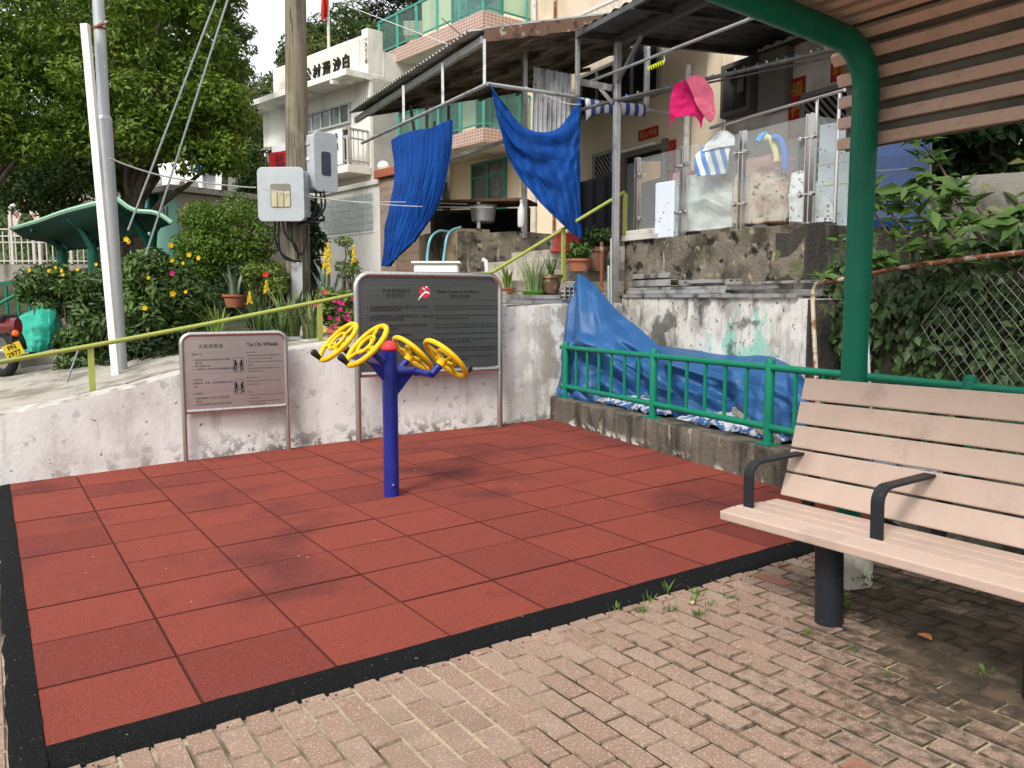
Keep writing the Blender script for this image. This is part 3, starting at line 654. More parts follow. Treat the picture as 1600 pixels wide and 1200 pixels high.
for sg, off, zh, wr in ((-1, .27, 1.08, .178), (1, .30, .968, .183)):
    nrm = (e2 * sg * .72 + UP * .70).normalized(); cen = P0 + e2 * sg * off; cen.z = zh
    barc = cen - nrm * .135
    mb = MB(); za = barc.z
    mb.tube([Vector((P0.x, P0.y, za)), barc], .027, 12); mb.tube([barc - c2 * .27, barc + c2 * .27], .027, 12)
    mb.tube([barc + c2 * .035, barc - c2 * .035], .033, 12)
    q = Vector((P0.x, P0.y, za)) + e2 * sg * .05
    mb.prism([q - UP * .02 - c2 * .008, q - UP * .17 - c2 * .008, q + e2 * sg * .13 - UP * .02 - c2 * .008], c2 * .016)
    mb.build('arm', BLUE, t, smooth='auto')
    for k in (-1, 1):
        hc = cen + c2 * (.27 * k)
        mb = MB(); mb.tube([hc - nrm * .135, hc - nrm * .045], .028, 14); mb.build('stub', BLUE, t, smooth='auto')
        ux = c2; uy = nrm.cross(ux).normalized(); ring = lambda r, b, n=40: [hc + (ux * math.cos(2 * math.pi * i / n) + uy * math.sin(2 * math.pi * i / n)) * r + nrm * b for i in range(n)]
        mb = MB(); mb.tube(ring(wr, .02), .0185, 12, closed=True); mb.tube(ring(.076, .03, 28), .0125, 10, closed=True)
        for j in range(3):
            a = math.pi / 2 + j * 2 * math.pi / 3 + (.35 if k > 0 else -.2); d = ux * math.cos(a) + uy * math.sin(a)
            mb.tube([hc - nrm * .02, hc + d * .075 + nrm * .02, hc + d * (wr - .005) + nrm * .02], .0125, 8)
        mb.tube([hc - nrm * .05, hc - nrm * .01, hc + nrm * .012], [.034, .034, .022], 16)
        wh = mb.build('wheel', YEL, t, smooth='auto')
        mb = MB(); mb.lathe([(.021, .010), (.021, .024), (.010, .032)], hc, 12, axis=nrm); mb.build('hub_cap', BLK, wh, smooth='auto')
        a = -2.35 if sg < 0 else -2.5
        d = (ux * math.cos(a) + uy * math.sin(a)) if sg < 0 else (ux * .55 - uy * .83).normalized()
        if sg < 0: d = (ux * .05 * -1 + (uy if uy.z < 0 else -uy)).normalized()
        else: d = ((uy if uy.z < 0 else -uy) + ux * .1).normalized()
        hp = hc + d * wr + nrm * .03
        mb = MB(); mb.lathe([(.013, -.0), (.017, .012), (.024, .055), (.026, .075), (.020, .085)], hp, 14, axis=nrm); mb.build('handle', BLK, wh, smooth='auto')
# ------------------------------------------------------------------ bench
WOODP = mat('bench plank', (.485, .37, .305), .55, layers=[dict(c=(.40, .305, .25), s=(2, 2, 2), lo=.45, hi=.7, a=.6), dict(c=(.42, .30, .24), s=(3, 26, 26), lo=.55, hi=.7, a=.25), dict(c=(.26, .20, .17), s=4, lo=.55, hi=.75, a=.4), dict(c=(.12, .09, .07), s=60, lo=.74, hi=.77, a=.7)], bump=.12, bscale=(4, 70, 70))
IRON = mat('black iron', (.016, .019, .024), .42, layers=[dict(c=(.05, .05, .055), s=30, lo=.62, hi=.72, a=.6)], bump=.12, bscale=70)
V0, V1 = -4.86, -6.62
t = thing('park_bench', 'pale pink planked bench with black armrests and round black legs', 'bench', E(2.95, -5.74, HP))
def slat(name, p, q, th, parent, m=WOODP, v0=V0, v1=V1, round_=0.006, **k):    # p, q: (u,h) of the two long edges of the face
    (a, b), (c, d) = p, q; n = Vector((-(d - b), c - a)).normalized() * th
    mb = MB(); mb.hexa([E(*x) for x in ((a, v0, b), (a, v1, b), (c, v1, d), (c, v0, d), (a - n.x, v0, b - n.y), (a - n.x, v1, b - n.y), (c - n.x, v1, d - n.y), (c - n.x, v0, d - n.y))])
    return mb.build(name, m, parent, bevel=round_, **k)
seat = [((2.715, .412), (2.805, .421)), ((2.818, .421), (2.905, .417)), ((2.918, .416), (3.005, .411)), ((3.018, .410), (3.105, .409))]
back = [((3.128, .432), (3.165, .525)), ((3.176, .548), (3.206, .648)), ((3.212, .668), (3.242, .768)), ((3.248, .788), (3.278, .888)), ((3.284, .908), (3.313, 1.004))]
for i, (p, q) in enumerate(seat): slat('seat_slat', p, q, .034 if i else .042, t)
back = []
for i in range(5):
    h0 = .424 + i * .1125; f_ = lambda h: 3.128 + (h - .43) * (.40 if h < .53 else .31) + (.009 if h >= .53 else 0)
    back.append(((f_(h0), h0), (f_(h0 + .1035), h0 + .1035)))
for p, q in back: slat('back_slat', p, q, .024, t)
for v in (-5.31, -6.16):
    mb = MB(); c = E(2.9, v, HP - .01); mb.lathe([(.058, 0), (.058, .355)], c, 22, axis=EN); mb.lathe([(.085, 0), (.085, .012)], c - EN * .004, 20, axis=EN); mb.build('leg', IRON, t, smooth='auto')
mb = MB(); mb.bar(E(2.95, V0 - .06, .362), E(2.95, V1 + .06, .362), .09, .022)
for v in (-4.98, -5.62, -6.3): mb.bar(E(2.76, v, .375), E(3.1, v, .37), .05, .018)
mb.build('seat_frame', IRON, t, bevel=.003)
for v in (-4.98, -5.62, -6.3):
    mb = MB(); mb.hexa([E(*x) for x in ((3.155, v - .025, .36), (3.155, v + .025, .36), (3.19, v + .025, .36), (3.19, v - .025, .36), (3.352, v - .025, .93), (3.352, v + .025, .93), (3.375, v + .025, .93), (3.375, v - .025, .93))]); mb.build('back_bracket', IRON, t)
for v in (-4.92, -5.57, -6.25):
    mb = MB(); pr = [(2.835, .40), (2.838, .56)] + [(2.838 + .07 - .07 * math.cos(k * math.pi / 12), .56 + .07 * math.sin(k * math.pi / 12)) for k in range(1, 7)] + [(3.20, .632), (3.222, .632)]
    rows = []
    for i, (u, h) in enumerate(pr):
        d = Vector((pr[min(i + 1, len(pr) - 1)][0] - pr[max(i - 1, 0)][0], pr[min(i + 1, len(pr) - 1)][1] - pr[max(i - 1, 0)][1])).normalized(); n = Vector((d.y, -d.x)) * .013
        rows.append([E(u, v - .026, h), E(u, v + .026, h), E(u + n.x, v + .026, h + n.y), E(u + n.x, v - .026, h + n.y), E(u, v - .026, h)])
    mb.grid(rows); mb.add(rows[0][:4], [(0, 1, 2, 3)]); mb.add(rows[-1][:4], [(3, 2, 1, 0)]); mb.build('armrest', IRON, t, smooth='auto')
# ------------------------------------------------------------------ shelter
GPOST = paint('dark green paint', (.004, .15, .09), .38, wear=(.05, .2, .14), a=.4)
SLAT = mat('roof plank', (.60, .45, .37), .6, layers=[dict(c=(.50, .38, .31), s=3, lo=.45, hi=.7), dict(c=(.28, .19, .15), s=(40, 3, 40), lo=.5, hi=.7, a=.3)], bump=.12, bscale=(60, 4, 60))
OLIVE = mat('roof sheet', (.15, .145, .12), .6, layers=[dict(c=(.10, .10, .085), s=3, lo=.45, hi=.65)], bump=.1)
PLN = mat('plinth concrete', (.55, .52, .45), .92, layers=[dict(c=(.30, .27, .22), s=6, lo=.5, hi=.7), dict(c=(.1, .1, .07), s=14, lo=.55, hi=.65, z=(.02, .2))], bump=.5, bscale=40)
pu, pv = 3.395, -5.03
base = E(pu, pv, HP); t = thing('shelter', 'open shelter with dark green tube post and pink plank roof over the bench', 'shelter', base)
eh = Vector((EX.x, EX.y, 0)).normalized(); vh = Vector((EY.x, EY.y, 0)).normalized()
Z_B, R_B = 2.36, .21
def arch(v, off, r_extra, n=10, reach=1.9):      # centre line of post, bend and roof arm; off = distance outside the tube axis
    b = base + vh * (v - pv); b.z = 0; out = []
    rr = R_B + off
    cz = Z_B; cx = eh * off
    for k in range(n + 1):
        a = k / n * math.pi / 2; out.append(b + eh * (off - rr + rr * math.cos(a)) + UP * (cz + rr * math.sin(a)))
    out.append(b + eh * (-R_B - reach) + UP * (cz + rr + .16)); return out
for v in (pv, -6.85):
    b = base + vh * (v - pv); b.z = gz(b.x, b.y)
    mb = MB(); mb.tube([b + UP * -.05] + [b + UP * (.0 + k * .4) for k in range(1, 6)] + arch(v, 0, 0), .059, 20); o = mb.build('post', GPOST, t, smooth='auto')
    mb = MB(); mb.lathe([(.060, -.012), (.0615, 0), (.060, .012)], Vector((b.x, b.y, Z_B - .02)), 20); mb.build('weld_ring', GPOST, o, smooth='auto')
    mb = MB(); mb.lathe([(.125, -.03), (.122, .15), (.115, .19), (.108, .20)], b, 24); mb.build('plinth', PLN, t, smooth='auto')
def outer(d, off=.085):     # point (offset along e, height) at arc length d from the bottom of the slat bank
    rr = R_B + off; h0 = Z_B - 2.13
    if d < h0: return off, 2.13 + d, 0.0
    a = (d - h0) / rr
    if a < 1.49: return off - rr + rr * math.cos(a), Z_B + rr * math.sin(a), a
    a = 1.49; d2 = d - h0 - 1.49 * rr; x, z = off - rr + rr * math.cos(a), Z_B + rr * math.sin(a)
    return x - d2 * math.sin(a), z + d2 * math.cos(a), a
VA, VB = -4.83, -7.3
d = 0.0; mbs = MB()
while d < 2.3:
    pts = []
    for dd, th in ((d, 0), (d + .053, 0), (d + .053, .03), (d, .03)):
        x, z, a = outer(dd, .072); pts.append((x + math.cos(a) * th, z + math.sin(a) * th))
    P = [base + eh * x + vh * (v - pv) for v in (VA, VB) for x, z in pts]
    for i, p in enumerate(P): p.z = pts[i % 4][1]
    mbs.hexa(P); d += .098
mbs.build('slat_roof', SLAT, t, bevel=.003)
rows = []
for i in range(40):
    x, z, a = outer(-.005 + 2.4 * i / 39, .118); rows.append([Vector((base + eh * x + vh * (v - pv)).to_tuple()[:2] + (z,)) for v in (VA - .02, VB)])
mb = MB(); mb.grid(rows); mb.build('roof_sheet', OLIVE, t, thick=.012)
# ------------------------------------------------------------------ cloth helpers
def cat_rom(P, t):
    n = len(P) - 1; x = min(max(t, 0), 1) * n; i = min(int(x), n - 1); f = x - i
    p0, p1, p2, p3 = P[max(i - 1, 0)], P[i], P[i + 1], P[min(i + 2, n)]
    return .5 * ((2 * p1) + (p2 - p0) * f + (2 * p0 - 5 * p1 + 4 * p2 - p3) * f * f + (3 * p1 - p0 - 3 * p2 + p3) * f * f * f)
def sheet(rows, nu, nv, fn=None):      # rows of control points -> smooth dense grid; fn(s, t, p) adds folds
    G = []
    for i in range(nv + 1):
        t = i / nv; line = []
        cols = [cat_rom([r[k] for r in rows], t) for k in range(len(rows[0]))]
        for j in range(nu + 1):
            s = j / nu; p = cat_rom(cols, s); line.append(p + fn(s, t, p) if fn else p)
        G.append(line)
    return G
def crumple(p, s, a):
    n1 = mnoise.noise(p * s); n2 = mnoise.noise(p * s * 2.3 + Vector((5, 1, 2))); n3 = abs(mnoise.noise(p * s * .9 + Vector((1, 7, 3))))
    q = p + mnoise.noise_vector(p * s * .8) * .12
    n4 = abs(mnoise.noise(q * s * 2.6)); n5 = abs(mnoise.noise(q * s * 5.5 + Vector((3, 3, 3))))
    n6 = abs(mnoise.noise(q * s * .55 + Vector((9, 2, 4))))
    return a * (n1 * .4 + n2 * .2 - n3 * 1.1 - n4 * .38 - n5 * .05 - n6 * 1.1)
def tri_crease(seed, n, fmin, fmax):       # straight sharp fold lines in many directions
    g = random.Random(seed); W = [(g.uniform(0, math.pi), g.uniform(fmin, fmax), g.random(), g.uniform(.4, 1)) for _ in range(n)]
    def f(s, t):
        s2 = s + .06 * mnoise.noise(Vector((s * 3, t * 3, seed))); t2 = t + .06 * mnoise.noise(Vector((s * 3, t * 3, seed + 9))); v = 0
        for i, (a, fr, ph, am) in enumerate(W):
            x = (s2 * math.cos(a) + t2 * math.sin(a)) * fr + ph; m_ = max(0, mnoise.noise(Vector((s * 2.2, t * 2.2, seed + i * 3.7))) + .25)
            v += am * m_ * (abs((x % 1) - .5) - .25)
        return v
    return f
TARP = mat('blue tarpaulin', (.014, .078, .215), .5, layers=[dict(c=(.022, .105, .28), s=2.5, lo=.45, hi=.7, a=.6), dict(c=(.01, .05, .18), s=5, lo=.55, hi=.7, a=.5)], bump=.12, bscale=(60, 60, 60), spec=.4)
CLOTH = mat('blue cloth', (.005, .066, .31), .75, layers=[dict(c=(.004, .046, .22), s=3, lo=.45, hi=.7)], bump=.15, bscale=60, trans=.18)
# ------------------------------------------------------------------ tarpaulin over the heap in the planter
def creases(L):          # sharp fold lines: (s0,t0,s1,t1,width,height)
    def f(s, t):
        v = 0
        for x0, y0, x1, y1, w_, h in L:
            dx, dy = x1 - x0, y1 - y0; k = min(1, max(0, ((s - x0) * dx + (t - y0) * dy) / (dx * dx + dy * dy))); d = math.hypot(s - x0 - k * dx, t - y0 - k * dy)
            if d < w_: v += h * (1 - d / w_) * (1 - .5 * k)
        return v
    return f
F_A = creases([(.18, .02, .30, .98, .10, .07), (.08, .05, .16, .95, .07, -.06), (.34, .12, .42, .60, .09, .05), (.52, .30, .46, .98, .12, .08), (.62, .42, .70, .98, .10, -.10), (.70, .45, .60, .75, .07, .07), (.80, .55, .86, 1.0, .10, .10), (.30, .55, .55, .62, .08, .06), (.25, .68, .60, .80, .07, -.06), (.10, .62, .36, .52, .08, .06), (.74, .62, .95, .72, .07, .06), (.40, .78, .75, .92, .06, .06), (.86, .30, .98, .62, .10, .09), (.55, .62, .80, .66, .05, -.06), (.1, .85, .5, .95, .06, .05)])
F_B = creases([(.62, .0, .60, .95, .12, .10), (.25, .1, .34, .98, .16, -.10), (.05, .05, .15, .9, .10, .10), (.84, .05, .86, 1.0, .10, .08), (.12, .45, .42, .55, .09, .09), (.16, .70, .55, .82, .08, .08), (.45, .35, .52, .95, .07, .06), (.30, .60, .20, .98, .07, .08), (.68, .55, .95, .70, .07, .05), (.72, .2, .80, .9, .06, -.05), (.38, .72, .60, .98, .06, -.07)])
def tarp():
    A = lambda *q: [at(*x) for x in q]
    rows = [A((894, 446, 9.80), (908, 430, 9.75), (935, 452, 9.6), (965, 486, 9.4), (1000, 514, 9.0), (1040, 548, 8.45), (1072, 556, 8.2)),
            A((884, 510, 9.62), (903, 490, 9.45), (932, 505, 9.25), (962, 525, 9.05), (996, 548, 8.7), (1035, 568, 8.25), (1072, 575, 8.05)),
            A((876, 575, 9.6), (895, 560, 9.4), (925, 562, 9.0), (957, 570, 8.75), (992, 590, 8.45), (1030, 605, 8.05), (1075, 612, 7.8)),
            A((868, 648, 9.50), (893, 645, 9.3), (922, 642, 9.0), (955, 645, 8.7), (990, 650, 8.35), (1030, 658, 8.0), (1078, 662, 7.7))]
    nrm = Vector((-.6, -.75, .25)).normalized(); c1, c2, c3 = tri_crease(3, 6, 1.2, 2.4), tri_crease(4, 9, 3, 6), tri_crease(5, 10, 7, 13); c4, c5, c6 = tri_crease(13, 6, 1.2, 2.6), tri_crease(14, 9, 3, 6), tri_crease(15, 10, 7, 13)
    def fn(s, t, p):
        f = F_A(s, t) * (1.0 + .9 * t) - .12 * min(1, max(0, (t - .5) * 4)) * min(1, max(0, (s - .22) * 5)) + .16 * c2(s, t) * min(1, max(0, (t - .4) * 3)) + .05 * c3(s, t) * t * t + crumple(p, 1.5, .04) + .03
        return nrm * f
    mb = MB(); mb.grid(sheet(rows, 120, 90, fn))
    rows = [A((1030, 541, 8.6), (1075, 546, 8.45), (1130, 552, 8.1), (1200, 557, 7.4), (1240, 575, 6.9), (1262, 600, 6.5)),
            A((1036, 560, 8.1), (1080, 566, 7.8), (1130, 572, 7.4), (1195, 580, 6.9), (1238, 592, 6.5), (1264, 612, 6.25)),
            A((1040, 600, 7.95), (1085, 606, 7.6), (1135, 612, 7.2), (1190, 620, 6.75), (1236, 632, 6.35), (1262, 640, 6.15)),
            A((1045, 655, 7.75), (1090, 664, 7.35), (1135, 668, 6.95), (1190, 676, 6.5), (1236, 672, 6.2), (1262, 668, 6.05))]
    mb.grid(sheet(rows, 110, 80, lambda s, t, p: nrm * (F_B(s, t) * (.4 + 1.5 * t) - .10 * min(1, max(0, (t - .45) * 4)) * min(1, max(0, (.55 - s) * 5)) + .20 * c5(s, t) * t * t + .05 * c6(s, t) * t * t + crumple(p, 1.5, .04) + .03)))
    mb.build('tarpaulin', TARP, smooth=True, thick=.006, label='crumpled blue tarpaulin heaped behind the green railing against the flaking wall', cat='tarpaulin')
tarp()
STR = mat('striped sack', (.70, .72, .74), .7, bump=.3, bscale=20)
def stripe_mat(name, a, b, axis, freq, rough=.8, lim=.5, **k):
    m = mat(name, a, rough, **k); t = m.node_tree; bs = t.nodes['Principled BSDF']
    g = t.nodes.new('ShaderNodeNewGeometry'); dp = t.nodes.new('ShaderNodeVectorMath'); dp.operation = 'DOT_PRODUCT'; dp.inputs[1].default_value = axis
    t.links.new(g.outputs['Position'], dp.inputs[0]); x = math_n(t, 'FRACT', math_n(t, 'MULTIPLY', dp.outputs['Value'], freq), 0)
    f = rng_fac(t, x, lim - .04, lim + .04)
    src = bs.inputs['Base Color'].links[0].from_socket if bs.inputs['Base Color'].links else None
    c = mixc(t, f, src if src else a, b); t.links.new(c, bs.inputs['Base Color']); return m
SACK = mat('blue white sheeting', (.50, .53, .56), .6, layers=[dict(c=(.05, .12, .30), s=(11, 11, 16), lo=.49, hi=.53, d=3), dict(c=(.28, .27, .25), s=7, lo=.55, hi=.7)], bump=.5, bscale=18)
for i, (s0, s1, d0) in enumerate(((.7, 2.0, .28), (2.3, 3.7, .27), (3.9, 5.2, .30))):
    mb = MB(); G = []
    for a in range(31):
        s = s0 + (s1 - s0) * a / 30; row = []
        for b in range(13):
            x = b / 12; p = KA + KD * s + KN * (d0 - .06 + .5 * x); e = math.sin(math.pi * min(1, a / 30)) ** .5
            h = kz(s) + .275 + e * .10 * math.sin(math.pi * x) ** .6 + .03 * mnoise.noise(Vector((s * 19, x * 11, i))) + .05 * mnoise.noise(Vector((s * 7, x * 5, i))) * e
            row.append(Vector((p.x, p.y, h)) - KN * .05 * mnoise.noise(Vector((s * 5, 3, i))))
        G.append(row)
    mb.grid(G); mb.build('plastic_sheeting', SACK, smooth=True, thick=.004, group='patterned sheeting under the tarpaulin', cat='plastic sheeting',
        label=['blue and white patterned sheeting stuffed at the wall end of the green railing', 'blue and white patterned sheeting stuffed behind the middle span of the green railing', 'blue and white patterned sheeting stuffed behind the railing beside the bench back'][i])
TIMB = mat('grey timber', (.35, .33, .30), .85, layers=[dict(c=(.2, .18, .16), s=(3, 20, 20), lo=.45, hi=.7)])
mb = MB(); mb.bar(at(1148, 640, 7.0), at(1215, 690, 6.1), .05); mb.build('timber_pole', TIMB, label='grey timber pole poking out under the blue tarpaulin by the railing', cat='pole', bevel=.004)
# ------------------------------------------------------------------ aluminium bars on the wall tops
ALU = mat('old aluminium', (.58, .58, .58), .42, .6, layers=[dict(c=(.24, .23, .22), s=3, lo=.45, hi=.65), dict(c=(.62, .62, .62), s=(40, 40, 40), lo=.55, hi=.7, a=.5)], bump=.12, bscale=40)
ALUD = mat('dull aluminium', (.40, .40, .39), .55, .5, layers=[dict(c=(.12, .11, .10), s=4, lo=.48, hi=.64)], bump=.15, bscale=40)
SWAY = lambda s, d: CW + SD * s + rd * d       # along the side wall top
def channel(mb, p, q, w_, h):                   # open C section
    p, q = Vector(p), Vector(q); d = (q - p).normalized(); x = d.cross(UP).normalized(); th = .006
    mb.bar(p + UP * th / 2, q + UP * th / 2, w_, th); mb.bar(p + UP * h, q + UP * h, w_, th); mb.bar(p + x * (w_ / 2 - th / 2) * 1 + UP * h / 2, q + x * (w_ / 2 - th / 2) + UP * h / 2, th, h - th)
    return mb
bars = [(.05, 3.35, .02, 0, .07, .035, 'lowest grey metal channel along the edge of the flaking wall top'), (.12, 2.25, .03, .042, .06, .04, 'grey metal channel lying second from below at the wall edge'),
        (.0, 3.0, .12, .084, .07, .03, 'long grey metal channel topmost along the flaking wall edge'), (1.95, 3.42, .2, .02, .08, .05, 'pale metal channel at the bench end of the wall top'),
        (2.2, 3.44, .07, .125, .09, .02, 'flat metal strip lying on the bars at the bench end'), (.05, 1.05, .14, .13, .09, .07, 'short wide metal channel in the bundle by the grey awning post'),
        (.0, .95, .2, .225, .10, .055, 'metal channel at the top of the bundle by the grey awning post'), (.15, .9, .42, .16, .12, .09, 'deep metal channel at the bottom of the bundle behind the bars'),
        (1.25, 2.15, .22, .15, .16, .03, 'wide bright flat metal sheet strip lying in the middle of the wall top'), (1.0, 1.5, .28, .13, .11, .06, 'short stub of metal channel between the bundle and the bright strip')]
for i, (s0, s1, d, h, w_, hh, lab) in enumerate(bars):
    mb = MB(); a, b = SWAY(s0, d), SWAY(s1, d + random.uniform(-.03, .05)); a.z = b.z = 1.412 + h; channel(mb, a, b, w_, hh)
    mb.build('metal_bar', ALU if i % 2 else ALUD, label=lab, cat='metal bar', group='metal bars on the wall tops')
for i, (px0, px1, dy, w_, lab) in enumerate(((793, 888, 0, .05, 'lowest metal bar on the wall top beside the large sign'), (793, 876, 1, .06, 'upper metal bar on the wall top beside the large sign under the plants'))):
    s0, s1 = wall_pt(px0), wall_pt(px1); a, b = WA + WD * s0 + WN * .05, WA + WD * s1 + WN * .05
    a.z = b.z = wall_top(s0) + .012 + dy * .052; mb = MB(); channel(mb, a, b, w_, .045); mb.build('metal_bar', ALUD if dy == 0 else ALU, label=lab, cat='metal bar', group='metal bars on the wall tops')
for i in range(9):            # the cut ends of the bundle lying across the wall
    s0 = wall_pt(879 + (i % 3) * 7); a = WA + WD * s0 + WN * (.0); a.z = 1.39 + (i // 3) * .05; b = a + WD * .32 + WN * .25
    mb = MB(); channel(mb, a, b, .05, .045); mb.build('metal_bar', ALU if i % 2 else ALUD, label='short end of a metal bar in the bundle beside the tarpaulin top', cat='metal bar', group='bundle of bar ends beside the tarpaulin')
RUST = mat('rust', (.20, .075, .04), .9, layers=[dict(c=(.42, .36, .30), s=9, lo=.52, hi=.62), dict(c=(.09, .04, .03), s=15, lo=.5, hi=.7)], bump=.4, bscale=60)
for px, y0, y1, Y, r_, m_, lab in ((940, 378, 488, 10.0, .022, RUST, 'rusty white pipe standing upright in front of the dark potted shrub'), (951, 415, 480, 10.05, .018, ALU, 'short upright metal tube left of the tall grey awning post'), (955, 372, 478, 10.0, .012, ALU, 'thin bright metal tube leaning on the grey awning post')):
    mb = MB(); mb.tube([at(px, y1, Y), at(px, y0, Y)], r_, 10); mb.build('upright_pipe', m_, label=lab, cat='pipe', smooth='auto')
# ------------------------------------------------------------------ glass balustrade
INOX = mat('stainless post', (.60, .57, .54), .28, 1.0, bump=.03)
GLASS = glassmat('clear glass', (.93, .95, .94), .09, (.80, .82, .81)); GLASSF = glassmat('hazy glass', (.90, .93, .92), .30, (.85, .87, .86))  # GLASS has a pale body colour that paints in reflective haze
t = thing('glass_balustrade', 'frameless glass balustrade with steel posts along the mossy terrace edge', 'balustrade', UC + UP * TZ)
us = lambda px: None
def on_upper(px):              # point of the terrace edge that shows in this column
    X = (px - 800) / F; lo, hi = -.6, 8.0
    for _ in range(50):
        m_ = (lo + hi) / 2; p = UL + UD * m_; zc = p.y * cp - (2.6 - CAMP.z) * -sp
        if p.x / (p.y * cp + (2.6 - CAMP.z) * sp) < X: lo = m_
        else: hi = m_
    return UL + UD * lo + rd * .12
bp = [on_upper(x) for x in (983, 1054, 1145, 1249)]
for i, p in enumerate(bp):
    mb = MB()
    for k in (-.028, .028): c = p + UD * k; mb.box((c.x, c.y, TZ + .51), (.012, .055, 1.02), Matrix.Rotation(math.atan2(UD.y, UD.x), 3, 'Z'))
    mb.box((p.x, p.y, TZ + .008), (.14, .09, .016), Matrix.Rotation(math.atan2(UD.y, UD.x), 3, 'Z'))
    o = mb.build('post', INOX, t, bevel=.002)
    for h in (.28, .80):
        for k in (-1, 1):
            if (i == 0 and k < 0): continue
            mb = MB(); c = p + UD * (k * .075) - rd * .03; mb.lathe([(.024, -.02), (.026, -.008), (.026, .012), (.020, .02)], (c.x, c.y, TZ + h), 12, axis=-rd); mb.tube([(p.x, p.y, TZ + h), (c.x, c.y, TZ + h)], .010, 8); mb.build('glass_clamp', INOX, t, smooth='auto')
for i in range(3):
    a, b = bp[i] + UD * .045, bp[i + 1] - UD * .045
    mb = MB(); q = rd * .005; mb.prism([(a.x, a.y, TZ + .08), (b.x, b.y, TZ + .08), (b.x, b.y, TZ + 1.0), (a.x, a.y, TZ + 1.0)], q); mb.build('glass_panel', GLASS, t)
a = bp[3] + rd * .05; b = bp[3] + rd * 1.7; mb = MB(); mb.prism([(a.x, a.y, TZ + .08), (b.x, b.y, TZ + .08), (b.x, b.y, TZ + 1.0), (a.x, a.y, TZ + 1.0)], UD * .005); mb.build('glass_panel', GLASS, t)
STONE = mat('pale stone', (.55, .53, .48), .85, layers=[dict(c=(.35, .33, .30), s=4, lo=.5, hi=.7)], bump=.3)
mb = MB(); p = bp[0] - UD * .1 - rd * .05
for k, (l, h0, h1) in enumerate(((.62, 0, .07), (.5, .07, .13))): mb.bar(p + UP * (TZ + (h0 + h1) / 2) + UD * (.06 * k), p + UD * (l + .06 * k) + UP * (TZ + (h0 + h1) / 2), .22 - .04 * k, h1 - h0 - .003)
mb.build('stone_step', STONE, label='pale stone slabs at the foot of the first glass panel', cat='step', bevel=.008)
# ------------------------------------------------------------------ things on the terrace behind the glass
TL = lambda s, d, h=0.0: UL + UD * s + rd * (.12 + d) + UP * (TZ + h)
def psheet(px0, px1, y0, y1, Y0, Y1): return at(px0, y0, Y0), at(px1, y0, Y1), at(px1, y1, Y1), at(px0, y1, Y0)
QUILT = mat('quilted white board', (.70, .75, .82), .7, layers=[dict(c=(.14, .15, .2), s=15, lo=.0, hi=.001, k='V', a=0)], bump=.1)
def voro_dots(m, s, r, c):
    t = m.node_tree; b = t.nodes['Principled BSDF']; g = t.nodes.new('ShaderNodeNewGeometry')
    f = noise_fac(t, g.outputs['Position'], s, r * 1.25, r, kind='V')
    src = b.inputs['Base Color'].links[0].from_socket if b.inputs['Base Color'].links else tuple(b.inputs['Base Color'].default_value)
    t.links.new(mixc(t, f, src, c), b.inputs['Base Color']); return m
QUILT = voro_dots(mat('dotted board', (.58, .64, .72), .7, bump=.15, bscale=12), 14, .13, (.05, .06, .09))
CORD = mat('cream cord', (.7, .66, .55), .8)
def board(px0, px1, ytop, ybot, Y, lab, straps=()):
    a, b = at(px0, ybot, Y), at(px1, ybot, Y - .25); zt = at(px0, ytop, Y).z; z0 = TZ + .0
    t = thing('folded_mattress', lab, 'mattress', Vector(((a.x + b.x) / 2, (a.y + b.y) / 2, z0)), 'folded dotted mattresses on the terrace')
    d = (b - a); d.z = 0; n = Vector((-d.y, d.x, 0)).normalized()
    for k in range(3):
        mb = MB(); o = n * (.0 + k * .055); rows = [[Vector((a.x, a.y, 0)) + o + d * (i / 8) + UP * (z0 + (zt - z0 - k * .03) * j / 8) for i in range(9)] for j in range(9)]
        P = [rows[0][0], rows[0][-1], rows[-1][-1], rows[-1][0]]; mb.prism(P[::-1], n * .05); mb.build('board', QUILT, t, bevel=.018)
    for f in straps:
        mb = MB(); z = z0 + (zt - z0) * f; mb.bar(Vector((a.x, a.y, z)) - n * .004, Vector((b.x, b.y, z)) - n * .004, .006, .012); mb.build('strap', CORD, t)
board(1274, 1322, 195, 350, 8.5, 'tall dotted white folded mattress tied with cord beside the green post', (.42, .62))
board(1022, 1051, 286, 372, 9.95, 'short dotted white folded mattress behind the second glass panel', ())
# striped and white shirts, rail, noodles, cushion, cover, haze sheet
WCL = mat('white cloth', (.72, .76, .78), .85, bump=.25, bscale=18, trans=.15)
BSTR = stripe_mat('blue stripe cloth', (.74, .76, .78), (.12, .24, .55), (.8, -.5, .28), 9.5, bump=.2, bscale=14)
def cloth_thing(name, lab, cat, rows, m, nu=30, nv=30, amp=.03, sc=5, nrm=Vector((-.5, -.85, .1)), parent=None, thick=.004, **k):
    mb = MB(); mb.grid(sheet(rows, nu, nv, lambda s, t, p: nrm * (crumple(p, sc, amp))))
    return mb.build(name, m, parent, smooth=True, thick=thick, label=lab, cat=cat, **k)
A = lambda *q: [at(*x) for x in q]
RAILP = thing('drying_rail', 'steel drying rail above the glass balustrade', 'rail', at(1110, 200, 9.4))
mb = MB(); mb.tube([at(1110, 200, 9.4), at(1320, 140, 7.7)], .017, 10); mb.build('rail_tube', INOX, RAILP, smooth='auto')
for px, y in ((1277, 152), (1312, 143)):
    Y = 9.4 + (px - 1110) / 210 * -1.7; p = at(px, y, Y); mb = MB(); mb.tube([p, (p.x, p.y, TZ)], .016, 10); mb.build('rail_post', INOX, RAILP, smooth='auto')
t = thing('striped_shirt', 'white shirt with blue diagonal stripes on a hanger behind the glass', 'shirt', at(1112, 275, 9.2))
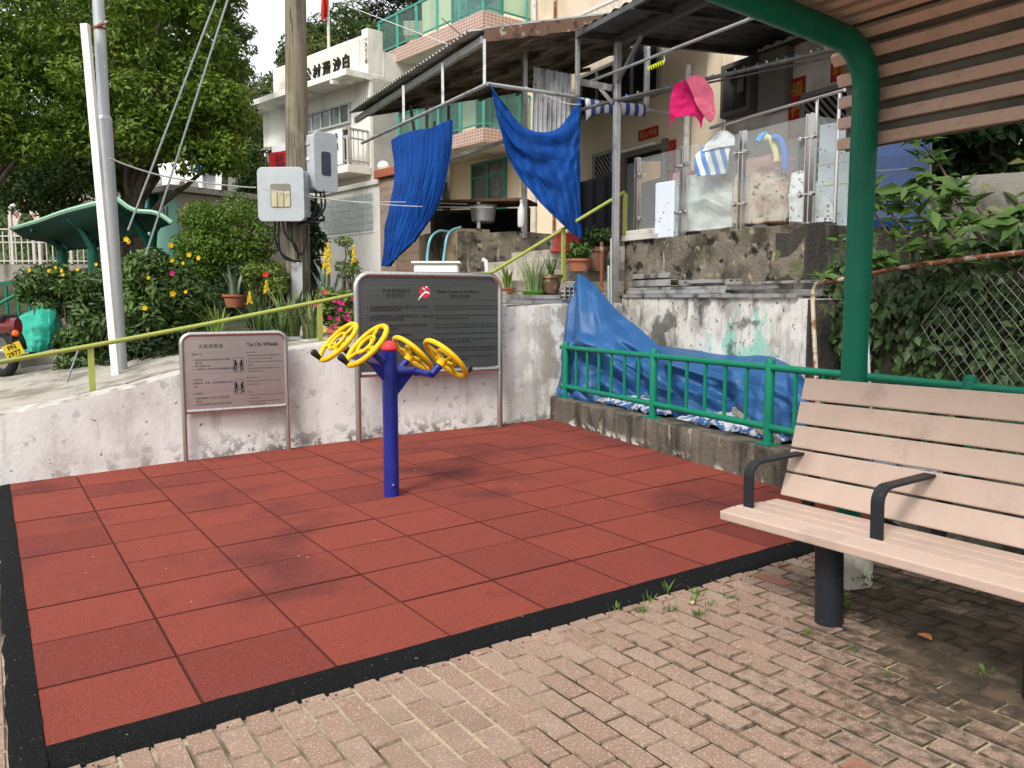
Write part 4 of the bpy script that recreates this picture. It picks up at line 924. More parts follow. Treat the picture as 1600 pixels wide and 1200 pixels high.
cloth_thing('shirt_body', None, None, [A((1118, 207, 9.3), (1135, 205, 9.25), (1146, 215, 9.2)), A((1096, 232, 9.3), (1122, 226, 9.2), (1148, 224, 9.1)), A((1085, 246, 9.3), (1115, 240, 9.18), (1140, 234, 9.1)), A((1086, 275, 9.3), (1112, 273, 9.18), (1136, 270, 9.1))], BSTR, parent=t)
cloth_thing('shirt_yoke', None, None, [A((1119, 205, 9.26), (1133, 203, 9.21), (1145, 210, 9.16)), A((1107, 220, 9.25), (1126, 215, 9.15), (1147, 216, 9.06)), A((1096, 236, 9.24), (1121, 230, 9.13), (1147, 226, 9.04))], WCL, parent=t)
mb = MB(); mb.tube([at(1132, 187, 9.2), at(1132, 203, 9.22)], .008, 6); mb.build('hanger', WCL, t)
FOAM = lambda c, n: mat(n, c, .7, bump=.1, bscale=80)
for lab, c, pts, Y in (('pale yellow foam pool noodle bent over the pink box', (.78, .74, .36), ((1196, 214), (1203, 217), (1208, 225), (1212, 238), (1214, 252)), 8.6), ('bright blue foam pool noodle bent beside the yellow one', (.07, .21, .68), ((1206, 214), (1216, 216), (1222, 226), (1226, 242), (1227, 264)), 8.55)):
    mb = MB(); P = [at(x, y, Y) for x, y in pts]; mb.tube([cat_rom(P, k / 16) for k in range(17)], .032, 12); mb.build('pool_noodle', FOAM(c, lab.split(' foam')[0]), label=lab, cat='pool noodle', smooth='auto')
mb = MB(); P = [at(x, y, 8.7) for x, y in ((1184, 222), (1190, 213), (1198, 211))]; mb.tube([cat_rom(P, k / 8) for k in range(9)], .035, 10); mb.build('pool_noodle', FOAM((.05, .30, .62), 'sky blue foam'), label='sky blue foam noodle stub left of the yellow noodle', cat='pool noodle', smooth='auto')
PINK = mat('pink plastic', (.50, .30, .29), .5, bump=.05)
mb = MB(); c = at(1196, 262, 9.25); mb.box((c.x, c.y, TZ + .62), (.56, .4, .42), Matrix.Rotation(math.atan2(UD.y, UD.x), 3, 'Z')); mb.build('storage_box', PINK, bevel=.06, label='dusty pink plastic box behind the stained cushion', cat='box')
STAIN = mat('stained upholstery', (.52, .42, .33), .85, layers=[dict(c=(.30, .16, .11), s=3, lo=.45, hi=.62), dict(c=(.03, .03, .03), s=13, lo=.60, hi=.645), dict(c=(.62, .55, .45), s=4, lo=.55, hi=.7, a=.6)], bump=.3, bscale=25)
mb = MB(); rows = [A((1155, 276, 9.3), (1176, 268, 9.1), (1205, 266, 8.95), (1228, 275, 8.8)), A((1149, 296, 9.05), (1172, 292, 8.85), (1205, 290, 8.7), (1231, 298, 8.6)), A((1148, 325, 9.0), (1172, 322, 8.8), (1205, 321, 8.66), (1231, 326, 8.55)), A((1149, 350, 9.0), (1172, 350, 8.8), (1205, 349, 8.66), (1229, 347, 8.55))]
mb.grid(sheet(rows, 24, 24, lambda s, t, p: Vector((-.5, -.85, .1)) * crumple(p, 4, .05))); mb.build('stained_cushion', STAIN, smooth=True, thick=.12, label='rust and mould stained tan cushion pressed against the glass', cat='cushion')
FLOR = voro_dots(voro_dots(mat('floral cover', (.70, .72, .74), .85, bump=.3, bscale=16), 15, .22, (.16, .17, .26)), 11, .16, (.42, .16, .2))
cloth_thing('floral_cover', 'white floral cover heaped behind the corner glass panel', 'cover', [A((1236, 270, 8.7), (1262, 268, 8.6), (1285, 300, 8.5)), A((1232, 300, 8.5), (1262, 300, 8.35), (1300, 320, 8.3)), A((1231, 346, 8.45), (1262, 346, 8.3), (1308, 346, 8.25))], FLOR, amp=.06, sc=5)
HAZEM = mat('white haze sheet', (.74, .77, .76), .35, bump=.4, bscale=9, trans=.25)  # pale sheet added behind the glass to suggest its haze
cloth_thing('haze_sheet', 'crumpled white haze sheet added to suggest haze on the second glass panel', 'haze sheet', [A((1062, 276, 9.75), (1090, 272, 9.55), (1118, 279, 9.35), (1142, 284, 9.2)), A((1060, 310, 9.75), (1088, 308, 9.5), (1116, 310, 9.3), (1143, 312, 9.2)), A((1060, 362, 9.75), (1088, 360, 9.5), (1116, 357, 9.3), (1143, 354, 9.2))], HAZEM, amp=.07, sc=4, nu=40, nv=40)
mb = MB(); c = at(1074, 262, 10.2); mb.box((c.x, c.y, TZ + .41), (.30, .25, .82), Matrix.Rotation(math.atan2(UD.y, UD.x), 3, 'Z')); mb.build('storage_box', PINK, bevel=.04, label='tall pale pink box left of the striped shirt', cat='box')
# ------------------------------------------------------------------ house behind the terrace
BEIGE = mat('beige render', (.64, .54, .41), .9, layers=[dict(c=(.54, .46, .35), s=(1.5, 1.5, .5), lo=.45, hi=.7), dict(c=(.34, .29, .22), s=(7, 7, .8), lo=.58, hi=.75, a=.5)], bump=.15, bscale=40)
GREYW = mat('grey wall paint', (.64, .61, .56), .88, layers=[dict(c=(.42, .39, .35), s=2, lo=.45, hi=.7)], bump=.12)
DGLASS = mat('dark window glass', (.012, .016, .02), .08, spec=.8)
DARK = mat('dark interior', (.012, .011, .01), .9)
WFRAME = mat('window frame grey', (.22, .21, .19), .5)
HO = Vector((8.9 - .505 * 15.6, 15.6, 0)); HD = UD.copy(); hf = frame(HO, HD)       # b<0: towards the terrace
def h_at(px, z=3.5):
    X = (px - 800) / F; lo, hi = -1, 12
    for _ in range(50):
        m_ = (lo + hi) / 2; p = HO + HD * m_
        if p.x / (p.y * cp + (z - CAMP.z) * sp) < X: lo = m_
        else: hi = m_
    return lo
def hz(px, py): s = h_at(px); p = HO + HD * s; return at(px, py, p.y).z
hnrm = hf(0, 1, 0) - hf(0, 0, 0)
house = thing('terrace_house', 'beige village house behind the glass balustrade with dark windows', 'house', hf(3, 0, TZ))
sA, sB, sE = 0.0, h_at(1108), h_at(1338)
mb = MB(); mb.fbox(hf, sA, sB, 0, 6, 1.2, 9.0); mb.build('wall', BEIGE, house)
mb = MB(); mb.fbox(hf, sB, sE, .12, 2.2, 1.2, 7.0); mb.build('wall', GREYW, house)
mb = MB(); mb.fbox(hf, h_at(1106) , h_at(1134), -.06, .2, 1.2, 4.9); mb.build('pier', BEIGE, house, bevel=.01)
def window(px0, px1, z0, z1, par, fr=hf, b=-.012, m=DGLASS, fm=WFRAME, mull=1):
    a0, a1 = h_at(px0), h_at(px1); mb = MB(); f = .05
    for q in ((a0, a1, z1 - f, z1), (a0, a1, z0, z0 + f), (a0, a0 + f, z0 + f, z1 - f), (a1 - f, a1, z0 + f, z1 - f)): mb.fbox(fr, q[0], q[1], b - .05, b + .04, q[2], q[3])
    for k in range(1, mull + 1): c = a0 + (a1 - a0) * k / (mull + 1); mb.fbox(fr, c - .025, c + .025, b - .045, b + .03, z0 + f, z1 - f)
    o = mb.build('window', fm, par); mb = MB(); mb.fbox(fr, a0 + f, a1 - f, b - .015, b + .008, z0 + f, z1 - f); mb.build('pane', m, o); return o
window(908, 962, hz(935, 178), 5.3, house); window(968, 1031, hz(1000, 158), 5.6, house, mull=2)
# doorway with awning lamp, paper couplets
d0, d1 = h_at(979), h_at(1041); mb = MB(); zt_ = hz(1010, 232)
for q in ((d0 - .05, d0 + .04, TZ, zt_), (d1 - .04, d1 + .06, TZ, zt_ + .06), (d0 + .04, d1 - .04, zt_ - .08, zt_)): mb.fbox(hf, q[0], q[1], -.07, .05, q[2], q[3])
dr = mb.build('door', mat('door frame', (.16, .14, .12), .6), house)
mb = MB(); mb.fbox(hf, d0 + .04, d1 - .04, -.02, .03, TZ, zt_ - .08); mb.build('door_leaf', mat('grey door', (.26, .28, .32), .5, layers=[dict(c=(.06, .06, .07), s=2, lo=.5, hi=.6, z=(4.2, 3.4))]), dr)
mb = MB(); mb.fbox(hf, d0 + .05, d1 - .05, -.022, -.018, hz(1010, 250), zt_ - .08); mb.build('dark_opening', DARK, dr)
LAMPM = mat('lamp tube', (.82, .82, .78), .4)
mb = MB(); mb.tube([hf(d0, -.12, zt_ + .015), hf(d1 - .15, -.12, zt_ + .015)], .022, 8); mb.build('lamp_tube', LAMPM, house)
KRAFT = mat('kraft cardboard', (.52, .36, .20), .85, layers=[dict(c=(.42, .28, .15), s=6, lo=.45, hi=.7)])
mb = MB(); a, b, c, d = psheet(1002, 1032, 252, 284, 12.3, 12.0); mb.prism([a, b, c + UP * .06, d - UP * .02], Vector((.2, .4, 0)).normalized() * .01); mb.build('cardboard_sheet', KRAFT, label='brown cardboard sheet clipped up in the doorway behind glass', cat='cardboard')
GOLD = mat('gold ink', (.42, .27, .04), .5, .3)
REDP = mat('red paper', (.36, .012, .012), .75, layers=[dict(c=(.46, .05, .03), s=4, lo=.5, hi=.7), dict(c=(.20, .01, .01), s=9, lo=.58, hi=.7)])
def couplet(px0, px1, y0, y1, s, vert, lab, dep=-.012):
    a0, a1 = h_at(px0), h_at(px1); z1, z0 = hz((px0 + px1) / 2, y0), hz((px0 + px1) / 2, y1)
    mb = MB(); mb.fbox(hf, a0, a1, dep - .004, dep, z0, z1)
    o = mb.build('red_couplet', REDP, label=lab, cat='red paper', group='red papers with gold writing on the house')
    mb = MB(); X = hf(1, 0, 0) - hf(0, 0, 0)
    if vert:
        w_ = (a1 - a0) * .72; n = len(s); st = (z1 - z0) / n
        for i, ch in enumerate(s): text_mesh(mb, ch, hf((a0 + a1) / 2 - w_ * .5, dep - .006, z1 - st * (i + .86)), X, UP, min(w_ * 1.05, st * .9), bold=.02)
    else:
        h = (z1 - z0) * .62; text_mesh(mb, s, hf(a0 + (a1 - a0) * .08, dep - .006, z0 + (z1 - z0) * .25), X, UP, h, width=(a1 - a0) * .84, bold=.02)
    mb.build('lettering', GOLD, o); return o
couplet(998, 1029, 200, 217, '出入平安', False, 'small red paper with gold writing above the doorway')
couplet(966, 977, 238, 372, '萬事如意福星高照', True, 'tall red couplet with gold characters left of the doorway')
couplet(1042, 1057, 219, 330, '心想事成百業興', True, 'red couplet behind the glass right of the doorway')
couplet(1222, 1246, 120, 214, '福祿壽', True, 'red paper with dark figure on the grey wall above the noodles', dep=.10)
couplet(1286, 1312, 94, 124, '平安', False, 'red paper near the shelter slats above the lattice gate', dep=.10)
GATE = mat('lattice gate', (.10, .10, .095), .6)
def lattice(px0, px1, y0, y1, lab, dep=.06):
    a0, a1 = h_at(px0), h_at(px1); z1, z0 = hz((px0 + px1) / 2, y0), max(TZ + .02, hz((px0 + px1) / 2, y1))
    t = thing('lattice_gate', lab, 'gate', hf((a0 + a1) / 2, dep, z0), 'lattice gates on the house')
    mb = MB(); mb.fbox(hf, a0, a1, dep + .03, dep + .04, z0, z1); mb.build('backing', DARK, t)
    mb = MB()
    for k in range(int((z1 - z0 + (a1 - a0)) / .1)):
        q = z0 - (a1 - a0) + k * .1; lo = max(q, z0); hi = min(q + (a1 - a0), z1)
        if hi - lo > .03: mb.bar(hf(a0 + (a1 - a0) - (lo - q), dep, lo), hf(a1 - (hi - q), dep, hi), .03, .012, up=hnrm)
    for a in (a0, a1): mb.bar(hf(a, dep - .01, z0), hf(a, dep - .01, z1), .05)
    mb.bar(hf(a0, dep - .01, z1), hf(a1, dep - .01, z1), .06); mb.build('lattice', mat('lattice bars', (.24, .235, .22), .5, .4), t)
lattice(1248, 1322, 140, 300, 'dark lattice gate on the grey wall behind the dotted mattress')
lattice(932, 962, 241, 285, 'small lattice screen between the blue cloth and the red couplet', -.06)
# electricity meter niche, drain pipes, cable trunk
METER = mat('meter box', (.09, .088, .08), .6)
t = thing('meter_box', 'dark electricity meter cupboard on the grey wall above the shirt', 'meter box', hf(h_at(1155), -.1, 3.6))
a0, a1 = h_at(1136), h_at(1182); z1, z0 = hz(1158, 98), hz(1158, 180)
mb = MB(); f = .06
for q in ((a0, a1, z1 - f, z1), (a0, a1, z0, z0 + f), (a0, a0 + f, z0 + f, z1 - f), (a1 - f, a1, z0 + f, z1 - f)): mb.fbox(hf, q[0], q[1], -.14, .1, q[2], q[3])
mb.build('box_frame', METER, t); mb = MB(); mb.fbox(hf, a0 + f, a1 - f, .02, .06, z0 + f, z1 - f); mb.build('back_panel', mat('meter back', (.025, .025, .025), .7), t)
mb = MB(); mb.fbox(hf, a0 + .42 * (a1 - a0), a0 + .62 * (a1 - a0), -.06, .02, z0 + .42 * (z1 - z0), z0 + .68 * (z1 - z0)); mb.build('meter', mat('meter case', (.10, .10, .10), .4), t, bevel=.01)
mb = MB(); mb.fbox(hf, a1 + .02, a1 + .5, -.02, .11, z0 - .05, z1 + .02); mb.build('cover_panel', mat('grey panel', (.17, .165, .15), .6), t)
PVC = mat('white drain pipe', (.60, .60, .57), .5, layers=[dict(c=(.36, .34, .31), s=6, lo=.5, hi=.7)])
mb = MB(); s_ = h_at(1079); mb.tube([hf(s_, -.08, TZ), hf(s_, -.08, 4.75)], .05, 10); mb.build('drain_pipe', PVC, smooth='auto', label='white drain pipe on the beige wall behind the pink clothes', cat='pipe')
# ------------------------------------------------------------------ steps, rock wall and handrail up to the terrace
STEPC = mat('step concrete', (.42, .39, .33), .92, layers=[dict(c=(.26, .23, .18), s=3, lo=.45, hi=.68), dict(c=(.10, .09, .07), s=9, lo=.6, hi=.7)], bump=.5, bscale=40)
sf = frame(WA + WD * (wall_pt(792)) + WN * .22, WD)
mb = MB()
for k in range(6): mb.fbox(sf, .32 * k - .3, 2.6, .02 + .12 * k, 1.9 + .1 * k, 1.0 if k == 0 else 1.34 + .14 * (k - 1) + .0, 1.34 + .14 * k - .003)
mb.build('steps', STEPC, kind='structure', bevel=.012)
R0, R1, R2 = at(655, 440, 13.0), at(716, 440, 11.6), at(872, 440, 11.9)
for p in (R0, R1, R2): p.z = 0
def zat(px, py, p): return at(px, py, p.y).z
mb = MB(); roughwall(mb, R1, R2, .9, zat(800, 362, R1), .8, 26, 10, .06, 2.6)
mb.build('rock_wall', ROCK, label='rough mossy rock wall below the sink and the blue curtain', cat='wall')
mb = MB(); roughwall(mb, R0, R1 + (R0 - R1).normalized() * .03, .9, zat(690, 368, R0), .5, 16, 10, .05, 2.6)
mb.build('rock_wall', mat('brown rough wall', (.27, .21, .14), .95, layers=[dict(c=(.10, .08, .06), s=3, lo=.45, hi=.62), dict(c=(.08, .11, .04), s=4, lo=.56, hi=.66)], bump=1, bscale=20, bdet=8), label='brown rough wall behind the white tub with the pale blue hoses', cat='wall')
TUBW = mat('white plastic', (.72, .72, .70), .45, layers=[dict(c=(.5, .48, .45), s=5, lo=.55, hi=.75)])
t = thing('plastic_tub', 'white plastic tub behind the top of the large sign', 'tub', at(683, 430, 11.0))
c = at(683, 412, 11.0); mb = MB(); mb.box((c.x, c.y, c.z - .14), (.58, .36, .26)); mb.build('body', TUBW, t, bevel=.03)
mb = MB(); mb.box((c.x, c.y, c.z + .01), (.64, .42, .03)); mb.build('rim', TUBW, t, bevel=.01)
HOSE = mat('pale blue hose', (.18, .42, .52), .4)
for lab, pts in (('pale blue hose curving from the white tub up the brown wall, the left one', ((667, 420), (668, 395), (673, 372), (686, 361), (700, 362))), ('pale blue hose curving over the rock wall into the tub, the right one', ((691, 420), (694, 398), (698, 372), (706, 360), (720, 355)))):
    mb = MB(); P = [at(x, y, 11.0 if i < 3 else 11.35 + .2 * (i - 3)) for i, (x, y) in enumerate(pts)]; mb.tube([cat_rom(P, k / 20) for k in range(21)], .016, 8); mb.build('hose', HOSE, label=lab, cat='hose', group='blue hoses at the tub', smooth='auto')
mb = MB(); P = [at(761, y, 10.6) for y in (432, 418)] + [at(759, 408, 10.6), at(753, 405, 10.6)]; mb.tube(P, .03, 10); mb.build('drain_spout', PVC, label='short white bent drain pipe beside the steps', cat='pipe', smooth='auto')
# sink table
t = thing('sink_table', 'dark table with a grey sink on top of the rock wall', 'table', at(745, 356, 12.6))
STN = mat('sink steel', (.42, .42, .41), .4, .7); WD_ = mat('old wood', (.10, .06, .035), .8, layers=[dict(c=(.2, .12, .07), s=(2, 2, 14), lo=.5, hi=.7)])
zt_ = zat(760, 318, Vector((0, 12.4, 0))); zb_ = zat(760, 362, Vector((0, 12.4, 0))) - .1
a, b = at(672, 322, 12.6), at(830, 330, 12.2)
mb = MB(); mb.bar(Vector((a.x, a.y, zt_)), Vector((b.x, b.y, zt_)), .8, .04); mb.build('top', WD_, t)
for q in (.04, .5, .96):
    p = a.lerp(b, q); mb = MB(); mb.bar((p.x, p.y - .3, zb_ - .2), (p.x, p.y - .3, zt_ - .02), .05); mb.build('leg', WD_, t)
c = at(755, 335, 12.0); mb = MB(); mb.lathe([(.10, -.13), (.16, -.10), (.19, .12), (.21, .125), (.17, .10), (.1, -.06)], (c.x, c.y, c.z), 18); mb.build('sink', STN, t, smooth='auto')
mb = MB(); mb.bar(at(748, 357, 11.9), at(748, 316, 11.9), .045); mb.build('front_post', mat('post grey', (.4, .39, .37), .7), t)
mb = MB(); mb.bar((a.x, a.y + .35, zb_), (a.x, a.y + .35, zt_ - .05), .02); p, q = Vector((a.x, a.y + .5, 0)), Vector((b.x, b.y + .5, 0)); mb.add([(p.x, p.y, zb_ - .5), (q.x, q.y, zb_ - .5), (q.x, q.y, zt_ - .03), (p.x, p.y, zt_ - .03)], [(0, 1, 2, 3)]); mb.build('back_board', DARK, t)
t = thing('bottle', 'white plastic bottle hanging on the awning post above the rock wall', 'bottle', at(815, 355, 11.5))
c = at(815, 355, 11.5); mb = MB(); mb.lathe([(.04, 0), (.055, .02), (.055, .24), (.025, .30), (.02, .33)], c, 14); mb.build('body', TUBW, t, smooth='auto')
mb = MB(); mb.lathe([(.024, .33), (.024, .37)], c, 12); mb.build('lid', PVC, t)
# olive handrail
OLIVEP = paint('olive green paint', (.32, .36, .085), .45, wear=(.42, .44, .2), a=.4)
hr = [(-60, 579, 6.6), (0, 566, 6.95), (145, 540, 7.45), (330, 505, 8.05), (500, 471, 8.65), (640, 443, 9.2), (738, 432, 9.75), (770, 425, 10.0), (880, 358, 10.25), (976, 300, 10.45)]
t = thing('handrail', 'olive green handrail climbing beside the path and up the steps', 'handrail', at(145, 606, 7.45))
mb = MB(); P = [at(*x) for x in hr]; mb.tube(P, .021, 10); mb.build('rail', OLIVEP, t, smooth='auto')
for px, yt, yb, Y in ((145, 541, 612, 7.45), (501, 473, 545, 8.65), (880, 360, 440, 10.25), (976, 302, 384, 10.45)):
    mb = MB(); a, b = at(px, yb, Y), at(px, yt, Y); mb.bar((a.x, a.y, a.z - (.1 if px < 600 else 0)), (a.x, a.y, b.z), .052, .03, up=WN); mb.build('post', OLIVEP, t, bevel=.003)
# red crate and pots by the steps
CRATE = mat('red plastic', (.50, .045, .06), .5, layers=[dict(c=(.6, .12, .1), s=4, lo=.5, hi=.7)])
t = thing('plastic_stool', 'upturned red plastic tub standing on the steps', 'tub', at(887, 394, 10.7))
c = at(887, 394, 10.7); mb = MB(); mb.hexa([c + Vector(q) for q in ((-.20, -.13, 0), (.20, -.13, 0), (.20, .13, 0), (-.20, .13, 0), (-.17, -.11, .24), (.16, -.11, .24), (.16, .11, .24), (-.17, .11, .24))]); mb.build('body', CRATE, t, bevel=.02)
mb = MB(); mb.box(c + UP * .015, (.44, .30, .03)); mb.build('rim', CRATE, t, bevel=.008)
LEAF_D = dict(rough=.45, trans=.18)
def leafmat(name, c, c2, tr=.22, sp=.35): return mat(name, c, .5, rnd=c2, layers=[dict(c=tuple(x * .6 for x in c), s=1.1, lo=.45, hi=.7, a=.5)], trans=tr, spec=sp)
LG = leafmat('leaf green', (.045, .095, .02), (.09, .16, .03)); LDK = leafmat('leaf dark', (.022, .055, .016), (.05, .10, .025))
LYG = leafmat('leaf yellow green', (.10, .17, .025), (.17, .24, .04)); LBR = leafmat('leaf fresh', (.06, .15, .02), (.12, .24, .04))
TERRA = mat('terracotta', (.36, .135, .07), .85, layers=[dict(c=(.45, .25, .17), s=7, lo=.5, hi=.7), dict(c=(.2, .1, .07), s=5, lo=.6, hi=.7)], bump=.15)
POTB = mat('brown glazed pot', (.11, .07, .045), .5, layers=[dict(c=(.3, .2, .1), s=5, lo=.56, hi=.6, dist=2)]); POTK = mat('black pot', (.02, .02, .022), .5); POTG = mat('green basket', (.14, .32, .05), .6)
def pot(mb, c, r, h, taper=.72): mb.lathe([(r * taper, 0), (r * .97, h * .82), (r * 1.08, h * .82), (r * 1.1, h), (r * .95, h), (r * .9, h * .88)], c, 18); return mb
def potplant(name, lab, c, r, h, pm, lm, n, lr, L=.07, W=.035, seed=1, kind='bush', group='potted plants by the steps'):
    t = thing(name, lab, 'potted plant', c, group); mb = MB(); pot(mb, c, r, h); mb.build('pot', pm, t, smooth='auto')
    if kind == 'bush': leaf_obj('leaves', leaf_mesh(clumps_in(Vector(c) + UP * (h + lr * .55), (lr, lr, lr * .6), 10, lr * .5, seed), n, L, W, seed), lm, t)
    else: blades(t, Vector(c) + UP * h * .9, n, lr, L, W, lm, seed)
    return t
def blades(parent, c, n, spread, H, W, lm, seed, name='leaves', stiff=.75, top=0):      # sword leaves from one root
    g = random.Random(seed); mb = MB()
    for i in range(n):
        a = g.uniform(0, 6.28); d = Vector((math.cos(a), math.sin(a), 0)); r0 = g.random() * spread * .45; h = H * g.uniform(.55, 1.1); lean = g.uniform(.1, 1 - stiff + .25) * h; sd = Vector((-d.y, d.x, 0)).lerp(d, g.uniform(-.5, .5)).normalized()
        P = []
        for k in range(6):
            x = k / 5; p = c + d * (r0 + lean * x ** 1.8) + UP * (h * (x - .25 * (1 - stiff) * x * x)); w = W * (1 - x ** 2.2) * (.7 + .5 * x) + .001; P.append([p - sd * w / 2, p + d * w * .12, p + sd * w / 2])
        mb.grid(P, rv=g.random())
    return mb.build(name, lm, parent)
potplant('potted_plant', 'small leafy plant in a wide terracotta pot at the top of the tarpaulin', at(905, 424, 10.2), .15, .15, TERRA, LG, 420, .17, seed=3)
potplant('potted_plant', 'dark bushy plant in a tall brown pot behind the rusty pipe', at(932, 424, 10.55), .15, .30, mat('old clay pot', (.18, .09, .06), .85, layers=[dict(c=(.08, .05, .04), s=4, lo=.5, hi=.65)]), LDK, 600, .21, seed=4)
potplant('potted_plant', 'brown glazed pot of thin leaved plants beside the steps', at(860, 458, 9.85), .135, .215, POTB, LG, 16, .1, .32, .02, seed=5, kind='sword')
potplant('potted_plant', 'grassy pale green plant in a low green basket beside the brown pot', at(834, 461, 9.75), .13, .05, POTG, leafmat('grass blade', (.16, .24, .09), (.28, .36, .16)), 70, .22, .40, .016, seed=6, kind='sword')
potplant('potted_plant', 'yellow green strappy plant close to the right edge of the large sign', at(793, 458, 9.75), .09, .06, TERRA, LYG, 26, .1, .27, .028, seed=7, kind='sword')
# ------------------------------------------------------------------ awnings
CORR = mat('corrugated iron', (.36, .36, .35), .5, .55, layers=[dict(c=(.20, .17, .14), s=(2.5, 2.5, 2.5), lo=.45, hi=.66), dict(c=(.24, .10, .05), s=4, lo=.62, hi=.7, a=.7)], bump=.1)
UNDER = mat('old roof underside', (.22, .19, .16), .85, layers=[dict(c=(.07, .055, .045), s=1.6, lo=.42, hi=.62), dict(c=(.26, .20, .14), s=(3, 3, 3), lo=.6, hi=.7, a=.7)], bump=.2)
DKR = mat('dark roof sheet', (.11, .115, .12), .6, .2, layers=[dict(c=(.045, .045, .045), s=2, lo=.45, hi=.65)])
GALV = mat('galvanised steel', (.50, .51, .51), .45, .7, layers=[dict(c=(.32, .33, .33), s=7, lo=.5, hi=.68), dict(c=(.3, .16, .1), s=6, lo=.66, hi=.72, a=.6)], bump=.06)
def corrugated(O, U, V, lu, lv, pitch, amp, ridges='u', n=None):    # sheet from O: ridges run along V, wave along U
    U, V = Vector(U).normalized(), Vector(V).normalized(); N = U.cross(V).normalized(); n = n or int(lu / pitch * 8); G = []
    for j in range(5): G.append([O + U * (lu * i / n) + V * (lv * j / 4) + N * (amp * math.cos(2 * math.pi * lu * i / n / pitch)) for i in range(n + 1)])
    return G
A1, B1 = Vector((-2.62, 14.45, 4.5)), Vector((-.336, 10.1, 4.5)); up1 = Vector((.893 * 3.5, .45 * 3.5, .85)).normalized(); L1 = 3.62
t = thing('awning', 'old corrugated lean-to roof with rusty edge over the blue curtains', 'awning', A1.lerp(B1, .5))
mb = MB(); mb.grid(corrugated(A1 - up1 * .18 + UP * .05, B1 - A1, up1, (B1 - A1).length, L1 + .18, .11, .018)); mb.build('roof_sheet', CORR, t, thick=.004, smooth=True)
mb = MB(); o_ = -UP * .02; mb.add([A1 + o_, B1 + o_, B1 + up1 * L1 + o_, A1 + up1 * L1 + o_], [(0, 1, 2, 3)]); mb.build('ceiling', UNDER, t, thick=.01)
mb = MB(); mb.bar(A1 - UP * .08 - (B1 - A1).normalized() * .1, B1 - UP * .08, .06, .09); mb.build('eave_beam', GALV, t, bevel=.004)
dAB = (B1 - A1).normalized()
for k in range(1, 5): mb = MB(); q = up1 * (k * .78) - UP * .07; mb.bar(A1 + q, B1 + q, .05, .07); mb.build('purlin', UNDER, t)
for k in range(4): mb = MB(); q = A1.lerp(B1, (k + .4) / 4) - UP * .1; mb.bar(q, q + up1 * L1, .05, .06); mb.build('rafter', UNDER, t)
RUSTE = mat('rusty edge', (.17, .10, .07), .9, layers=[dict(c=(.45, .40, .34), s=6, lo=.55, hi=.66), dict(c=(.08, .05, .04), s=8, lo=.5, hi=.66)], bump=.5)
mb = MB(); e0, e1 = B1 + UP * .02, B1 + up1 * 2.0 + UP * .02; rows = [[e0.lerp(e1, i / 20) + dAB * dd + UP * (zz + .02 * mnoise.noise(Vector((i * .7, zz * 9, 1)))) for dd, zz in ((.03, -.13), (.035, .02))] for i in range(21)]; mb.grid(rows); mb.build('rusty_fascia', RUSTE, t, thick=.012)
mb = MB(); mb.hexa([e0 + UP * .03, e1 + UP * .03, e1 - dAB * .28 + UP * .06, e0 - dAB * .28 + UP * .06, e0 + UP * .05, e1 + UP * .05, e1 - dAB * .28 + UP * .08, e0 - dAB * .28 + UP * .08]); mb.build('flashing', GALV, t)
AW1 = t
# pipe frame under it, with hangers
PZ = 3.9; P1, P2, P3 = at(590, 212, 13.1), at(762, 131, 10.0), at(902, 152, 10.6)
t = thing('pipe_frame', 'galvanised pipe frame under the corrugated roof carrying the blue curtains', 'pipe frame', P2)
mb = MB(); mb.tube([P1 + (P1 - P2).normalized() * .7, P1, P2], .024, 10); mb.build('long_pipe', GALV, t, smooth='auto')
mb = MB(); mb.tube([P2, P3], .024, 10); mb.build('short_pipe', GALV, t, smooth='auto')
for px, y0, y1, f in ((631, 158, 193, None), (692, 118, 162, None), (757, 82, 130, None)):
    u = (px - 590) / 172; Y = 13.1 * 10.0 / (10.0 + (13.1 - 10.0) * u) if False else None
    X = (px - 800) / F; lo, hi = 0, 1
    for _ in range(40):
        m_ = (lo + hi) / 2; p = P1.lerp(P2, m_)
        if p.x / (p.y * cp + (p.z - CAMP.z) * sp) < X: lo = m_
        else: hi = m_
    p = P1.lerp(P2, lo); mb = MB(); mb.bar(p, (p.x, p.y, A1.z - .08), .035); mb.build('hanger', GALV, t)
def vpost(px, y0, y1, Y, w_, name, lab=None, parent=None, m=GALV, **k):
    a, b = at(px, y1, Y), at(px, y0, Y); mb = MB(); mb.bar((a.x, a.y, a.z), (a.x, a.y, b.z), w_, w_, up=rd); return mb.build(name, m, parent, label=lab, cat='post' if lab else None, bevel=.003, **k)
vpost(819, 62, 372, 11.8, .065, 'awning_post', 'light grey steel post on the rock wall behind the hanging bottle')
vpost(902, 56, 150, 10.3, .045, 'awning_post', 'thin steel post at the top right corner of the swagged blue curtain')
vpost(960, 66, 482, 10.2, .068, 'awning_post', 'tall grey steel post standing by the metal bars at the terrace corner')
vpost(1010, 68, 176, 11.2, .055, 'awning_post', 'pale steel post hanging from the dark roof beside the yellow hanger')
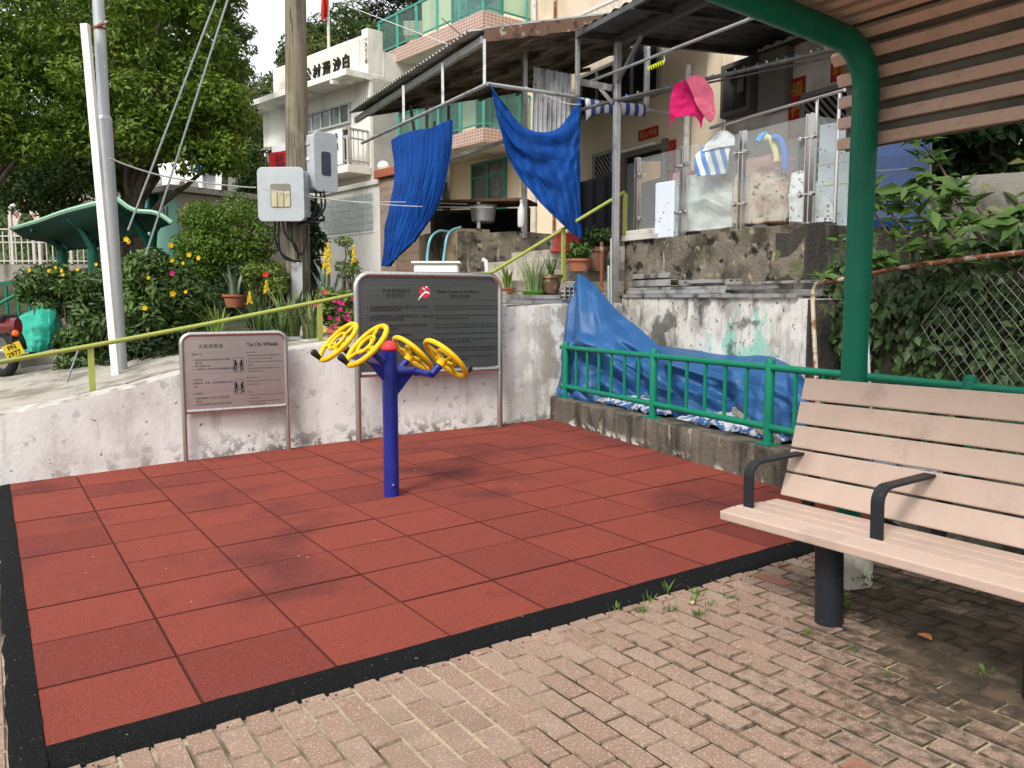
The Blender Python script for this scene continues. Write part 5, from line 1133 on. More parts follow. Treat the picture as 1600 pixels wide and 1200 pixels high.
# dark roof over the terrace
Q2 = Vector((.765, 10.2, 4.52)); d2 = Vector((.45, -.893, 0)).normalized(); w2 = Vector((.893, .45, .05)).normalized()
t = thing('awning', 'dark corrugated metal roof over the terrace and drying poles', 'awning', Q2)
mb = MB(); mb.grid(corrugated(Q2 + UP * .04, d2, w2, 4.6, 2.85, .2, .014)); mb.build('roof_sheet', DKR, t, thick=.004, smooth=True)
mb = MB(); mb.bar(Q2, Q2 + w2 * 2.85, .06, .09); mb.build('end_beam', DKR, t); mb = MB(); mb.bar(Q2 + d2 * 4.55, Q2 + d2 * 4.55 + w2 * 2.85, .06, .09); mb.build('end_beam', DKR, t)
for k, f in enumerate((.02, .55, 1.4, 2.75)):
    mb = MB(); q = Q2 + w2 * f - UP * (.01 if k == 0 else .06); mb.bar(q + d2 * .04, q + d2 * 4.5, .05 if k != 1 else .09, .06 if k != 1 else .1); mb.build('beam', DKR if k != 1 else mat('roof beam', (.12, .12, .12), .6, .3), t)
for k in range(1, 4): mb = MB(); q = Q2 + d2 * (1.15 * k) - UP * .03; mb.bar(q, q + w2 * 2.8, .045, .05); mb.build('purlin', DKR, t)
mb = MB(); mb.bar(at(963, 132, 10.2), at(1003, 55, 9.6), .035); mb.build('brace', mat('brace steel', (.24, .24, .24), .5, .5), t)
# bracket and drying poles
DKS = mat('dark steel', (.13, .13, .13), .55, .5, layers=[dict(c=(.25, .24, .23), s=8, lo=.5, hi=.7)])
t = thing('bracket', 'dark steel bracket arm on the tall grey post', 'bracket', at(958, 160, 10.2))
mb = MB(); mb.bar(at(906, 128, 10.5), at(958, 138, 10.2), .06, .075); mb.build('arm', DKS, t); mb = MB(); mb.bar(at(938, 138, 10.3), at(958, 162, 10.2), .04); mb.build('strut', DKS, t)
def pole(lab, pts, r, m=DKS): mb = MB(); mb.tube([at(*p) for p in pts], r, 10); return mb.build('drying_pole', m, label=lab, cat='pole', group='drying poles under the dark roof', smooth='auto')
pole('upper drying pole carrying the yellow hanger', ((918, 129, 10.6), (1176, 28, 7.95)), .017, GALV)
pole('lower drying pole carrying the pink clothes and pegs', ((898, 174, 10.75), (960, 157, 10.2), (1325, 72, 7.85)), .021)
pole('thin drying pole just under the pole with pegs', ((960, 160, 10.3), (1325, 84, 8.0)), .011)
pole('short drying pole carrying the rolled striped cloth', ((885, 150, 10.9), (1052, 178, 10.9)), .014, GALV)
PEG = [mat('peg ' + n, c, .5) for n, c in (('blue', (.08, .25, .5)), ('white', (.65, .65, .62)), ('green', (.1, .35, .25)), ('brown', (.2, .14, .1)))]
g = random.Random(4)
for k in range(20):
    px = 985 + k * 16.5 + g.uniform(-4, 4); y = 157 + (px - 960) * (72 - 157) / 365; Y = 10.2 + (px - 960) * (7.85 - 10.2) / 365
    if 1068 < px < 1112: continue
    p = at(px, y, Y); mb = MB(); a = g.uniform(-.5, .5); d = Vector((math.sin(a), 0, math.cos(a)))
    mb.bar(p - d * .03 - rd * .024, p + d * .035 - rd * .022, .010, .006); mb.bar(p - d * .03 - rd * .036, p + d * .035 - rd * .034, .010, .006); mb.build('clothes_peg', PEG[k % 4], label='small plastic clothes peg on the lower drying pole', cat='clothes peg', group='clothes pegs on the lower drying pole')
# yellow spiral hanger
NEON = mat('neon yellow', (.62, .72, .02), .4)
t = thing('spiral_hanger', 'neon yellow coiled hanger hanging from the upper drying pole', 'hanger', at(1025, 103, 9.4))
mb = MB(); a, b = at(1012, 108, 9.5), at(1038, 97, 9.2); mb.tube([a.lerp(b, k / 60) + Vector((0, math.cos(k * .75) * .02, math.sin(k * .75) * .022)) for k in range(61)], .007, 6); mb.build('coil', NEON, t, smooth='auto')
mb = MB(); mb.tube([b, b + UP * .05, at(1037, 84, 9.2)], .006, 6); mb.build('hook', PVC, t); mb = MB(); mb.tube([a, at(1013, 94, 9.5)], .006, 6); mb.build('hook', PVC, t)
# pink clothes
MAG = mat('magenta cloth', (.56, .012, .13), .8, bump=.25, bscale=24, trans=.2); ROSE = mat('rose cloth', (.72, .16, .26), .85, bump=.25, bscale=24, trans=.2)
cloth_thing('hanging_shirt', 'magenta top hanging from the drying pole under the rose towel', 'top', [A((1050, 131, 9.35), (1068, 125, 9.3), (1088, 124, 9.25), (1098, 130, 9.2)), A((1047, 150, 9.35), (1066, 148, 9.3), (1086, 146, 9.25), (1102, 150, 9.2)), A((1046, 175, 9.35), (1062, 172, 9.3), (1084, 172, 9.25), (1100, 176, 9.2)), A((1046, 199, 9.35), (1054, 184, 9.3), (1086, 182, 9.25), (1093, 201, 9.2))], MAG, amp=.04, sc=7, nu=36, nv=36)
cloth_thing('hanging_towel', 'rose pink cloth folded over the drying pole beside the magenta top', 'cloth', [A((1070, 122, 9.18), (1084, 118, 9.15), (1096, 119, 9.1), (1104, 126, 9.05)), A((1078, 138, 9.15), (1090, 138, 9.1), (1100, 138, 9.05), (1113, 142, 9.0)), A((1086, 160, 9.15), (1096, 160, 9.1), (1106, 162, 9.05), (1116, 165, 9.0)), A((1092, 170, 9.15), (1102, 184, 9.1), (1110, 190, 9.05), (1118, 178, 9.0))], ROSE, amp=.03, sc=7, nu=30, nv=30)
# rolled striped cloth on its pole
RSTR = stripe_mat('rolled stripe cloth', (.62, .63, .66), (.035, .075, .26), (1.0, .1, .0), 9.0, bump=.2)
t = thing('striped_cloth', 'blue and white striped cloth rolled on the short pole by the post', 'cloth', at(960, 168, 10.8))
mb = MB(); a, b = at(967, 169, 10.78), at(1008, 173, 10.78); N_ = 14
rows = [[a.lerp(b, i / 20) + Vector((0, math.cos(k * math.tau / N_), math.sin(k * math.tau / N_))) * (.075 + .006 * mnoise.noise(Vector((i * .4, k, 0)))) for k in range(N_ + 1)] for i in range(21)]; mb.grid(rows); mb.add(rows[0][:N_], [tuple(range(N_))[::-1]]); mb.add(rows[-1][:N_], [tuple(range(N_))]); mb.build('roll', RSTR, t, smooth='auto')
cloth_thing('loose_end', None, None, [A((912, 153, 10.75), (935, 156, 10.7), (958, 162, 10.7), (972, 166, 10.7)), A((913, 168, 10.7), (930, 168, 10.62), (950, 172, 10.65), (970, 176, 10.7)), A((915, 190, 10.7), (923, 180, 10.66), (940, 176, 10.66), (965, 178, 10.7))], RSTR, parent=t, amp=.04, sc=6)
# upright corrugated panel
t = MB(); a, b, c, d = at(833, 104, 11.0), at(893, 116, 11.2), at(895, 212, 11.2), at(831, 205, 11.0)
t.grid(corrugated(d + (d - a) * .75, b - a, a - d, (b - a).length, (a - d).length * 1.75, .066, .016)); t.build('corrugated_panel', mat('bright corrugated iron', (.62, .63, .64), .45, .35, layers=[dict(c=(.32, .33, .34), s=(6, 6, 2), lo=.48, hi=.66), dict(c=(.16, .12, .1), s=14, lo=.66, hi=.7)]), thick=.003, smooth=True, label='upright sheet of bright corrugated iron above the swagged blue curtain', cat='metal sheet')
# blue curtains
f1 = [A((614, 219, 12.55), (640, 205, 12.1), (672, 200, 11.6), (706, 187, 11.05)), A((616, 270, 12.5), (640, 262, 12.05), (670, 256, 11.6), (700, 246, 11.15)), A((612, 320, 12.4), (632, 318, 12.0), (658, 316, 11.65), (690, 306, 11.35)), A((603, 365, 12.3), (622, 366, 12.0), (645, 364, 11.75), (672, 340, 11.5)), A((597, 414, 12.2), (609, 416, 12.0), (624, 398, 11.8), (650, 376, 11.6))]
nb = Vector((-.75, -.65, 0)); k1, k2, k3 = tri_crease(21, 7, 2, 5), tri_crease(22, 7, 2, 4), tri_crease(23, 9, 5, 10)
mb = MB(); mb.grid(sheet(f1, 200, 60, lambda s, t, p: nb * ((.10 + .06 * t) * (abs(((s * 15 + .5 * math.sin(t * 2.4 + s * 7)) % 1) - .5) - .25) * (.7 + .6 * mnoise.noise(Vector((s * 6, t * 1.2, 2)))) + .07 * (abs(((s * 31 + .35 * math.sin(t * 3 + s * 11)) % 1) - .5) - .25) + .05 * mnoise.noise(Vector((s * 4, t * 2.5, 0))) + .10 * k1(s, t) * t)))
mb.build('curtain', CLOTH, smooth=True, thick=.003, label='long pleated blue cloth hanging from the pipe left of the rock wall', cat='curtain', group='blue cloths under the corrugated roof')
f2 = [A((766, 131, 9.98), (790, 166, 10.05), (815, 196, 10.15), (850, 206, 10.3), (880, 192, 10.4), (907, 148, 10.55)),
      A((768, 140, 9.98), (792, 190, 10.0), (822, 222, 10.1), (855, 230, 10.25), (886, 222, 10.4), (907, 190, 10.5)),
      A((771, 152, 9.97), (795, 218, 9.98), (828, 252, 10.05), (860, 262, 10.2), (890, 262, 10.35), (906, 250, 10.45)),
      A((774, 165, 9.97), (798, 244, 9.97), (834, 284, 10.02), (866, 300, 10.15), (892, 306, 10.3), (907, 305, 10.4)),
      A((776, 176, 9.97), (801, 256, 9.97), (840, 312, 10.0), (874, 346, 10.1), (896, 366, 10.2), (909, 374, 10.3))]
mb = MB(); mb.grid(sheet(f2, 140, 110, lambda s, t, p: Vector((-.3, -.95, 0)) * ((.045 * math.sin(t * 24 + s * 5 + 3 * math.sin(s * 4)) * math.sin(math.pi * min(1, s * 1.05 + .03)) * (1.1 - t * .8) + .05 * mnoise.noise(Vector((s * 3, t * 4, 5))) + .14 * k2(s, t) + .06 * k3(s, t) + .05 * (abs(((s * 9 - t * 2.5) % 1) - .5) - .25) * (.3 + t)))))
mb.build('curtain', CLOTH, smooth=True, thick=.003, label='swagged blue cloth tied up by two corners between pipe and thin post', cat='curtain', group='blue cloths under the corrugated roof')
mb = MB(); rows = [[at(x, y, Y) for x, y in ((903, 285), (930, 278), (957, 268))] for Y in (11.6,)] + [[at(x, y, 11.6) for x, y in ((903, 385), (930, 385), (957, 385))]]
mb.grid(sheet([rows[0], [p.lerp(q, .5) for p, q in zip(*rows)], rows[1]], 20, 10, lambda s, t, p: Vector((0, -1, 0)) * .03 * math.sin(s * 20))); mb.build('dark_curtain', mat('black cloth', (.008, .009, .012), .9), smooth=True, thick=.004, label='black cloth hanging behind the potted shrub and the grey post', cat='curtain')
# leaning planks and boards under the roof behind the first curtain
PLK = mat('weathered plank', (.17, .15, .13), .85, layers=[dict(c=(.08, .07, .06), s=(5, 5, 1), lo=.45, hi=.65)])
for i, (x0, y0, x1, y1, Y, lab) in enumerate(((622, 215, 629, 330, 13.4, 'grey plank leaning behind the left side of the pleated blue cloth'), (641, 165, 662, 300, 13.2, 'plank leaning at a slant above the pleated blue cloth'), (667, 152, 667, 300, 12.9, 'dark upright board behind the middle of the pleated blue cloth'), (679, 190, 679, 320, 12.8, 'short upright board behind the right edge of the pleated blue cloth'), (701, 165, 701, 330, 12.6, 'slim dark upright pole right of the pleated blue cloth'))):
    mb = MB(); mb.bar(at(x1, y1, Y), at(x0, y0, Y), .09 if i < 4 else .04, .04); mb.build('plank', PLK, label=lab, cat='plank', group='planks leaning under the corrugated roof')
mb = MB(); mb.bar(at(694, 250, 12.0), at(790, 220, 11.9), .05); mb.build('cross_bar', DKS, label='dark cross bar between the two blue cloths', cat='bar')
# ------------------------------------------------------------------ beige three storey house
BT = mat('pink wall tile', (.42, .24, .19), .5)
def tilemat(name, a, grout, sc):
    m, t, b = newmat(name); g = t.nodes.new('ShaderNodeTexCoord'); br = t.nodes.new('ShaderNodeTexBrick'); br.inputs['Color1'].default_value = lin(a); br.inputs['Color2'].default_value = lin(tuple(x * .8 for x in a)); br.inputs['Mortar'].default_value = lin(grout)
    br.inputs['Scale'].default_value = sc; br.inputs['Mortar Size'].default_value = .03; br.offset = 0; br.inputs['Row Height'].default_value = .35; br.inputs['Brick Width'].default_value = .5
    return m, t, b, br
def tile_uv(name, a, grout, dirs):      # tile band: coordinates run along the face and up
    m, t, b, br = tilemat(name, a, grout, 4.2); g = t.nodes.new('ShaderNodeNewGeometry')
    c = t.nodes.new('ShaderNodeCombineXYZ')
    def dot(v): x = t.nodes.new('ShaderNodeVectorMath'); x.operation = 'DOT_PRODUCT'; x.inputs[1].default_value = v; t.links.new(g.outputs['Position'], x.inputs[0]); return x.outputs['Value']
    t.links.new(dot(dirs), c.inputs[0]); t.links.new(dot((0, 0, 1)), c.inputs[1]); t.links.new(c.outputs[0], br.inputs['Vector']); t.links.new(br.outputs['Color'], b.inputs['Base Color']); b.inputs['Roughness'].default_value = .4; return m
BHD = Vector((.634, -.773, 0)); BHN = Vector((.773, .634, 0)); BK = Vector((-.73, 22.0, 0))       # a along the front towards the right, b into the house
bf = frame(BK, BHD)
TILEA = tile_uv('pink tile front', (.40, .23, .18), (.62, .56, .5), (.634, -.773, 0)); TILEB = tile_uv('pink tile side', (.40, .23, .18), (.62, .56, .5), (.773, .634, 0))
CREAM = mat('cream render', (.76, .63, .46), .9, layers=[dict(c=(.55, .45, .33), s=(1, 1, .4), lo=.45, hi=.7), dict(c=(.5, .42, .32), s=(5, 5, .5), lo=.6, hi=.75, a=.5)])
SOFF = mat('balcony soffit', (.66, .62, .55), .9, layers=[dict(c=(.4, .37, .32), s=2, lo=.5, hi=.7)])
TEALF = mat('green aluminium', (.06, .27, .22), .4, .3); GGL = glassmat('green glass', (.55, .80, .72), .25, (.10, .25, .21)); WGL = mat('window glass', (.05, .075, .07), .08, spec=.8, layers=[dict(c=(.14, .18, .17), s=.9, lo=.5, hi=.6)])
house = thing('beige_house', 'beige three storey house with pink tiled balconies and green glass railings', 'house', bf(0, 1.6, 2.3))
mb = MB(); mb.fbox(bf, -5.3, 6.0, 1.63, 9, 1.0, 13.0); mb.build('wall', CREAM, house)
def balcony(z0, z1, a0=-5.25, rail=True):
    mb = MB(); mb.fbox(bf, a0, 0, 0, 1.62, z0 + .02, z1 - .01); mb.build('balcony_slab', SOFF, house)
    mb = MB(); mb.fbox(bf, a0 - .02, .02, -.03, 0, z0, z1); mb.build('tile_band', TILEA, house)
    mb = MB(); mb.fbox(bf, .0, .03, .0, 1.62, z0, z1); mb.build('tile_band', TILEB, house)
    zr = z1 + 1.0; o = MB(); o.bar(bf(a0, .04, zr), bf(-.04, .04, zr), .06, .06); o.bar(bf(-.04, .06, zr), bf(-.04, 1.6, zr), .06, .06); o.bar(bf(a0, .04, z1 + .12), bf(-.04, .04, z1 + .12), .04, .04); o.bar(bf(-.04, .06, z1 + .12), bf(-.04, 1.6, z1 + .12), .04, .04)
    n = 5
    for k in range(n + 1): q = bf(a0 + (-.06 - a0) * k / n, .04, 0); o.bar(q + UP * z1, q + UP * zr, .07)
    o.bar(bf(-.04, 1.5, z1), bf(-.04, 1.5, zr), .07); r = o.build('balcony_railing', TEALF, house)
    mb = MB(); mb.add([bf(a0, .05, z1 + .14), bf(-.06, .05, z1 + .14), bf(-.06, .05, zr - .03), bf(a0, .05, zr - .03)], [(0, 1, 2, 3)]); mb.build('glass_panel', GGL, r)
    mb = MB(); mb.add([bf(-.05, .07, z1 + .14), bf(-.05, 1.5, z1 + .14), bf(-.05, 1.5, zr - .03), bf(-.05, .07, zr - .03)], [(0, 1, 2, 3)]); mb.build('glass_panel', GGL, r)
balcony(5.42, 5.79); balcony(8.28, 8.68)
def bwin(fr, a0, a1, z0, z1, b, par, fm, gm, nv=2, hbar=None, name='window'):
    f = .06; mb = MB()
    for q in ((a0, a1, z1 - f, z1), (a0, a1, z0, z0 + f), (a0, a0 + f, z0 + f, z1 - f), (a1 - f, a1, z0 + f, z1 - f)): mb.fbox(fr, q[0], q[1], b - .06, b + .02, q[2], q[3])
    for k in range(1, nv): c = a0 + (a1 - a0) * k / nv; mb.fbox(fr, c - .03, c + .03, b - .05, b + .02, z0 + f, z1 - f)
    if hbar: mb.fbox(fr, a0 + f, a1 - f, b - .052, b + .02, z0 + (z1 - z0) * hbar - .03, z0 + (z1 - z0) * hbar + .03)
    o = mb.build(name, fm, par); mb = MB(); mb.fbox(fr, a0 + f, a1 - f, b - .02, b + .01, z0 + f, z1 - f); mb.build('pane', gm, o); return o
def on_line(O, D, px, z):
    X = (px - 800) / F; lo, hi = -30, 30
    s = 0
    for _ in range(30):
        p = O + D * s; f_ = p.x - X * (p.y * cp + (z - CAMP.z) * sp); s -= f_ / (D.x - X * D.y * cp)
    return s
BW0 = BK + BHN * 1.62
wa0, wa1 = on_line(BW0, BHD, 739, 4.5), on_line(BW0, BHD, 792, 4.5)
zy = lambda py, s: at(800, py, (BW0 + BHD * s).y).z
bwin(bf, wa0, wa1, zy(318, wa0) - .3, zy(257, wa0), 1.6, house, TEALF, WGL, 2, .7)
a0 = on_line(BW0, BHD, 700, 4.5); bwin(bf, a0 - .3, a0 + .15, 3.5, 5.0, 1.6, house, mat('white window frame', (.6, .58, .53), .5), WGL, 1)
bwin(bf, -4.6, -3.2, 5.85, 8.05, 1.6, house, TEALF, WGL, 2); bwin(bf, -2.4, -.4, 5.85, 8.05, 1.6, house, TEALF, WGL, 3); bwin(bf, -3.6, -1.2, 8.75, 10.8, 1.6, house, TEALF, WGL, 3)
for a in (-.6, .9, 1.75): pass
for i, px in enumerate((838, 870)):
    s = on_line(BW0, BHD, px, 8.5); mb = MB(); mb.tube([bf(s, 1.55, 3), bf(s, 1.55, 12)], .06 if i == 0 else .035, 8); mb.build('drain_pipe', PVC if i == 0 else RUST, house, smooth='auto')
mb = MB(); q = bf(-4.4, 1.0, 8.2); mb.lathe([(.12, 0), (.14, .05), (.06, .12)], q, 12); mb.build('ceiling_lamp', LAMPM, house)
# brick capped roof pier behind
mb = MB(); c = at(655, 55, 29); mb.box((c.x, c.y, c.z - 1.0), (.62, .6, 1.9)); t = thing('roof_pier', 'small roof pier with a tiled cap behind the upper balcony', 'pier', c - UP * 2); mb.build('pier', CREAM, t)
mb = MB(); mb.box((c.x, c.y, c.z + .1), (.95, .9, .45)); mb.build('cap', TILEA, t)
# white stair railing above the awnings
WRAIL = mat('white railing paint', (.62, .60, .55), .5)
t = thing('stair_railing', 'white stair railing on the beige wall above the awning roofs', 'railing', at(900, 40, 14.0))
mb = MB(); p0, p1 = at(878, 36, 15.2), at(985, -12, 13.2); mb.bar(p0, p1, .05); mb.bar(p0 - UP * .45, p1 - UP * .45, .04); mb.build('rails', WRAIL, t)
for k in range(12): q = p0.lerp(p1, k / 11); mb = MB(); mb.bar(q - UP * .45, q, .03); mb.build('baluster', WRAIL, t)
# ------------------------------------------------------------------ village office
VD = Vector((.707, -.707, 0)); VK = Vector((-4.67, 24.0, 0)); vf = frame(VK, VD)      # a<0 runs to the left and away
OW = mat('office white', (.82, .80, .74), .85, layers=[dict(c=(.58, .55, .49), s=(1, 1, .5), lo=.48, hi=.72), dict(c=(.45, .42, .37), s=(4, 4, .5), lo=.6, hi=.75, a=.5)])
OG = mat('office grey side', (.48, .46, .43), .9, layers=[dict(c=(.38, .36, .34), s=1.5, lo=.45, hi=.7)])
off = thing('village_office', 'white village office with large black characters on its roof sign', 'building', vf(-3, 1, 1.5))
mb = MB(); mb.fbox(vf, -6.2, -.0, .82, 8, 1.0, 7.72); mb.build('wall', OW, off)
mb = MB(); mb.fbox(vf, 0.0, .02, .9, 8, 1.0, 7.7); mb.build('side_wall', OG, off)
mb = MB(); mb.fbox(vf, -6.3, .02, 0, 8, 7.62, 7.80); mb.build('roof_slab', OW, off, bevel=.01)
mb = MB(); mb.fbox(vf, -5.4, -.02, .80, 1.1, 7.80, 8.92); mb.fbox(vf, -.3, 0.0, .78, 1.3, 7.80, 9.06); mb.build('parapet', OW, off)
mb = MB(); mb.fbox(vf, -.02, 0.02, 1.3, 7, 7.8, 8.5); mb.build('parapet_side', OW, off)
SGN = mat('sign cream', (.74, .70, .60), .85, layers=[dict(c=(.6, .56, .48), s=2, lo=.5, hi=.7)]); mb = MB(); mb.fbox(vf, -5.1, -.42, .76, .80, 7.92, 8.84); sgn = mb.build('sign_panel', SGN, off)
mb = MB(); VX = VD
for ch, px in zip('白沙灣村公所', (541, 527, 510.5, 495.5, 481, 465)):
    s = on_line(VK + Vector((.707, .707, 0)) * .76, VD, px, 8.3); text_mesh(mb, ch, vf(s - .20, .75, 8.16), VX, UP, .43, bold=.03, thick=.03)
mb.build('sign_lettering', INK, sgn)
mb = MB(); s = on_line(VK + Vector((.707, .707, 0)) * .76, VD, 572, 8.3)
for i, ch in enumerate('一九七三年'): text_mesh(mb, ch, vf(s - .06, .75, 8.70 - i * .155), VX, UP, .15, bold=.03)
mb.build('date_lettering', INK, sgn)
GF = mat('grey window frame', (.40, .41, .40), .45)
z5 = 5.17
a0, a1 = on_line(VK + Vector((.707, .707, 0)) * .82, VD, 478, 6.8), on_line(VK + Vector((.707, .707, 0)) * .82, VD, 549, 6.8)
bwin(vf, a0 - .6, a1, 6.55, 7.15, .80, off, GF, WGL, 6); bwin(vf, a0 - .6, a1, z5 + .1, 6.45, .80, off, GF, DGLASS, 8, .78, name='door')
mb = MB(); mb.fbox(vf, a1 + .05, a1 + .6, .80, .815, z5, 7.1); mb.build('door_panel', OW, off)
mb = MB(); mb.fbox(vf, -5.5, .02, 0, .8, z5 - .22, z5); mb.build('balcony_slab', OW, off, bevel=.01)
RAILG = mat('grey rail', (.45, .43, .39), .5, .4)
mb = MB()
for h in (.12, .75, 1.0): mb.bar(vf(-5.4, .06, z5 + h), vf(-.06, .06, z5 + h), .04 if h < 1 else .06); mb.bar(vf(-.05, .09, z5 + h), vf(-.05, .78, z5 + h), .04 if h < 1 else .06)
for k in range(5): mb.bar(vf(-.05, .1 + .16 * k, z5), vf(-.05, .1 + .16 * k, z5 + 1.0), .03)
for k in range(30): mb.bar(vf(-.06 - .18 * k, .06, z5), vf(-.06 - .18 * k, .06, z5 + .75), .03 if k % 5 else .06)
mb.build('balcony_railing', RAILG, off)
for s, z in ((-2.6, 7.6), (-.5, 7.61)): mb = MB(); mb.lathe([(.17, 0), (.15, -.05), (.05, -.08)], vf(s, .4, z), 14); mb.build('ceiling_lamp', LAMPM, off)
mb = MB(); q = vf(-.55, .1, 7.52); mb.bar(q, q + Vector((-.12, -.28, -.05)), .10); mb.build('camera_housing', LAMPM, off)
# banners on the office
BANW = mat('banner white', (.78, .78, .80), .7); BANR = mat('banner red', (.62, .012, .018), .6); INKB = mat('banner ink', (.02, .02, .06), .6)
def banner(lab, fr, a0, a1, b, z0, z1, m, lines, ink, sz, sag=0):
    mb = MB(); mb.grid([[fr(a0 + (a1 - a0) * i / 12, b - .02 * math.sin(i * 1.3), z0 + (z1 - z0) * j / 4) for i in range(13)] for j in range(5)]); o = mb.build('banner', m, label=lab, cat='banner', thick=.004)
    mb = MB(); X = fr(1, 0, 0) - fr(0, 0, 0)
    for k, s in enumerate(lines): text_mesh(mb, s, fr(a1 - (a1 - a0) * .04, b - .035, z1 - (z1 - z0) * (.30 + .27 * k)), X, UP, sz, align='RIGHT', bold=.025)
    mb.build('lettering', ink, o)
banner('white banner with black characters tied to the office balcony rail', vf, -4.2, -.22, .0, z5 + .02, z5 + 1.02, BANW, ['四線行車問題多', '白沙灣村民逼愁'], INKB, .23)
rb = frame(at(420, 245, 24.0) - UP * 0, (.8, -.6)); zr_ = at(420, 245, 24.0).z
banner('red banner with black characters left of the wooden utility pole', frame(Vector((at(420, 245, 24.0).x, 24.0, 0)), (.8, -.6)), 0, 1.7, 0, zr_ - .75, zr_ + .1, BANR, ['反對四線行車', '白沙灣村公所'], INK, .22)
# flag
t = thing('flag', 'red flag on a white pole rising behind the office sign', 'flag', at(513, 82, 27))
mb = MB(); mb.tube([at(514, 84, 27), at(511, -60, 27)], .045, 8); mb.build('flagpole', PVC, t, smooth='auto')
mb = MB(); mb.grid(sheet([[at(512, -14, 27), at(508, -10, 26.9), at(503, -6, 27)], [at(512, 8, 27), at(507, 12, 26.8), at(502, 14, 27)], [at(511, 26, 27), at(506, 31, 26.9), at(502, 31, 27)]], 14, 14, lambda s, t_, p: Vector((.3, -.9, 0)) * .12 * math.sin(s * 9 + t_ * 3))); mb.build('flag_cloth', mat('flag red', (.62, .03, .02), .7, trans=.3), t, smooth=True, thick=.004)
# ground floor glass block wall and gate pier with globe lamp
gk = at(597, 300, 20.5); gk.z = 0; gf = frame(gk, (.634, -.773)); zt_ = at(597, 287, 20.5).z
t = thing('garden_wall', 'white wall with a large glass block window left of the pleated blue cloth', 'wall', gf(-2, 0, 1.3))
mb = MB(); mb.fbox(gf, -4.2, -.0, 0, .25, .8, zt_); mb.build('wall', OW, t, bevel=.01)
mb = MB(); mb.fbox(gf, -4.2, .04, -.06, .31, zt_ + .002, zt_ + .12); mb.build('coping', OW, t, bevel=.01)
GBL = mat('glass block', (.42, .47, .45), .15, spec=.7, bump=.6, bscale=25)
a0, a1 = on_line(gk, Vector((.634, -.773, 0)), 490, 3.4), on_line(gk, Vector((.634, -.773, 0)), 584, 3.4); zb0, zb1 = at(584, 358, 20.6).z, at(584, 299, 20.6).z
mb = MB(); mb.fbox(gf, a0 - .1, a1 + .06, -.015, .02, zb0 - .06, zb1 + .06); gw = mb.build('window', OW, t); mb = MB(); nx, nz = 14, 5
for i in range(nx):
    for j in range(nz): w_ = (a1 - a0) / nx; h_ = (zb1 - zb0) / nz; mb.fbox(gf, a0 + i * w_ + .012, a0 + (i + 1) * w_ - .012, -.03, -.012, zb0 + j * h_ + .012, zb0 + (j + 1) * h_ - .012)
mb.build('glass_blocks', GBL, gw)
BRT = mat('brown wall tile', (.34, .25, .19), .6, layers=[dict(c=(.26, .19, .15), s=(2, 2, 9), lo=.48, hi=.56)])
t = thing('gate_pier', 'brown tiled gate pier with red brick cap under the globe lamp', 'pier', gf(.3, .2, 1.3))
mb = MB(); mb.fbox(gf, .05, .75, -.1, .6, .8, zt_ + .08); mb.build('pier', BRT, t); mb = MB(); mb.fbox(gf, -.05, .85, -.2, .7, zt_ + .10, zt_ + .30); mb.build('cap', mat('red brick cap', (.38, .12, .07), .8), t, bevel=.02)
GLOBE = mat('globe lamp glass', (.80, .78, .72), .25, coat=.3)
def globe(lab, px, py, rpx, Y, hp, m=GLOBE):
    c = at(px, py, Y); r = rpx / F * Y; t = thing('globe_lamp', lab, 'lamp', c - UP * (r + hp)); mb = MB(); mb.lathe([(r * math.sin(math.pi * k / 14) + 1e-4, -r * math.cos(math.pi * k / 14)) for k in range(15)], c, 18, cap=False); mb.build('globe', m, t, smooth=True)
    mb = MB(); mb.lathe([(r * .5, -r - hp), (r * .35, -r - hp * .5), (r * .42, -r * .85)], c, 12); mb.build('base', BLK, t); return t
globe('white globe lamp on the brick capped gate pier', 599, 261, 9.5, 20.4, .22)
# ------------------------------------------------------------------ utility poles, boxes and wires
WPOLE = mat('pole wood', (.20, .17, .125), .95, layers=[dict(c=(.10, .085, .065), s=(14, 14, .5), lo=.45, hi=.6), dict(c=(.26, .25, .18), s=2.2, lo=.5, hi=.7, a=.6), dict(c=(.05, .045, .04), s=(30, 30, 2), lo=.6, hi=.68)], bump=.8, bscale=(40, 40, 3))
t = thing('utility_pole', 'thick wooden utility pole carrying two grey boxes', 'utility pole', at(466, 480, 11.3))
mb = MB(); a, b = at(467, 500, 11.3), at(461, -60, 11.3); mb.tube([a, a.lerp(b, .3), a.lerp(b, .6), b], [.165, .155, .145, .132], 20); mb.build('pole', WPOLE, t, smooth='auto')
mb = MB(); a, b = at(465, 478, 11.14), at(464, 410, 11.14); mb.bar(a, b, .15, .03, up=Vector((0, 1, 0))); mb.build('metal_sleeve', GALV, t, bevel=.004)
GBOX = mat('grey enclosure', (.42, .45, .47), .45, layers=[dict(c=(.37, .40, .42), s=4, lo=.45, hi=.7), dict(c=(.3, .3, .3), s=25, lo=.7, hi=.75, a=.6)], bump=.03)
def rounded(w_, h_, r, n=5):
    P = []
    for cx, cy, a0 in ((w_ / 2 - r, h_ / 2 - r, 0), (-w_ / 2 + r, h_ / 2 - r, 90), (-w_ / 2 + r, -h_ / 2 + r, 180), (w_ / 2 - r, -h_ / 2 + r, 270)):
        for k in range(n + 1): a = R(a0 + 90 * k / n); P.append((cx + r * math.cos(a), cy + r * math.sin(a)))
    return P
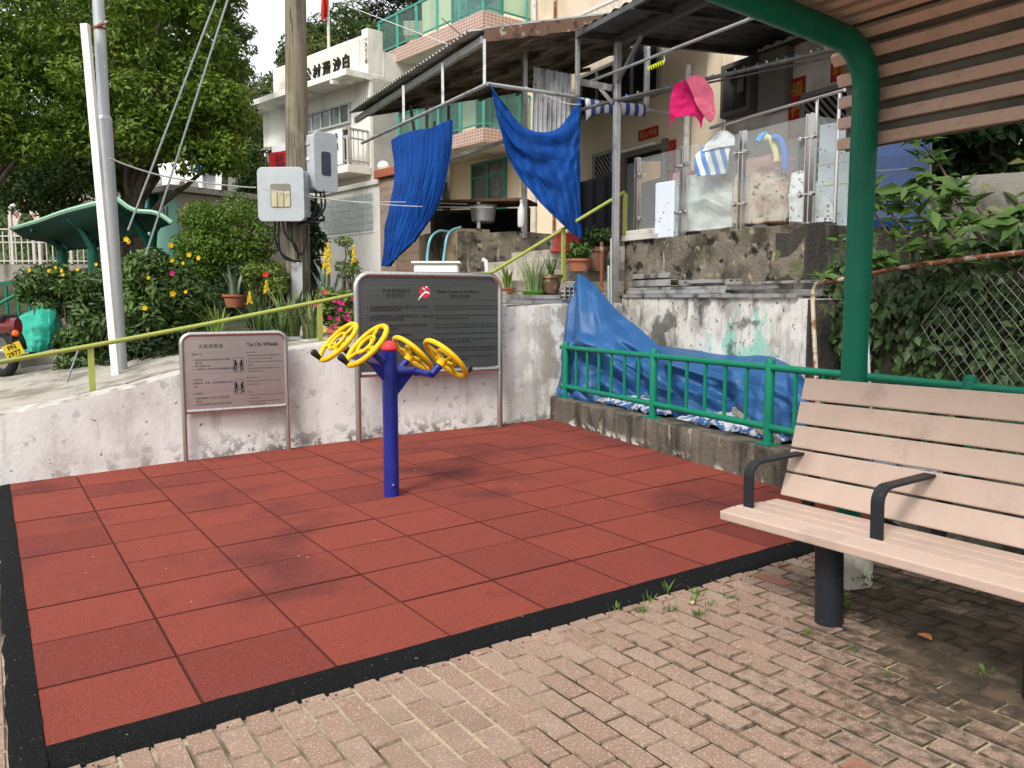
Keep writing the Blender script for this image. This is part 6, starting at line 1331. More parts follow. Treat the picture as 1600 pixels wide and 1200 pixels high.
def ebox(lab, c, yaw, w_, h_, d_, win):
    t = thing('electric_box', lab, 'electric box', c - UP * h_ / 2); X = Vector((math.cos(yaw), math.sin(yaw), 0)); N = Vector((math.sin(yaw), -math.cos(yaw), 0))
    P = lambda q, n: [c + X * x + UP * y + N * n for x, y in q]
    mb = MB(); mb.prism(P(rounded(w_, h_, .05), -d_), N * d_); mb.build('body', GBOX, t, bevel=.006)
    mb = MB(); mb.prism(P(rounded(w_ * 1.06, h_ * 1.05, .07), .003), N * .035); lid = mb.build('door', GBOX, t, bevel=.008)
    if win == 1:
        mb = MB(); mb.prism(P([(x, y - .02) for x, y in rounded(w_ * .46, h_ * .46, .03)], .034), N * .008); mb.build('window', mat('box window', (.20, .19, .15), .12), lid)
        mb = MB()
        for k in (-1, 0, 1): mb.prism(P([(x + k * .085, y - .06) for x, y in rounded(.07, h_ * .30, .01)], .0425), N * .004)
        mb.build('fuses', mat('fuse cream', (.50, .46, .30), .4), lid)
    else:
        mb = MB(); mb.prism(P([(x, y - .02) for x, y in rounded(w_ * .42, h_ * .42, .03)], .034), N * .008); mb.build('window', mat('box window dark', (.05, .06, .09), .12), lid)
        mb = MB(); q = X * (-w_ / 2 - .004) + N * (-d_ * .5); o = c + q; mb.box(o + UP * h_ * .33, (.02, d_ * .6, .05), Matrix.Rotation(yaw, 3, 'Z')); mb.build('handle', GBOX, t, bevel=.004)
        mb = MB(); mb.box(o + UP * h_ * .06 + X * -.002 - N * (-d_ * .12), (.006, d_ * .3, .035), Matrix.Rotation(yaw, 3, 'Z')); mb.build('sticker', BANW, t)
    return t
ebox('grey electric box with three cream fuses behind its window', at(440, 304, 10.95), R(-3), .58, .66, .28, 1)
ebox('taller grey electric box with a dark narrow window on the right of the pole', at(507, 254, 11.25), R(-62 + 106), .34, .74, .34, 2)
CABLE = mat('black cable', (.012, .012, .013), .5)
cab = [((494, 296, 11.2), (492, 330, 11.15), (480, 345, 11.1), (466, 350, 11.1)), ((500, 296, 11.2), (502, 326, 11.15), (490, 346, 11.05), (470, 346, 11.05)), ((505, 297, 11.2), (508, 322, 11.15), (495, 340, 11.05), (473, 340, 11.1)),
       ((430, 345, 11.0), (430, 372, 11.0), (440, 396, 11.05), (460, 408, 11.1)), ((442, 346, 11.0), (446, 366, 11.0), (462, 384, 11.05), (466, 405, 11.1)), ((455, 346, 11.0), (458, 380, 11.0), (470, 398, 11.05), (478, 380, 11.1), (480, 352, 11.12)), ((436, 346, 11.0), (436, 384, 11.0), (446, 404, 11.0), (470, 409, 11.1))]
for i, pts in enumerate(cab):
    mb = MB(); P = [at(*p) for p in pts]; mb.tube([cat_rom(P, k / 18) for k in range(19)], .014, 6); mb.build('cable', CABLE, label='looping black cable under the upper box' if i < 3 else 'looping black cable under the lower box', cat='cable', group='cables under the taller box' if i < 3 else 'cables under the fuse box', smooth='auto')
SPOLE = mat('galvanised pole', (.42, .44, .46), .5, .5, layers=[dict(c=(.34, .36, .38), s=(3, 3, 1), lo=.45, hi=.65), dict(c=(.62, .63, .64), s=9, lo=.64, hi=.7), dict(c=(.25, .24, .22), s=20, lo=.68, hi=.73)])
t = thing('lamp_post', 'grey steel lamp post with a stepped joint beside the white pole', 'post', at(190, 606, 8.6))
mb = MB(); a, j, b = at(192, 640, 8.7), at(163, 186, 8.7), at(150, -60, 8.7); mb.tube([a, j], .072, 20); mb.build('lower_tube', SPOLE, t, smooth='auto'); mb = MB(); mb.lathe([(.073, -.02), (.075, 0), (.058, .03)], j, 20); mb.tube([j, b], .056, 20); mb.build('upper_tube', SPOLE, t, smooth='auto')
mb = MB(); q = at(155, 45, 8.7); mb.lathe([(.062, -.012), (.062, .012)], q, 18); mb.bar(q + Vector((.0, -.06, 0)), q + Vector((.13, -.08, .05)), .02); mb.build('clamp', RUST, t)
WOODW = mat('white painted post', (.76, .75, .72), .7, layers=[dict(c=(.55, .52, .48), s=(9, 9, 1.5), lo=.52, hi=.72), dict(c=(.3, .28, .25), s=11, lo=.68, hi=.73)])
mb = MB(); mb.bar(at(187, 640, 8.45), at(133, 38, 8.5), .072, .07, up=Vector((0, 1, 0))); mb.build('white_pole', WOODW, bevel=.004, label='leaning square white painted pole tied to the grey lamp post', cat='pole')
WIRE = mat('guy wire', (.33, .35, .36), .4, .7); WIREW = mat('white wire', (.60, .60, .58), .5)
def wire(lab, pts, r, m, cat='wire', group=None, sag=0):
    P = [at(*p) for p in pts]; mb = MB(); Q = [cat_rom(P, k / 16) - UP * (sag * 4 * (k / 16) * (1 - k / 16)) for k in range(17)]; mb.tube(Q, r, 6); mb.build('wire', m, label=lab, cat=cat, group=group, smooth='auto')
wire('left of the two steel guy wires coming down over the bushes', ((345, -20, 9.8), (200, 360, 9.3)), .011, WIRE)
wire('right of the two steel guy wires coming down over the bushes', ((362, -20, 9.8), (228, 398, 9.3)), .011, WIRE)
wire('short guy wire anchored in the path beside the handrail post', ((122, 548, 8.9), (95, 622, 8.2)), .011, WIRE)
wire('pale rope from the lamp post to the fuse box', ((172, 247, 8.65), (268, 272, 9.4), (400, 293, 10.6)), .009, WIREW, 'rope', sag=.04)
wire('upper white wire running from the boxes to the sink table', ((408, 294, 10.7), (520, 313, 11.4), (640, 316, 12), (730, 319, 12)), .006, WIREW)
wire('lower white wire running from the boxes to the sink table', ((408, 296, 10.7), (520, 312, 11.2), (640, 322, 11.6), (770, 324, 11.8)), .006, WIREW)
wire('thin dark wire sloping across the upper balcony to the corrugated roof', ((690, 28, 20), (735, 68, 14)), .012, CABLE)
wire('thin pale wire sloping over the office roof to the balcony', ((545, 10, 24), (715, 75, 16)), .010, WIREW)
wire('slack thin wire over the beige wall to the blue curtain', ((820, 135, 10.3), (880, 160, 10.4), (908, 163, 10.4)), .005, WIREW)
# ------------------------------------------------------------------ trees
BARK = mat('bark', (.10, .08, .06), .95, layers=[dict(c=(.05, .04, .03), s=(9, 9, 2), lo=.45, hi=.6), dict(c=(.17, .15, .12), s=4, lo=.58, hi=.7)], bump=.6, bscale=20)
def tree(name, lab, base, crowns, n, L, W, lm, seed, trunk_r=.18, group=None, squash=.7, up=.6, fork=.35):
    base = Vector(base); t = thing(name, lab, 'tree', base, group); cl = []
    for i, (c, rad, k, rr) in enumerate(crowns): cl += clumps_in(c, rad, k, rr, seed + i)
    mb = MB(); top = Vector(crowns[0][0]); fk = base.lerp(top, fork); branch(mb, base - UP * .2, fk, trunk_r, trunk_r * .7, 10, .05, seed); g = random.Random(seed)
    for c, r in g.sample(cl, min(14, len(cl))): branch(mb, fk, Vector(c), trunk_r * .45, trunk_r * .08, 6, .10, g.random() * 9)
    mb.build('trunk', BARK, t, smooth='auto')
    leaf_obj('crown', leaf_mesh(cl, n, L, W, seed, up=up, squash=squash), lm, t); return t
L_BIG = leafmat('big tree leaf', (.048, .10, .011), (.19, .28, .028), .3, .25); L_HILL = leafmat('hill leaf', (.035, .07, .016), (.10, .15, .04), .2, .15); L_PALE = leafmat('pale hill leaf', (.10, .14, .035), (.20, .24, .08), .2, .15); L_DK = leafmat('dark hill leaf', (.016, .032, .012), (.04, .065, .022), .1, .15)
def V3(px, py, Y): p = at(px, py, Y); return (p.x, p.y, p.z)
def gbase(x, y): return Vector((x, y, terr(x, y)))
tree('broadleaf_tree', 'large bright green tree right of the lamp post, its crown ending beside the wooden pole', gbase(-8.5, 17.5), [(V3(275, 110, 17), (1.4, 1.6, 1.8), 36, .55), (V3(340, 205, 16.5), (.6, .9, .8), 14, .44), (V3(228, 205, 16.5), (.8, .9, .5), 12, .45), (V3(270, -60, 17.5), (1.3, 1.4, 1.0), 20, .6)], 30000, .135, .06, L_BIG, 11, .22)
tree('broadleaf_tree', 'large bright green tree filling the left edge, left of the white pole', gbase(-12.6, 17.0), [(V3(40, 130, 16.5), (1.7, 1.6, 1.5), 36, .55), (V3(-60, 20, 17), (2.2, 1.8, 2.0), 36, .62), (V3(100, 30, 17.5), (1.2, 1.5, 1.4), 24, .6), (V3(70, 205, 16.0), (1.1, 1.0, .5), 12, .42)], 32000, .135, .06, L_BIG, 23, .24)
tree('broadleaf_tree', 'dark tall tree behind the lamp post between the two big trees', gbase(-9.5, 21.5), [(V3(160, 60, 21.5), (2.0, 1.5, 3.0), 50, .8), (V3(95, 262, 21), (1.9, 1.2, .9), 22, .7)], 20000, .19, .085, L_HILL, 31, .26)
tree('thin_tree', 'thin wispy tree showing sky gaps above the right end of the big tree crown', gbase(-9.2, 26), [(V3(362, 60, 26), (.6, .8, 1.2), 12, .36)], 2200, .17, .06, L_HILL, 37, .12, fork=.6)
g = random.Random(12); k_ = 0
spots = [(395, 265, 31, 1.5, 0), (425, 215, 34, 1.9, 1), (388, 190, 36, 2.2, 1), (440, 185, 40, 2.0, 2), (405, 195, 42, 2.2, 0), (470, 190, 36, 2.0, 0), (350, 150, 40, 2.4, 2), (352, 250, 34, 1.6, 0), (300, 230, 38, 2.6, 0), (230, 260, 40, 2.6, 2), (180, 230, 44, 3.0, 0), (90, 240, 44, 3.0, 0), (20, 250, 44, 3.0, 2), (-40, 200, 44, 3.4, 0),
         (500, 80, 40, 2.0, 0), (545, 62, 42, 2.3, 0), (520, 108, 38, 1.7, 1), (595, 90, 40, 1.9, 0), (480, 128, 38, 1.6, 0), (640, 55, 44, 2.6, 2), (600, 18, 46, 2.4, 2), (690, 40, 46, 2.8, 2), (740, 10, 46, 2.8, 2), (655, 5, 48, 2.4, 2), (565, 110, 36, 1.4, 0), (420, 290, 28, 1.3, 0)]
kinds = [('rounded_tree', L_HILL, 'mid green rounded tree'), ('feathery_tree', L_PALE, 'pale green feathery tree'), ('dark_tree', L_DK, 'dark leaved tall tree')]
where = ['just above the fuse box left of the wooden pole', 'left of the wooden pole under the office roof level', 'left of the wooden pole above the red banner', 'hidden mostly by the wooden pole', 'beside the wooden pole on the skyline', 'behind the office wall end', 'behind the big tree tip', 'above the dense round bush', 'through the big tree crown gaps', 'above the white house', 'behind the lamp post foot of the crown', 'in the dark gap left of the white pole', 'at the left edge behind the gate arch', 'beyond the left edge of the picture',
         'right of the flagpole', 'on the skyline between flagpole and beige house', 'behind the office sign letters', 'behind the roof pier', 'left of the flagpole behind the sign', 'with bare trunks behind the upper balcony corner', 'on the skyline left of the upper balcony', 'above the upper balcony railing', 'at the top edge above the balcony glass', 'on the top edge between sky gaps', 'behind the right end of the office sign', 'between fuse box and dense bush']
for i, (px, py, Y, r, kd) in enumerate(spots):
    nm, lm, lb = kinds[kd]; c = Vector(V3(px, py, Y)); b = Vector((c.x + g.uniform(-.3, .3), Y + .3, 0)); b.z = min(terr(b.x, b.y), c.z - r * 1.1)
    tall = 1.35 if kd == 2 else (1.15 if kd == 1 else .95)
    tree(nm, lb + ' ' + where[i], b, [(c, (r * .75, r * .75, r * .75 * tall), 22 if kd != 2 else 14, r * .36)], 4200 if kd != 2 else 3600, .20 + .004 * Y - .06, .10 if kd != 1 else .06, lm, 100 + i, .11, 'trees on the hillside behind the houses', squash=.7, fork=.6 if kd == 2 else .4)
# a scrubby slope fills what lies between the trees
P_, N_ = [], []
rg = np.random.default_rng(5)
xs = rg.uniform(-32, 14, 26000); ys = rg.uniform(29.5, 60, 26000)
zs = np.array([terr(x, y) for x, y in zip(xs, ys)]) + rg.uniform(0, .9, 26000) * (1 + .6 * np.sin(xs * .9) * np.cos(ys * .8))
leaf_obj('hillside_scrub', leaf_at(np.stack([xs, ys, zs], 1), rg.normal(size=(26000, 3)) * .6 + np.array([0, -.4, .7]), .42, .22, rg), L_HILL, label='green scrub covering the hillside between the trees', cat='scrub', kind='stuff')
# ------------------------------------------------------------------ bushes and flowers beside the path
def bush(name, lab, c, rad, k, rr, n, L, W, lm, seed, group=None, base=None, squash=.8, up=.5):
    c = Vector(c); b = Vector(base) if base else Vector((c.x, c.y, terr(c.x, c.y))); t = thing(name, lab, 'bush', b, group); cl = clumps_in(c, rad, k, rr, seed); mb = MB(); g = random.Random(seed)
    for q, r in g.sample(cl, min(12, len(cl))): branch(mb, b - UP * .1 + Vector((g.uniform(-.1, .1), g.uniform(-.1, .1), 0)), Vector(q), .03, .006, 5, .1, g.random() * 9)
    mb.build('stems', BARK, t); leaf_obj('leaves', leaf_mesh(cl, n, L, W, seed, up=up, squash=squash), lm, t); return t, cl
L_BOX = leafmat('clipped bush leaf', (.05, .11, .012), (.16, .26, .028), .25, .25); L_ALL = leafmat('glossy leaf', (.03, .075, .013), (.11, .19, .032), .2, .5)
bush('dense_bush', 'large dense rounded green bush left of the wooden utility pole', V3(352, 385, 13.0), (.62, .6, .68), 60, .27, 15000, .075, .03, L_BOX, 41)
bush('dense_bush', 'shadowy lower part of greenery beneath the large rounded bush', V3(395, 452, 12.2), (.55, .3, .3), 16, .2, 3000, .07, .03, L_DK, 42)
YP = mat('yellow petal', (.75, .50, .01), .6, trans=.25); PKP = mat('pink petal', (.62, .03, .22), .6, trans=.25); YS = mat('yellow spike', (.66, .46, .02), .6); REDB = mat('red bract', (.5, .04, .03), .6)
def flower(c, r, nrm, parent, m, name='flower', n=5):
    mb = MB(); nrm = Vector(nrm).normalized(); X = nrm.orthogonal().normalized(); Y = nrm.cross(X); c = Vector(c)
    for k in range(n):
        a = math.tau * k / n; d = X * math.cos(a) + Y * math.sin(a); s = X * -math.sin(a) + Y * math.cos(a)
        mb.add([c - nrm * r * .35, c + d * r * .55 - s * r * .42 + nrm * .1 * r, c + d * r * 1.05 + nrm * .0, c + d * r * .55 + s * r * .42 + nrm * .1 * r], [(0, 1, 2, 3)])
    return mb.build(name, m, parent)
t, cl = bush('flowering_bush', 'glossy bush with yellow trumpet flowers beside the lamp post', V3(252, 472, 9.75), (.52, .42, .55), 50, .2, 8500, .11, .042, L_ALL, 43)
for px, py, r in ((197, 374, .055), (201, 378, .045), (267, 383, .055), (295, 398, .05), (310, 403, .05), (269, 407, .045), (286, 411, .035), (232, 434, .04), (270, 459, .062), (290, 456, .04), (226, 481, .055)): flower(at(px, py, 9.2), r * .62, (g.uniform(-.4, .4), -1, .25), t, YP)
flower(at(269, 427, 9.15), .035, (0, -1, .2), t, PKP)
t, cl = bush('flowering_bush', 'sparse bush with small yellow flowers left of the white pole', V3(108, 462, 11.0), (.62, .4, .36), 34, .2, 5200, .10, .035, L_ALL, 44)
for px, py in ((87, 418), (96, 423), (98, 429), (76, 423), (121, 421), (150, 413), (46, 422)): flower(at(px, py, 10.55), .026, (g.uniform(-.4, .4), -1, .3), t, YP)
bush('leafy_bush', 'dark leafy growth at the foot of the white pole behind the handrail', V3(150, 540, 9.7), (.36, .3, .42), 24, .18, 3400, .10, .04, L_ALL, 45)
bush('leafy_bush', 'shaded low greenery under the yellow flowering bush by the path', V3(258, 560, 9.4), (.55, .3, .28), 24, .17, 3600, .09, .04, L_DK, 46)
bush('shrub', 'light green shrub with a few red flowers in front of the wooden pole', V3(415, 435, 11.0), (.30, .25, .17), 18, .12, 1900, .07, .032, LYG, 47)
mb = MB(); flower(at(415, 429, 10.6), .045, (0, -1, .4), None, REDB, 'red_flower'); bpy.data.objects['red_flower']['label'] = 'small red flower on the light green shrub by the wooden pole'; bpy.data.objects['red_flower']['category'] = 'flower'
bush('climbing_plant', 'narrow green climber on the right side of the wooden pole', V3(488, 372, 11.6), (.10, .12, .62), 26, .13, 1700, .08, .04, LDK, 48)
bush('leafy_shrub', 'thin shrub with bare stems in front of the white garden wall', V3(540, 420, 10.6), (.16, .15, .38), 12, .09, 420, .07, .03, LYG, 49, squash=.6)
t, cl = bush('bougainvillea', 'pink flowering potted bougainvillea behind the handrail left of the large sign', V3(528, 484, 9.35), (.24, .2, .20), 20, .1, 1500, .06, .035, LYG, 50)
gg = random.Random(3)
for k in range(26): c, r = gg.choice(cl); flower(Vector(c) + Vector((gg.uniform(-.08, .08), -.12 - gg.random() * .06, gg.uniform(-.09, .09))), .032, (gg.uniform(-.5, .5), -1, .3), t, PKP if gg.random() < .85 else YP, n=4)
mb = MB(); pot(mb, at(530, 543, 9.15), .13, .2); mb.build('pot', TERRA, t, smooth='auto')
SNK = mat('snake plant blade', (.075, .12, .045), .5, rnd=(.26, .28, .10), layers=[dict(c=(.03, .06, .025), s=(4, 4, 30), lo=.5, hi=.62, a=.7)])
def blade_plant(lab, px, py, Y, n, sp, H, W, lm, seed, potm=None, group='spiky plants along the path', cat='plant', name='snake_plant', r=.12, h=.2, stiff=.75):
    c = at(px, py, Y); t = thing(name, lab, cat, c, group)
    if potm: mb = MB(); pot(mb, c - UP * h * .9, r, h); mb.build('pot', potm, t, smooth='auto')
    blades(t, c, n, sp, H, W, lm, seed, stiff=stiff); return t
blade_plant('tall yellow edged snake plant right in front of the metal sleeve of the pole', 458, 528, 9.3, 22, .20, .66, .055, SNK, 61, TUBW)
blade_plant('tall snake plant between the pole foot and the handrail post', 487, 533, 9.2, 20, .18, .62, .05, SNK, 62, TUBW)
blade_plant('drooping strappy plant above the small sign top right corner', 440, 520, 9.0, 20, .25, .45, .035, LG, 63, None, stiff=.5)
blade_plant('spiky green plant above the middle of the small sign', 405, 520, 8.95, 22, .25, .36, .03, LG, 64, POTK, stiff=.5)
blade_plant('pale strappy plant above the left half of the small sign', 340, 520, 8.95, 18, .22, .36, .03, LYG, 65, None, stiff=.5)
blade_plant('upright agave in a terracotta pot beside the dense bush', 366, 462, 11.0, 12, .16, .42, .05, leafmat('agave blade', (.13, .19, .12), (.2, .26, .16), .1), 66, TERRA, r=.14, h=.17)
blade_plant('blue grey aloe under the yellow spikes behind the bougainvillea', 512, 470, 10.2, 14, .22, .52, .05, leafmat('aloe blade', (.11, .17, .14), (.17, .23, .19), .1), 67, None, stiff=.55)
blade_plant('small aloe in a black pot below the light green shrub', 402, 488, 10.4, 14, .16, .30, .035, LG, 68, POTK, r=.16, h=.22)
def spike(lab, px, y0, y1, Y, yb):
    t = thing('flower_spike', lab, 'flower', at(px, yb, Y), 'yellow aloe flower spikes'); a, b = at(px, y0, Y), at(px, y1, Y); mb = MB(); mb.tube([at(px - 1, yb, Y), b], .008, 6); mb.build('stalk', LG, t); mb = MB(); n = 60
    gs = random.Random(px)
    for k in range(n):
        x = k / n; p = b.lerp(a, x); an = gs.random() * 6.28; d = Vector((math.cos(an), math.sin(an), -.5)); r = .032 * (1 - x) ** .5 + .006; mb.tube([p, p + d * r], [.006, .004], 4)
    mb.tube([b, a], [.014, .004], 6); mb.build('florets', YS, t)
spike('tallest yellow flower spike right of the wooden pole', 513, 378, 402, 10.1, 470); spike('second tall yellow flower spike close left of the tallest one', 508, 387, 418, 10.1, 470); spike('lower yellow flower spike just under the tallest one', 514, 402, 428, 10.0, 470)
spike('yellow flower spike near the left edge of the large sign', 553, 382, 410, 10.0, 470); spike('orange yellow flower spike under the light green shrub', 416, 438, 457, 10.0, 490); spike('short yellow flower spike left of the orange one above the small sign', 390, 455, 473, 10.0, 500)
# ------------------------------------------------------------------ left background: bus shelter, gate, fences, houses
GSH = paint('shelter green', (.008, .075, .05), .4); GSH2 = mat('shelter roof green', (.006, .045, .034), .5); PALEG = mat('pale green edge', (.30, .52, .38), .5)
t = thing('bus_shelter', 'green shelter with a wavy roof on forked posts beyond the path', 'shelter', at(97, 430, 17))
Pa = [at(18, 359, 17.0), at(60, 347, 15.6), at(100, 333, 14.4), at(150, 320, 13.0), at(184, 313, 12.2)]; Pb = [at(95, 392, 17.4), at(122, 390, 16.0), at(155, 386, 14.8), at(205, 372, 13.4), at(268, 350, 12.4)]
G_ = []
for i in range(25):
    a, b = cat_rom(Pa, i / 24), cat_rom(Pb, i / 24); row = []
    for j in range(17): x = j / 16; row.append(a.lerp(b, x) + UP * (-.01 * math.sin(math.pi * x) * (1 - .5 * (i < 6)) - .05 * math.sin(math.tau * x)))
    G_.append(row)
mb = MB(); mb.grid(G_); mb.build('roof', GSH2, t, smooth=True, thick=.012)
mb = MB(); mb.tube([r[0] + UP * .02 for r in G_], .04, 6); mb.tube([p + UP * .02 for p in G_[-1]], .035, 6); mb.build('roof_edge', PALEG, t, smooth='auto')
for px, Y, i in ((97, 16.6, 4), (146, 14.6, 12), (238, 12.9, 22)):
    p = at(px, 400, Y); gz_ = terr(p.x, p.y); l, r_ = G_[i][1], G_[i][15]; f = Vector((p.x, p.y, p.z + .1)); mb = MB(); mb.tube([(p.x, p.y, gz_), f], .10, 12); mb.build('post', GSH, t, smooth='auto')
    for q in (l, r_): mb = MB(); mid = f.lerp(q, .45) + UP * .10; mb.tube([cat_rom([f, mid, q - UP * .04], k / 10) for k in range(11)], [.07 - .003 * k for k in range(11)], 8); mb.build('roof_arm', GSH, t, smooth='auto')
FENW = mat('pale fence paint', (.55, .52, .47), .6, layers=[dict(c=(.42, .40, .36), s=5, lo=.5, hi=.7)])
t = thing('white_fence', 'pale railing fence on a grey wall at the left behind the green shelter', 'fence', at(70, 412, 24))
fa, fb = at(-60, 412, 24.0), at(170, 412, 24.0); hgt = at(0, 358, 24).z - fa.z
def rails(t, fa, fb, hgt, m, step, rw, hs, big=6):
    n = int((fb - fa).length / step)
    mb = MB()
    for h in hs: mb.bar(fa + UP * h * hgt, fb + UP * h * hgt, rw * 1.3)
    mb.build('rails', m, t)
    for k in range(n + 1):
        q = fa.lerp(fb, k / n); w_ = rw * (2.6 if k % big == 0 else 1); mb = MB(); mb.bar(q, q + UP * hgt * (1 if k % big == 0 else .93), w_); mb.build('post' if k % big == 0 else 'baluster', m, t)
rails(t, fa, fb, hgt, FENW, .17, .03, (.08, .62, .80, 1.0))
GWALL = mat('grey kerb wall', (.30, .28, .24), .9, layers=[dict(c=(.14, .13, .11), s=(2, 2, .7), lo=.45, hi=.65)])
mb = MB(); roughwall(mb, fa + Vector((-3, 0, 0)), fb + Vector((1, 0, 0)), fa.z - 1.6, fa.z - .02, .4, 14, 5, .02, 2); mb.build('grey_wall', GWALL, label='grey stained wall below the pale railing fence', cat='wall')
t = thing('green_fence', 'green railing behind the covered motorcycle at the left edge', 'fence', at(30, 515, 15)); fa, fb = at(-40, 520, 15.0), at(66, 516, 15.4)
rails(t, fa, fb, at(0, 440, 15).z - at(0, 518, 15).z, GREENP, .16, .035, (.08, .98)); mb = MB(); mb.tube([at(-10, 480, 14.6), at(55, 443, 14.9)], .03, 8); mb.build('slanting_rail', GREENP, t)
# gate arch with painted characters and two globes
ARCHM = mat('arch cream', (.62, .55, .48), .7); ARR = mat('arch red letters', (.30, .05, .06), .7)
t = thing('gate_arch', 'cream arched gate sign with dark red characters between two globe lamps', 'gate', at(43, 410, 28))
ca, rx, ry = at(42, 358, 28), .52, .95; yv = at(42, 310, 28).z; z_b = ca.z - .25; yy = 28.0
def archp(a, k): return Vector((ca.x + math.cos(a) * (.56 if k else .36), yy, z_b + math.sin(a) * ((yv - z_b) if k else (yv - z_b) * .66)))
mb = MB(); n = 20; o_ = [archp(math.pi * k / n, 1) for k in range(n + 1)]; i_ = [archp(math.pi * k / n, 0) for k in range(n + 1)]
for k in range(n): mb.hexa([i_[k], o_[k], o_[k + 1], i_[k + 1]] + [p + Vector((0, .1, 0)) for p in (i_[k], o_[k], o_[k + 1], i_[k + 1])])
mb.build('arch', ARCHM, t); mb = MB()
for i, ch in enumerate('白沙灣遊樂場'):
    a = math.pi * (1 - (i + .5) / 6); p = archp(a, 1).lerp(archp(a, 0), .5); u = Vector((math.cos(a), 0, math.sin(a) * 1.3)).normalized(); X = Vector((u.z, 0, -u.x)); text_mesh(mb, ch, p - X * .085 - u * .09 + Vector((0, -.02, 0)), X, u, .19, bold=.03)
mb.build('lettering', ARR, t)
for px in (20, 64): mb = MB(); a = at(px, 405, 28); mb.bar((a.x, 28, a.z - .3), (a.x, 28, at(px, 330 if px < 40 else 322, 28).z), .1); mb.build('post', ARCHM, t)
globe('left globe lamp on the gate arch, the lower one', 19, 322, 6, 28, .1); globe('right globe lamp on the gate arch, the higher one', 63, 310, 7, 28, .1)
# scaffolding like roof frame and street lamp column behind the shelter
t = thing('scaffold_shed', 'open grey pipe shed roof behind the green shelter left of the white pole', 'shed', at(120, 360, 26)); mb = MB()
for x0, y0, x1, y1 in ((100, 306, 152, 306), (100, 306, 100, 340), (152, 306, 152, 330), (112, 300, 152, 288), (118, 300, 118, 290), (138, 304, 138, 290), (72, 330, 100, 312), (72, 330, 72, 352), (84, 318, 84, 350)): mb.bar(at(x0, y0, 26), at(x1, y1, 26.4), .07)
mb.build('pipe_frame', GALV, t); mb = MB(); mb.tube([at(78, 320, 25.8), at(112, 312, 26), at(150, 316, 26.2)], .16, 8); mb.build('rolled_cover', mat('old canvas', (.40, .35, .30), .9, layers=[dict(c=(.2, .17, .15), s=4, lo=.5, hi=.65)]), t)
mb = MB(); mb.tube([at(96, 420, 22), at(96, 255, 22)], .09, 10); mb.build('dark_column', mat('dark grey column', (.06, .065, .07), .6), label='slim dark grey column rising behind the green shelter', cat='column', smooth='auto')
# turquoise shop and white house
TEALP = mat('turquoise render', (.30, .60, .50), .85, layers=[dict(c=(.24, .5, .42), s=1.5, lo=.5, hi=.7)]); PINKW = mat('dusty pink wall', (.46, .40, .36), .9, layers=[dict(c=(.36, .31, .28), s=2, lo=.5, hi=.7)])
tk = at(278, 340, 24.0); tk.z = 0; tf = frame(tk, (.8, -.6)); zt_ = at(278, 300, 24).z
t = thing('turquoise_shop', 'turquoise walled shop with a dark framed sign beyond the round bush', 'shop', tf(-2, 1, 1.5))
mb = MB(); mb.fbox(tf, -3.2, 0, 0, 4, .5, zt_ - .02); mb.build('wall', TEALP, t); mb = MB(); mb.fbox(tf, 0, .015, .02, 4, .5, zt_ - .03); mb.build('side_wall', PINKW, t); mb = MB(); mb.fbox(tf, -3.4, .3, -.35, 4.2, zt_, zt_ + .16); mb.build('roof_slab', mat('grey slab edge', (.34, .33, .30), .9, layers=[dict(c=(.16, .15, .14), s=5, lo=.5, hi=.65)]), t)
X = Vector((.8, -.6, 0)); l0 = on_line(tk, X, 216, 4.0); l1 = on_line(tk, X, 246, 4.0); z1, z0 = at(232, 310, 24.6).z, at(232, 326, 24.6).z
mb = MB(); mb.fbox(tf, l0 - .08, l1 + .08, -.3, -.02, z0 - .08, z1 + .10); sg = mb.build('sign_case', mat('sign case', (.03, .09, .08), .5), t); mb = MB(); mb.fbox(tf, l0, l1, -.315, -.30, z0, z1); mb.build('sign_face', mat('sign face', (.10, .45, .52), .4), sg); mb = MB(); text_mesh(mb, 'Marina', tf(l0 + .12, -.32, z0 + .12), X, UP, .24, width=(l1 - l0) * .62, bold=.04); mb.build('lettering', BANW, sg)
w0 = on_line(tk, X, 257, 3.5); w1 = on_line(tk, X, 263, 3.5); bwin(tf, w0, w1, at(260, 348, 24.2).z, at(260, 322, 24.2).z, .0, t, GF, DGLASS, 1, .5)
mb = MB(); c = tf((w0 + w1) / 2, -.02, at(260, 313, 24.2).z); mb.lathe([(.09, 0), (.09, .02)], c, 16, axis=(-.6, -.8, 0)); mb.build('round_plaque', mat('plaque', (.5, .4, .2), .6), t)
wk = at(318, 300, 29.0); wk.z = 0; wf = frame(wk, (.85, -.52)); zt2 = at(318, 252, 29).z
t = thing('white_house', 'white house with a blue awning and an air conditioner above the turquoise shop', 'house', wf(-2, 1, 2))
mb = MB(); mb.fbox(wf, -3.6, .0, 0, 5, 1.0, zt2 + .1); mb.fbox(wf, 0.0, .9, .1, 5, 1.0, at(335, 272, 29).z); mb.build('wall', mat('house white', (.76, .75, .73), .85), t); mb = MB(); X = Vector((.85, -.52, 0))
b0, b1 = on_line(wk, X, 317, 5), on_line(wk, X, 334, 5); zb = at(325, 269, 28.8).z; mb.hexa([wf(b0, -.5, zb), wf(b1, -.5, zb), wf(b1, .1, zb), wf(b0, .1, zb), wf(b0, -.45, zb + .05), wf(b1, -.45, zb + .02), wf(b1, .1, zb + .25), wf(b0, .1, zb + .45)]); mb.build('awning', mat('awning blue', (.01, .10, .55), .6), t)
a0 = on_line(wk, X, 251, 4.5); bwin(wf, a0 - .3, a0 + .15, at(252, 286, 30).z, at(252, 275, 30).z, 0, t, GF, DGLASS, 1)
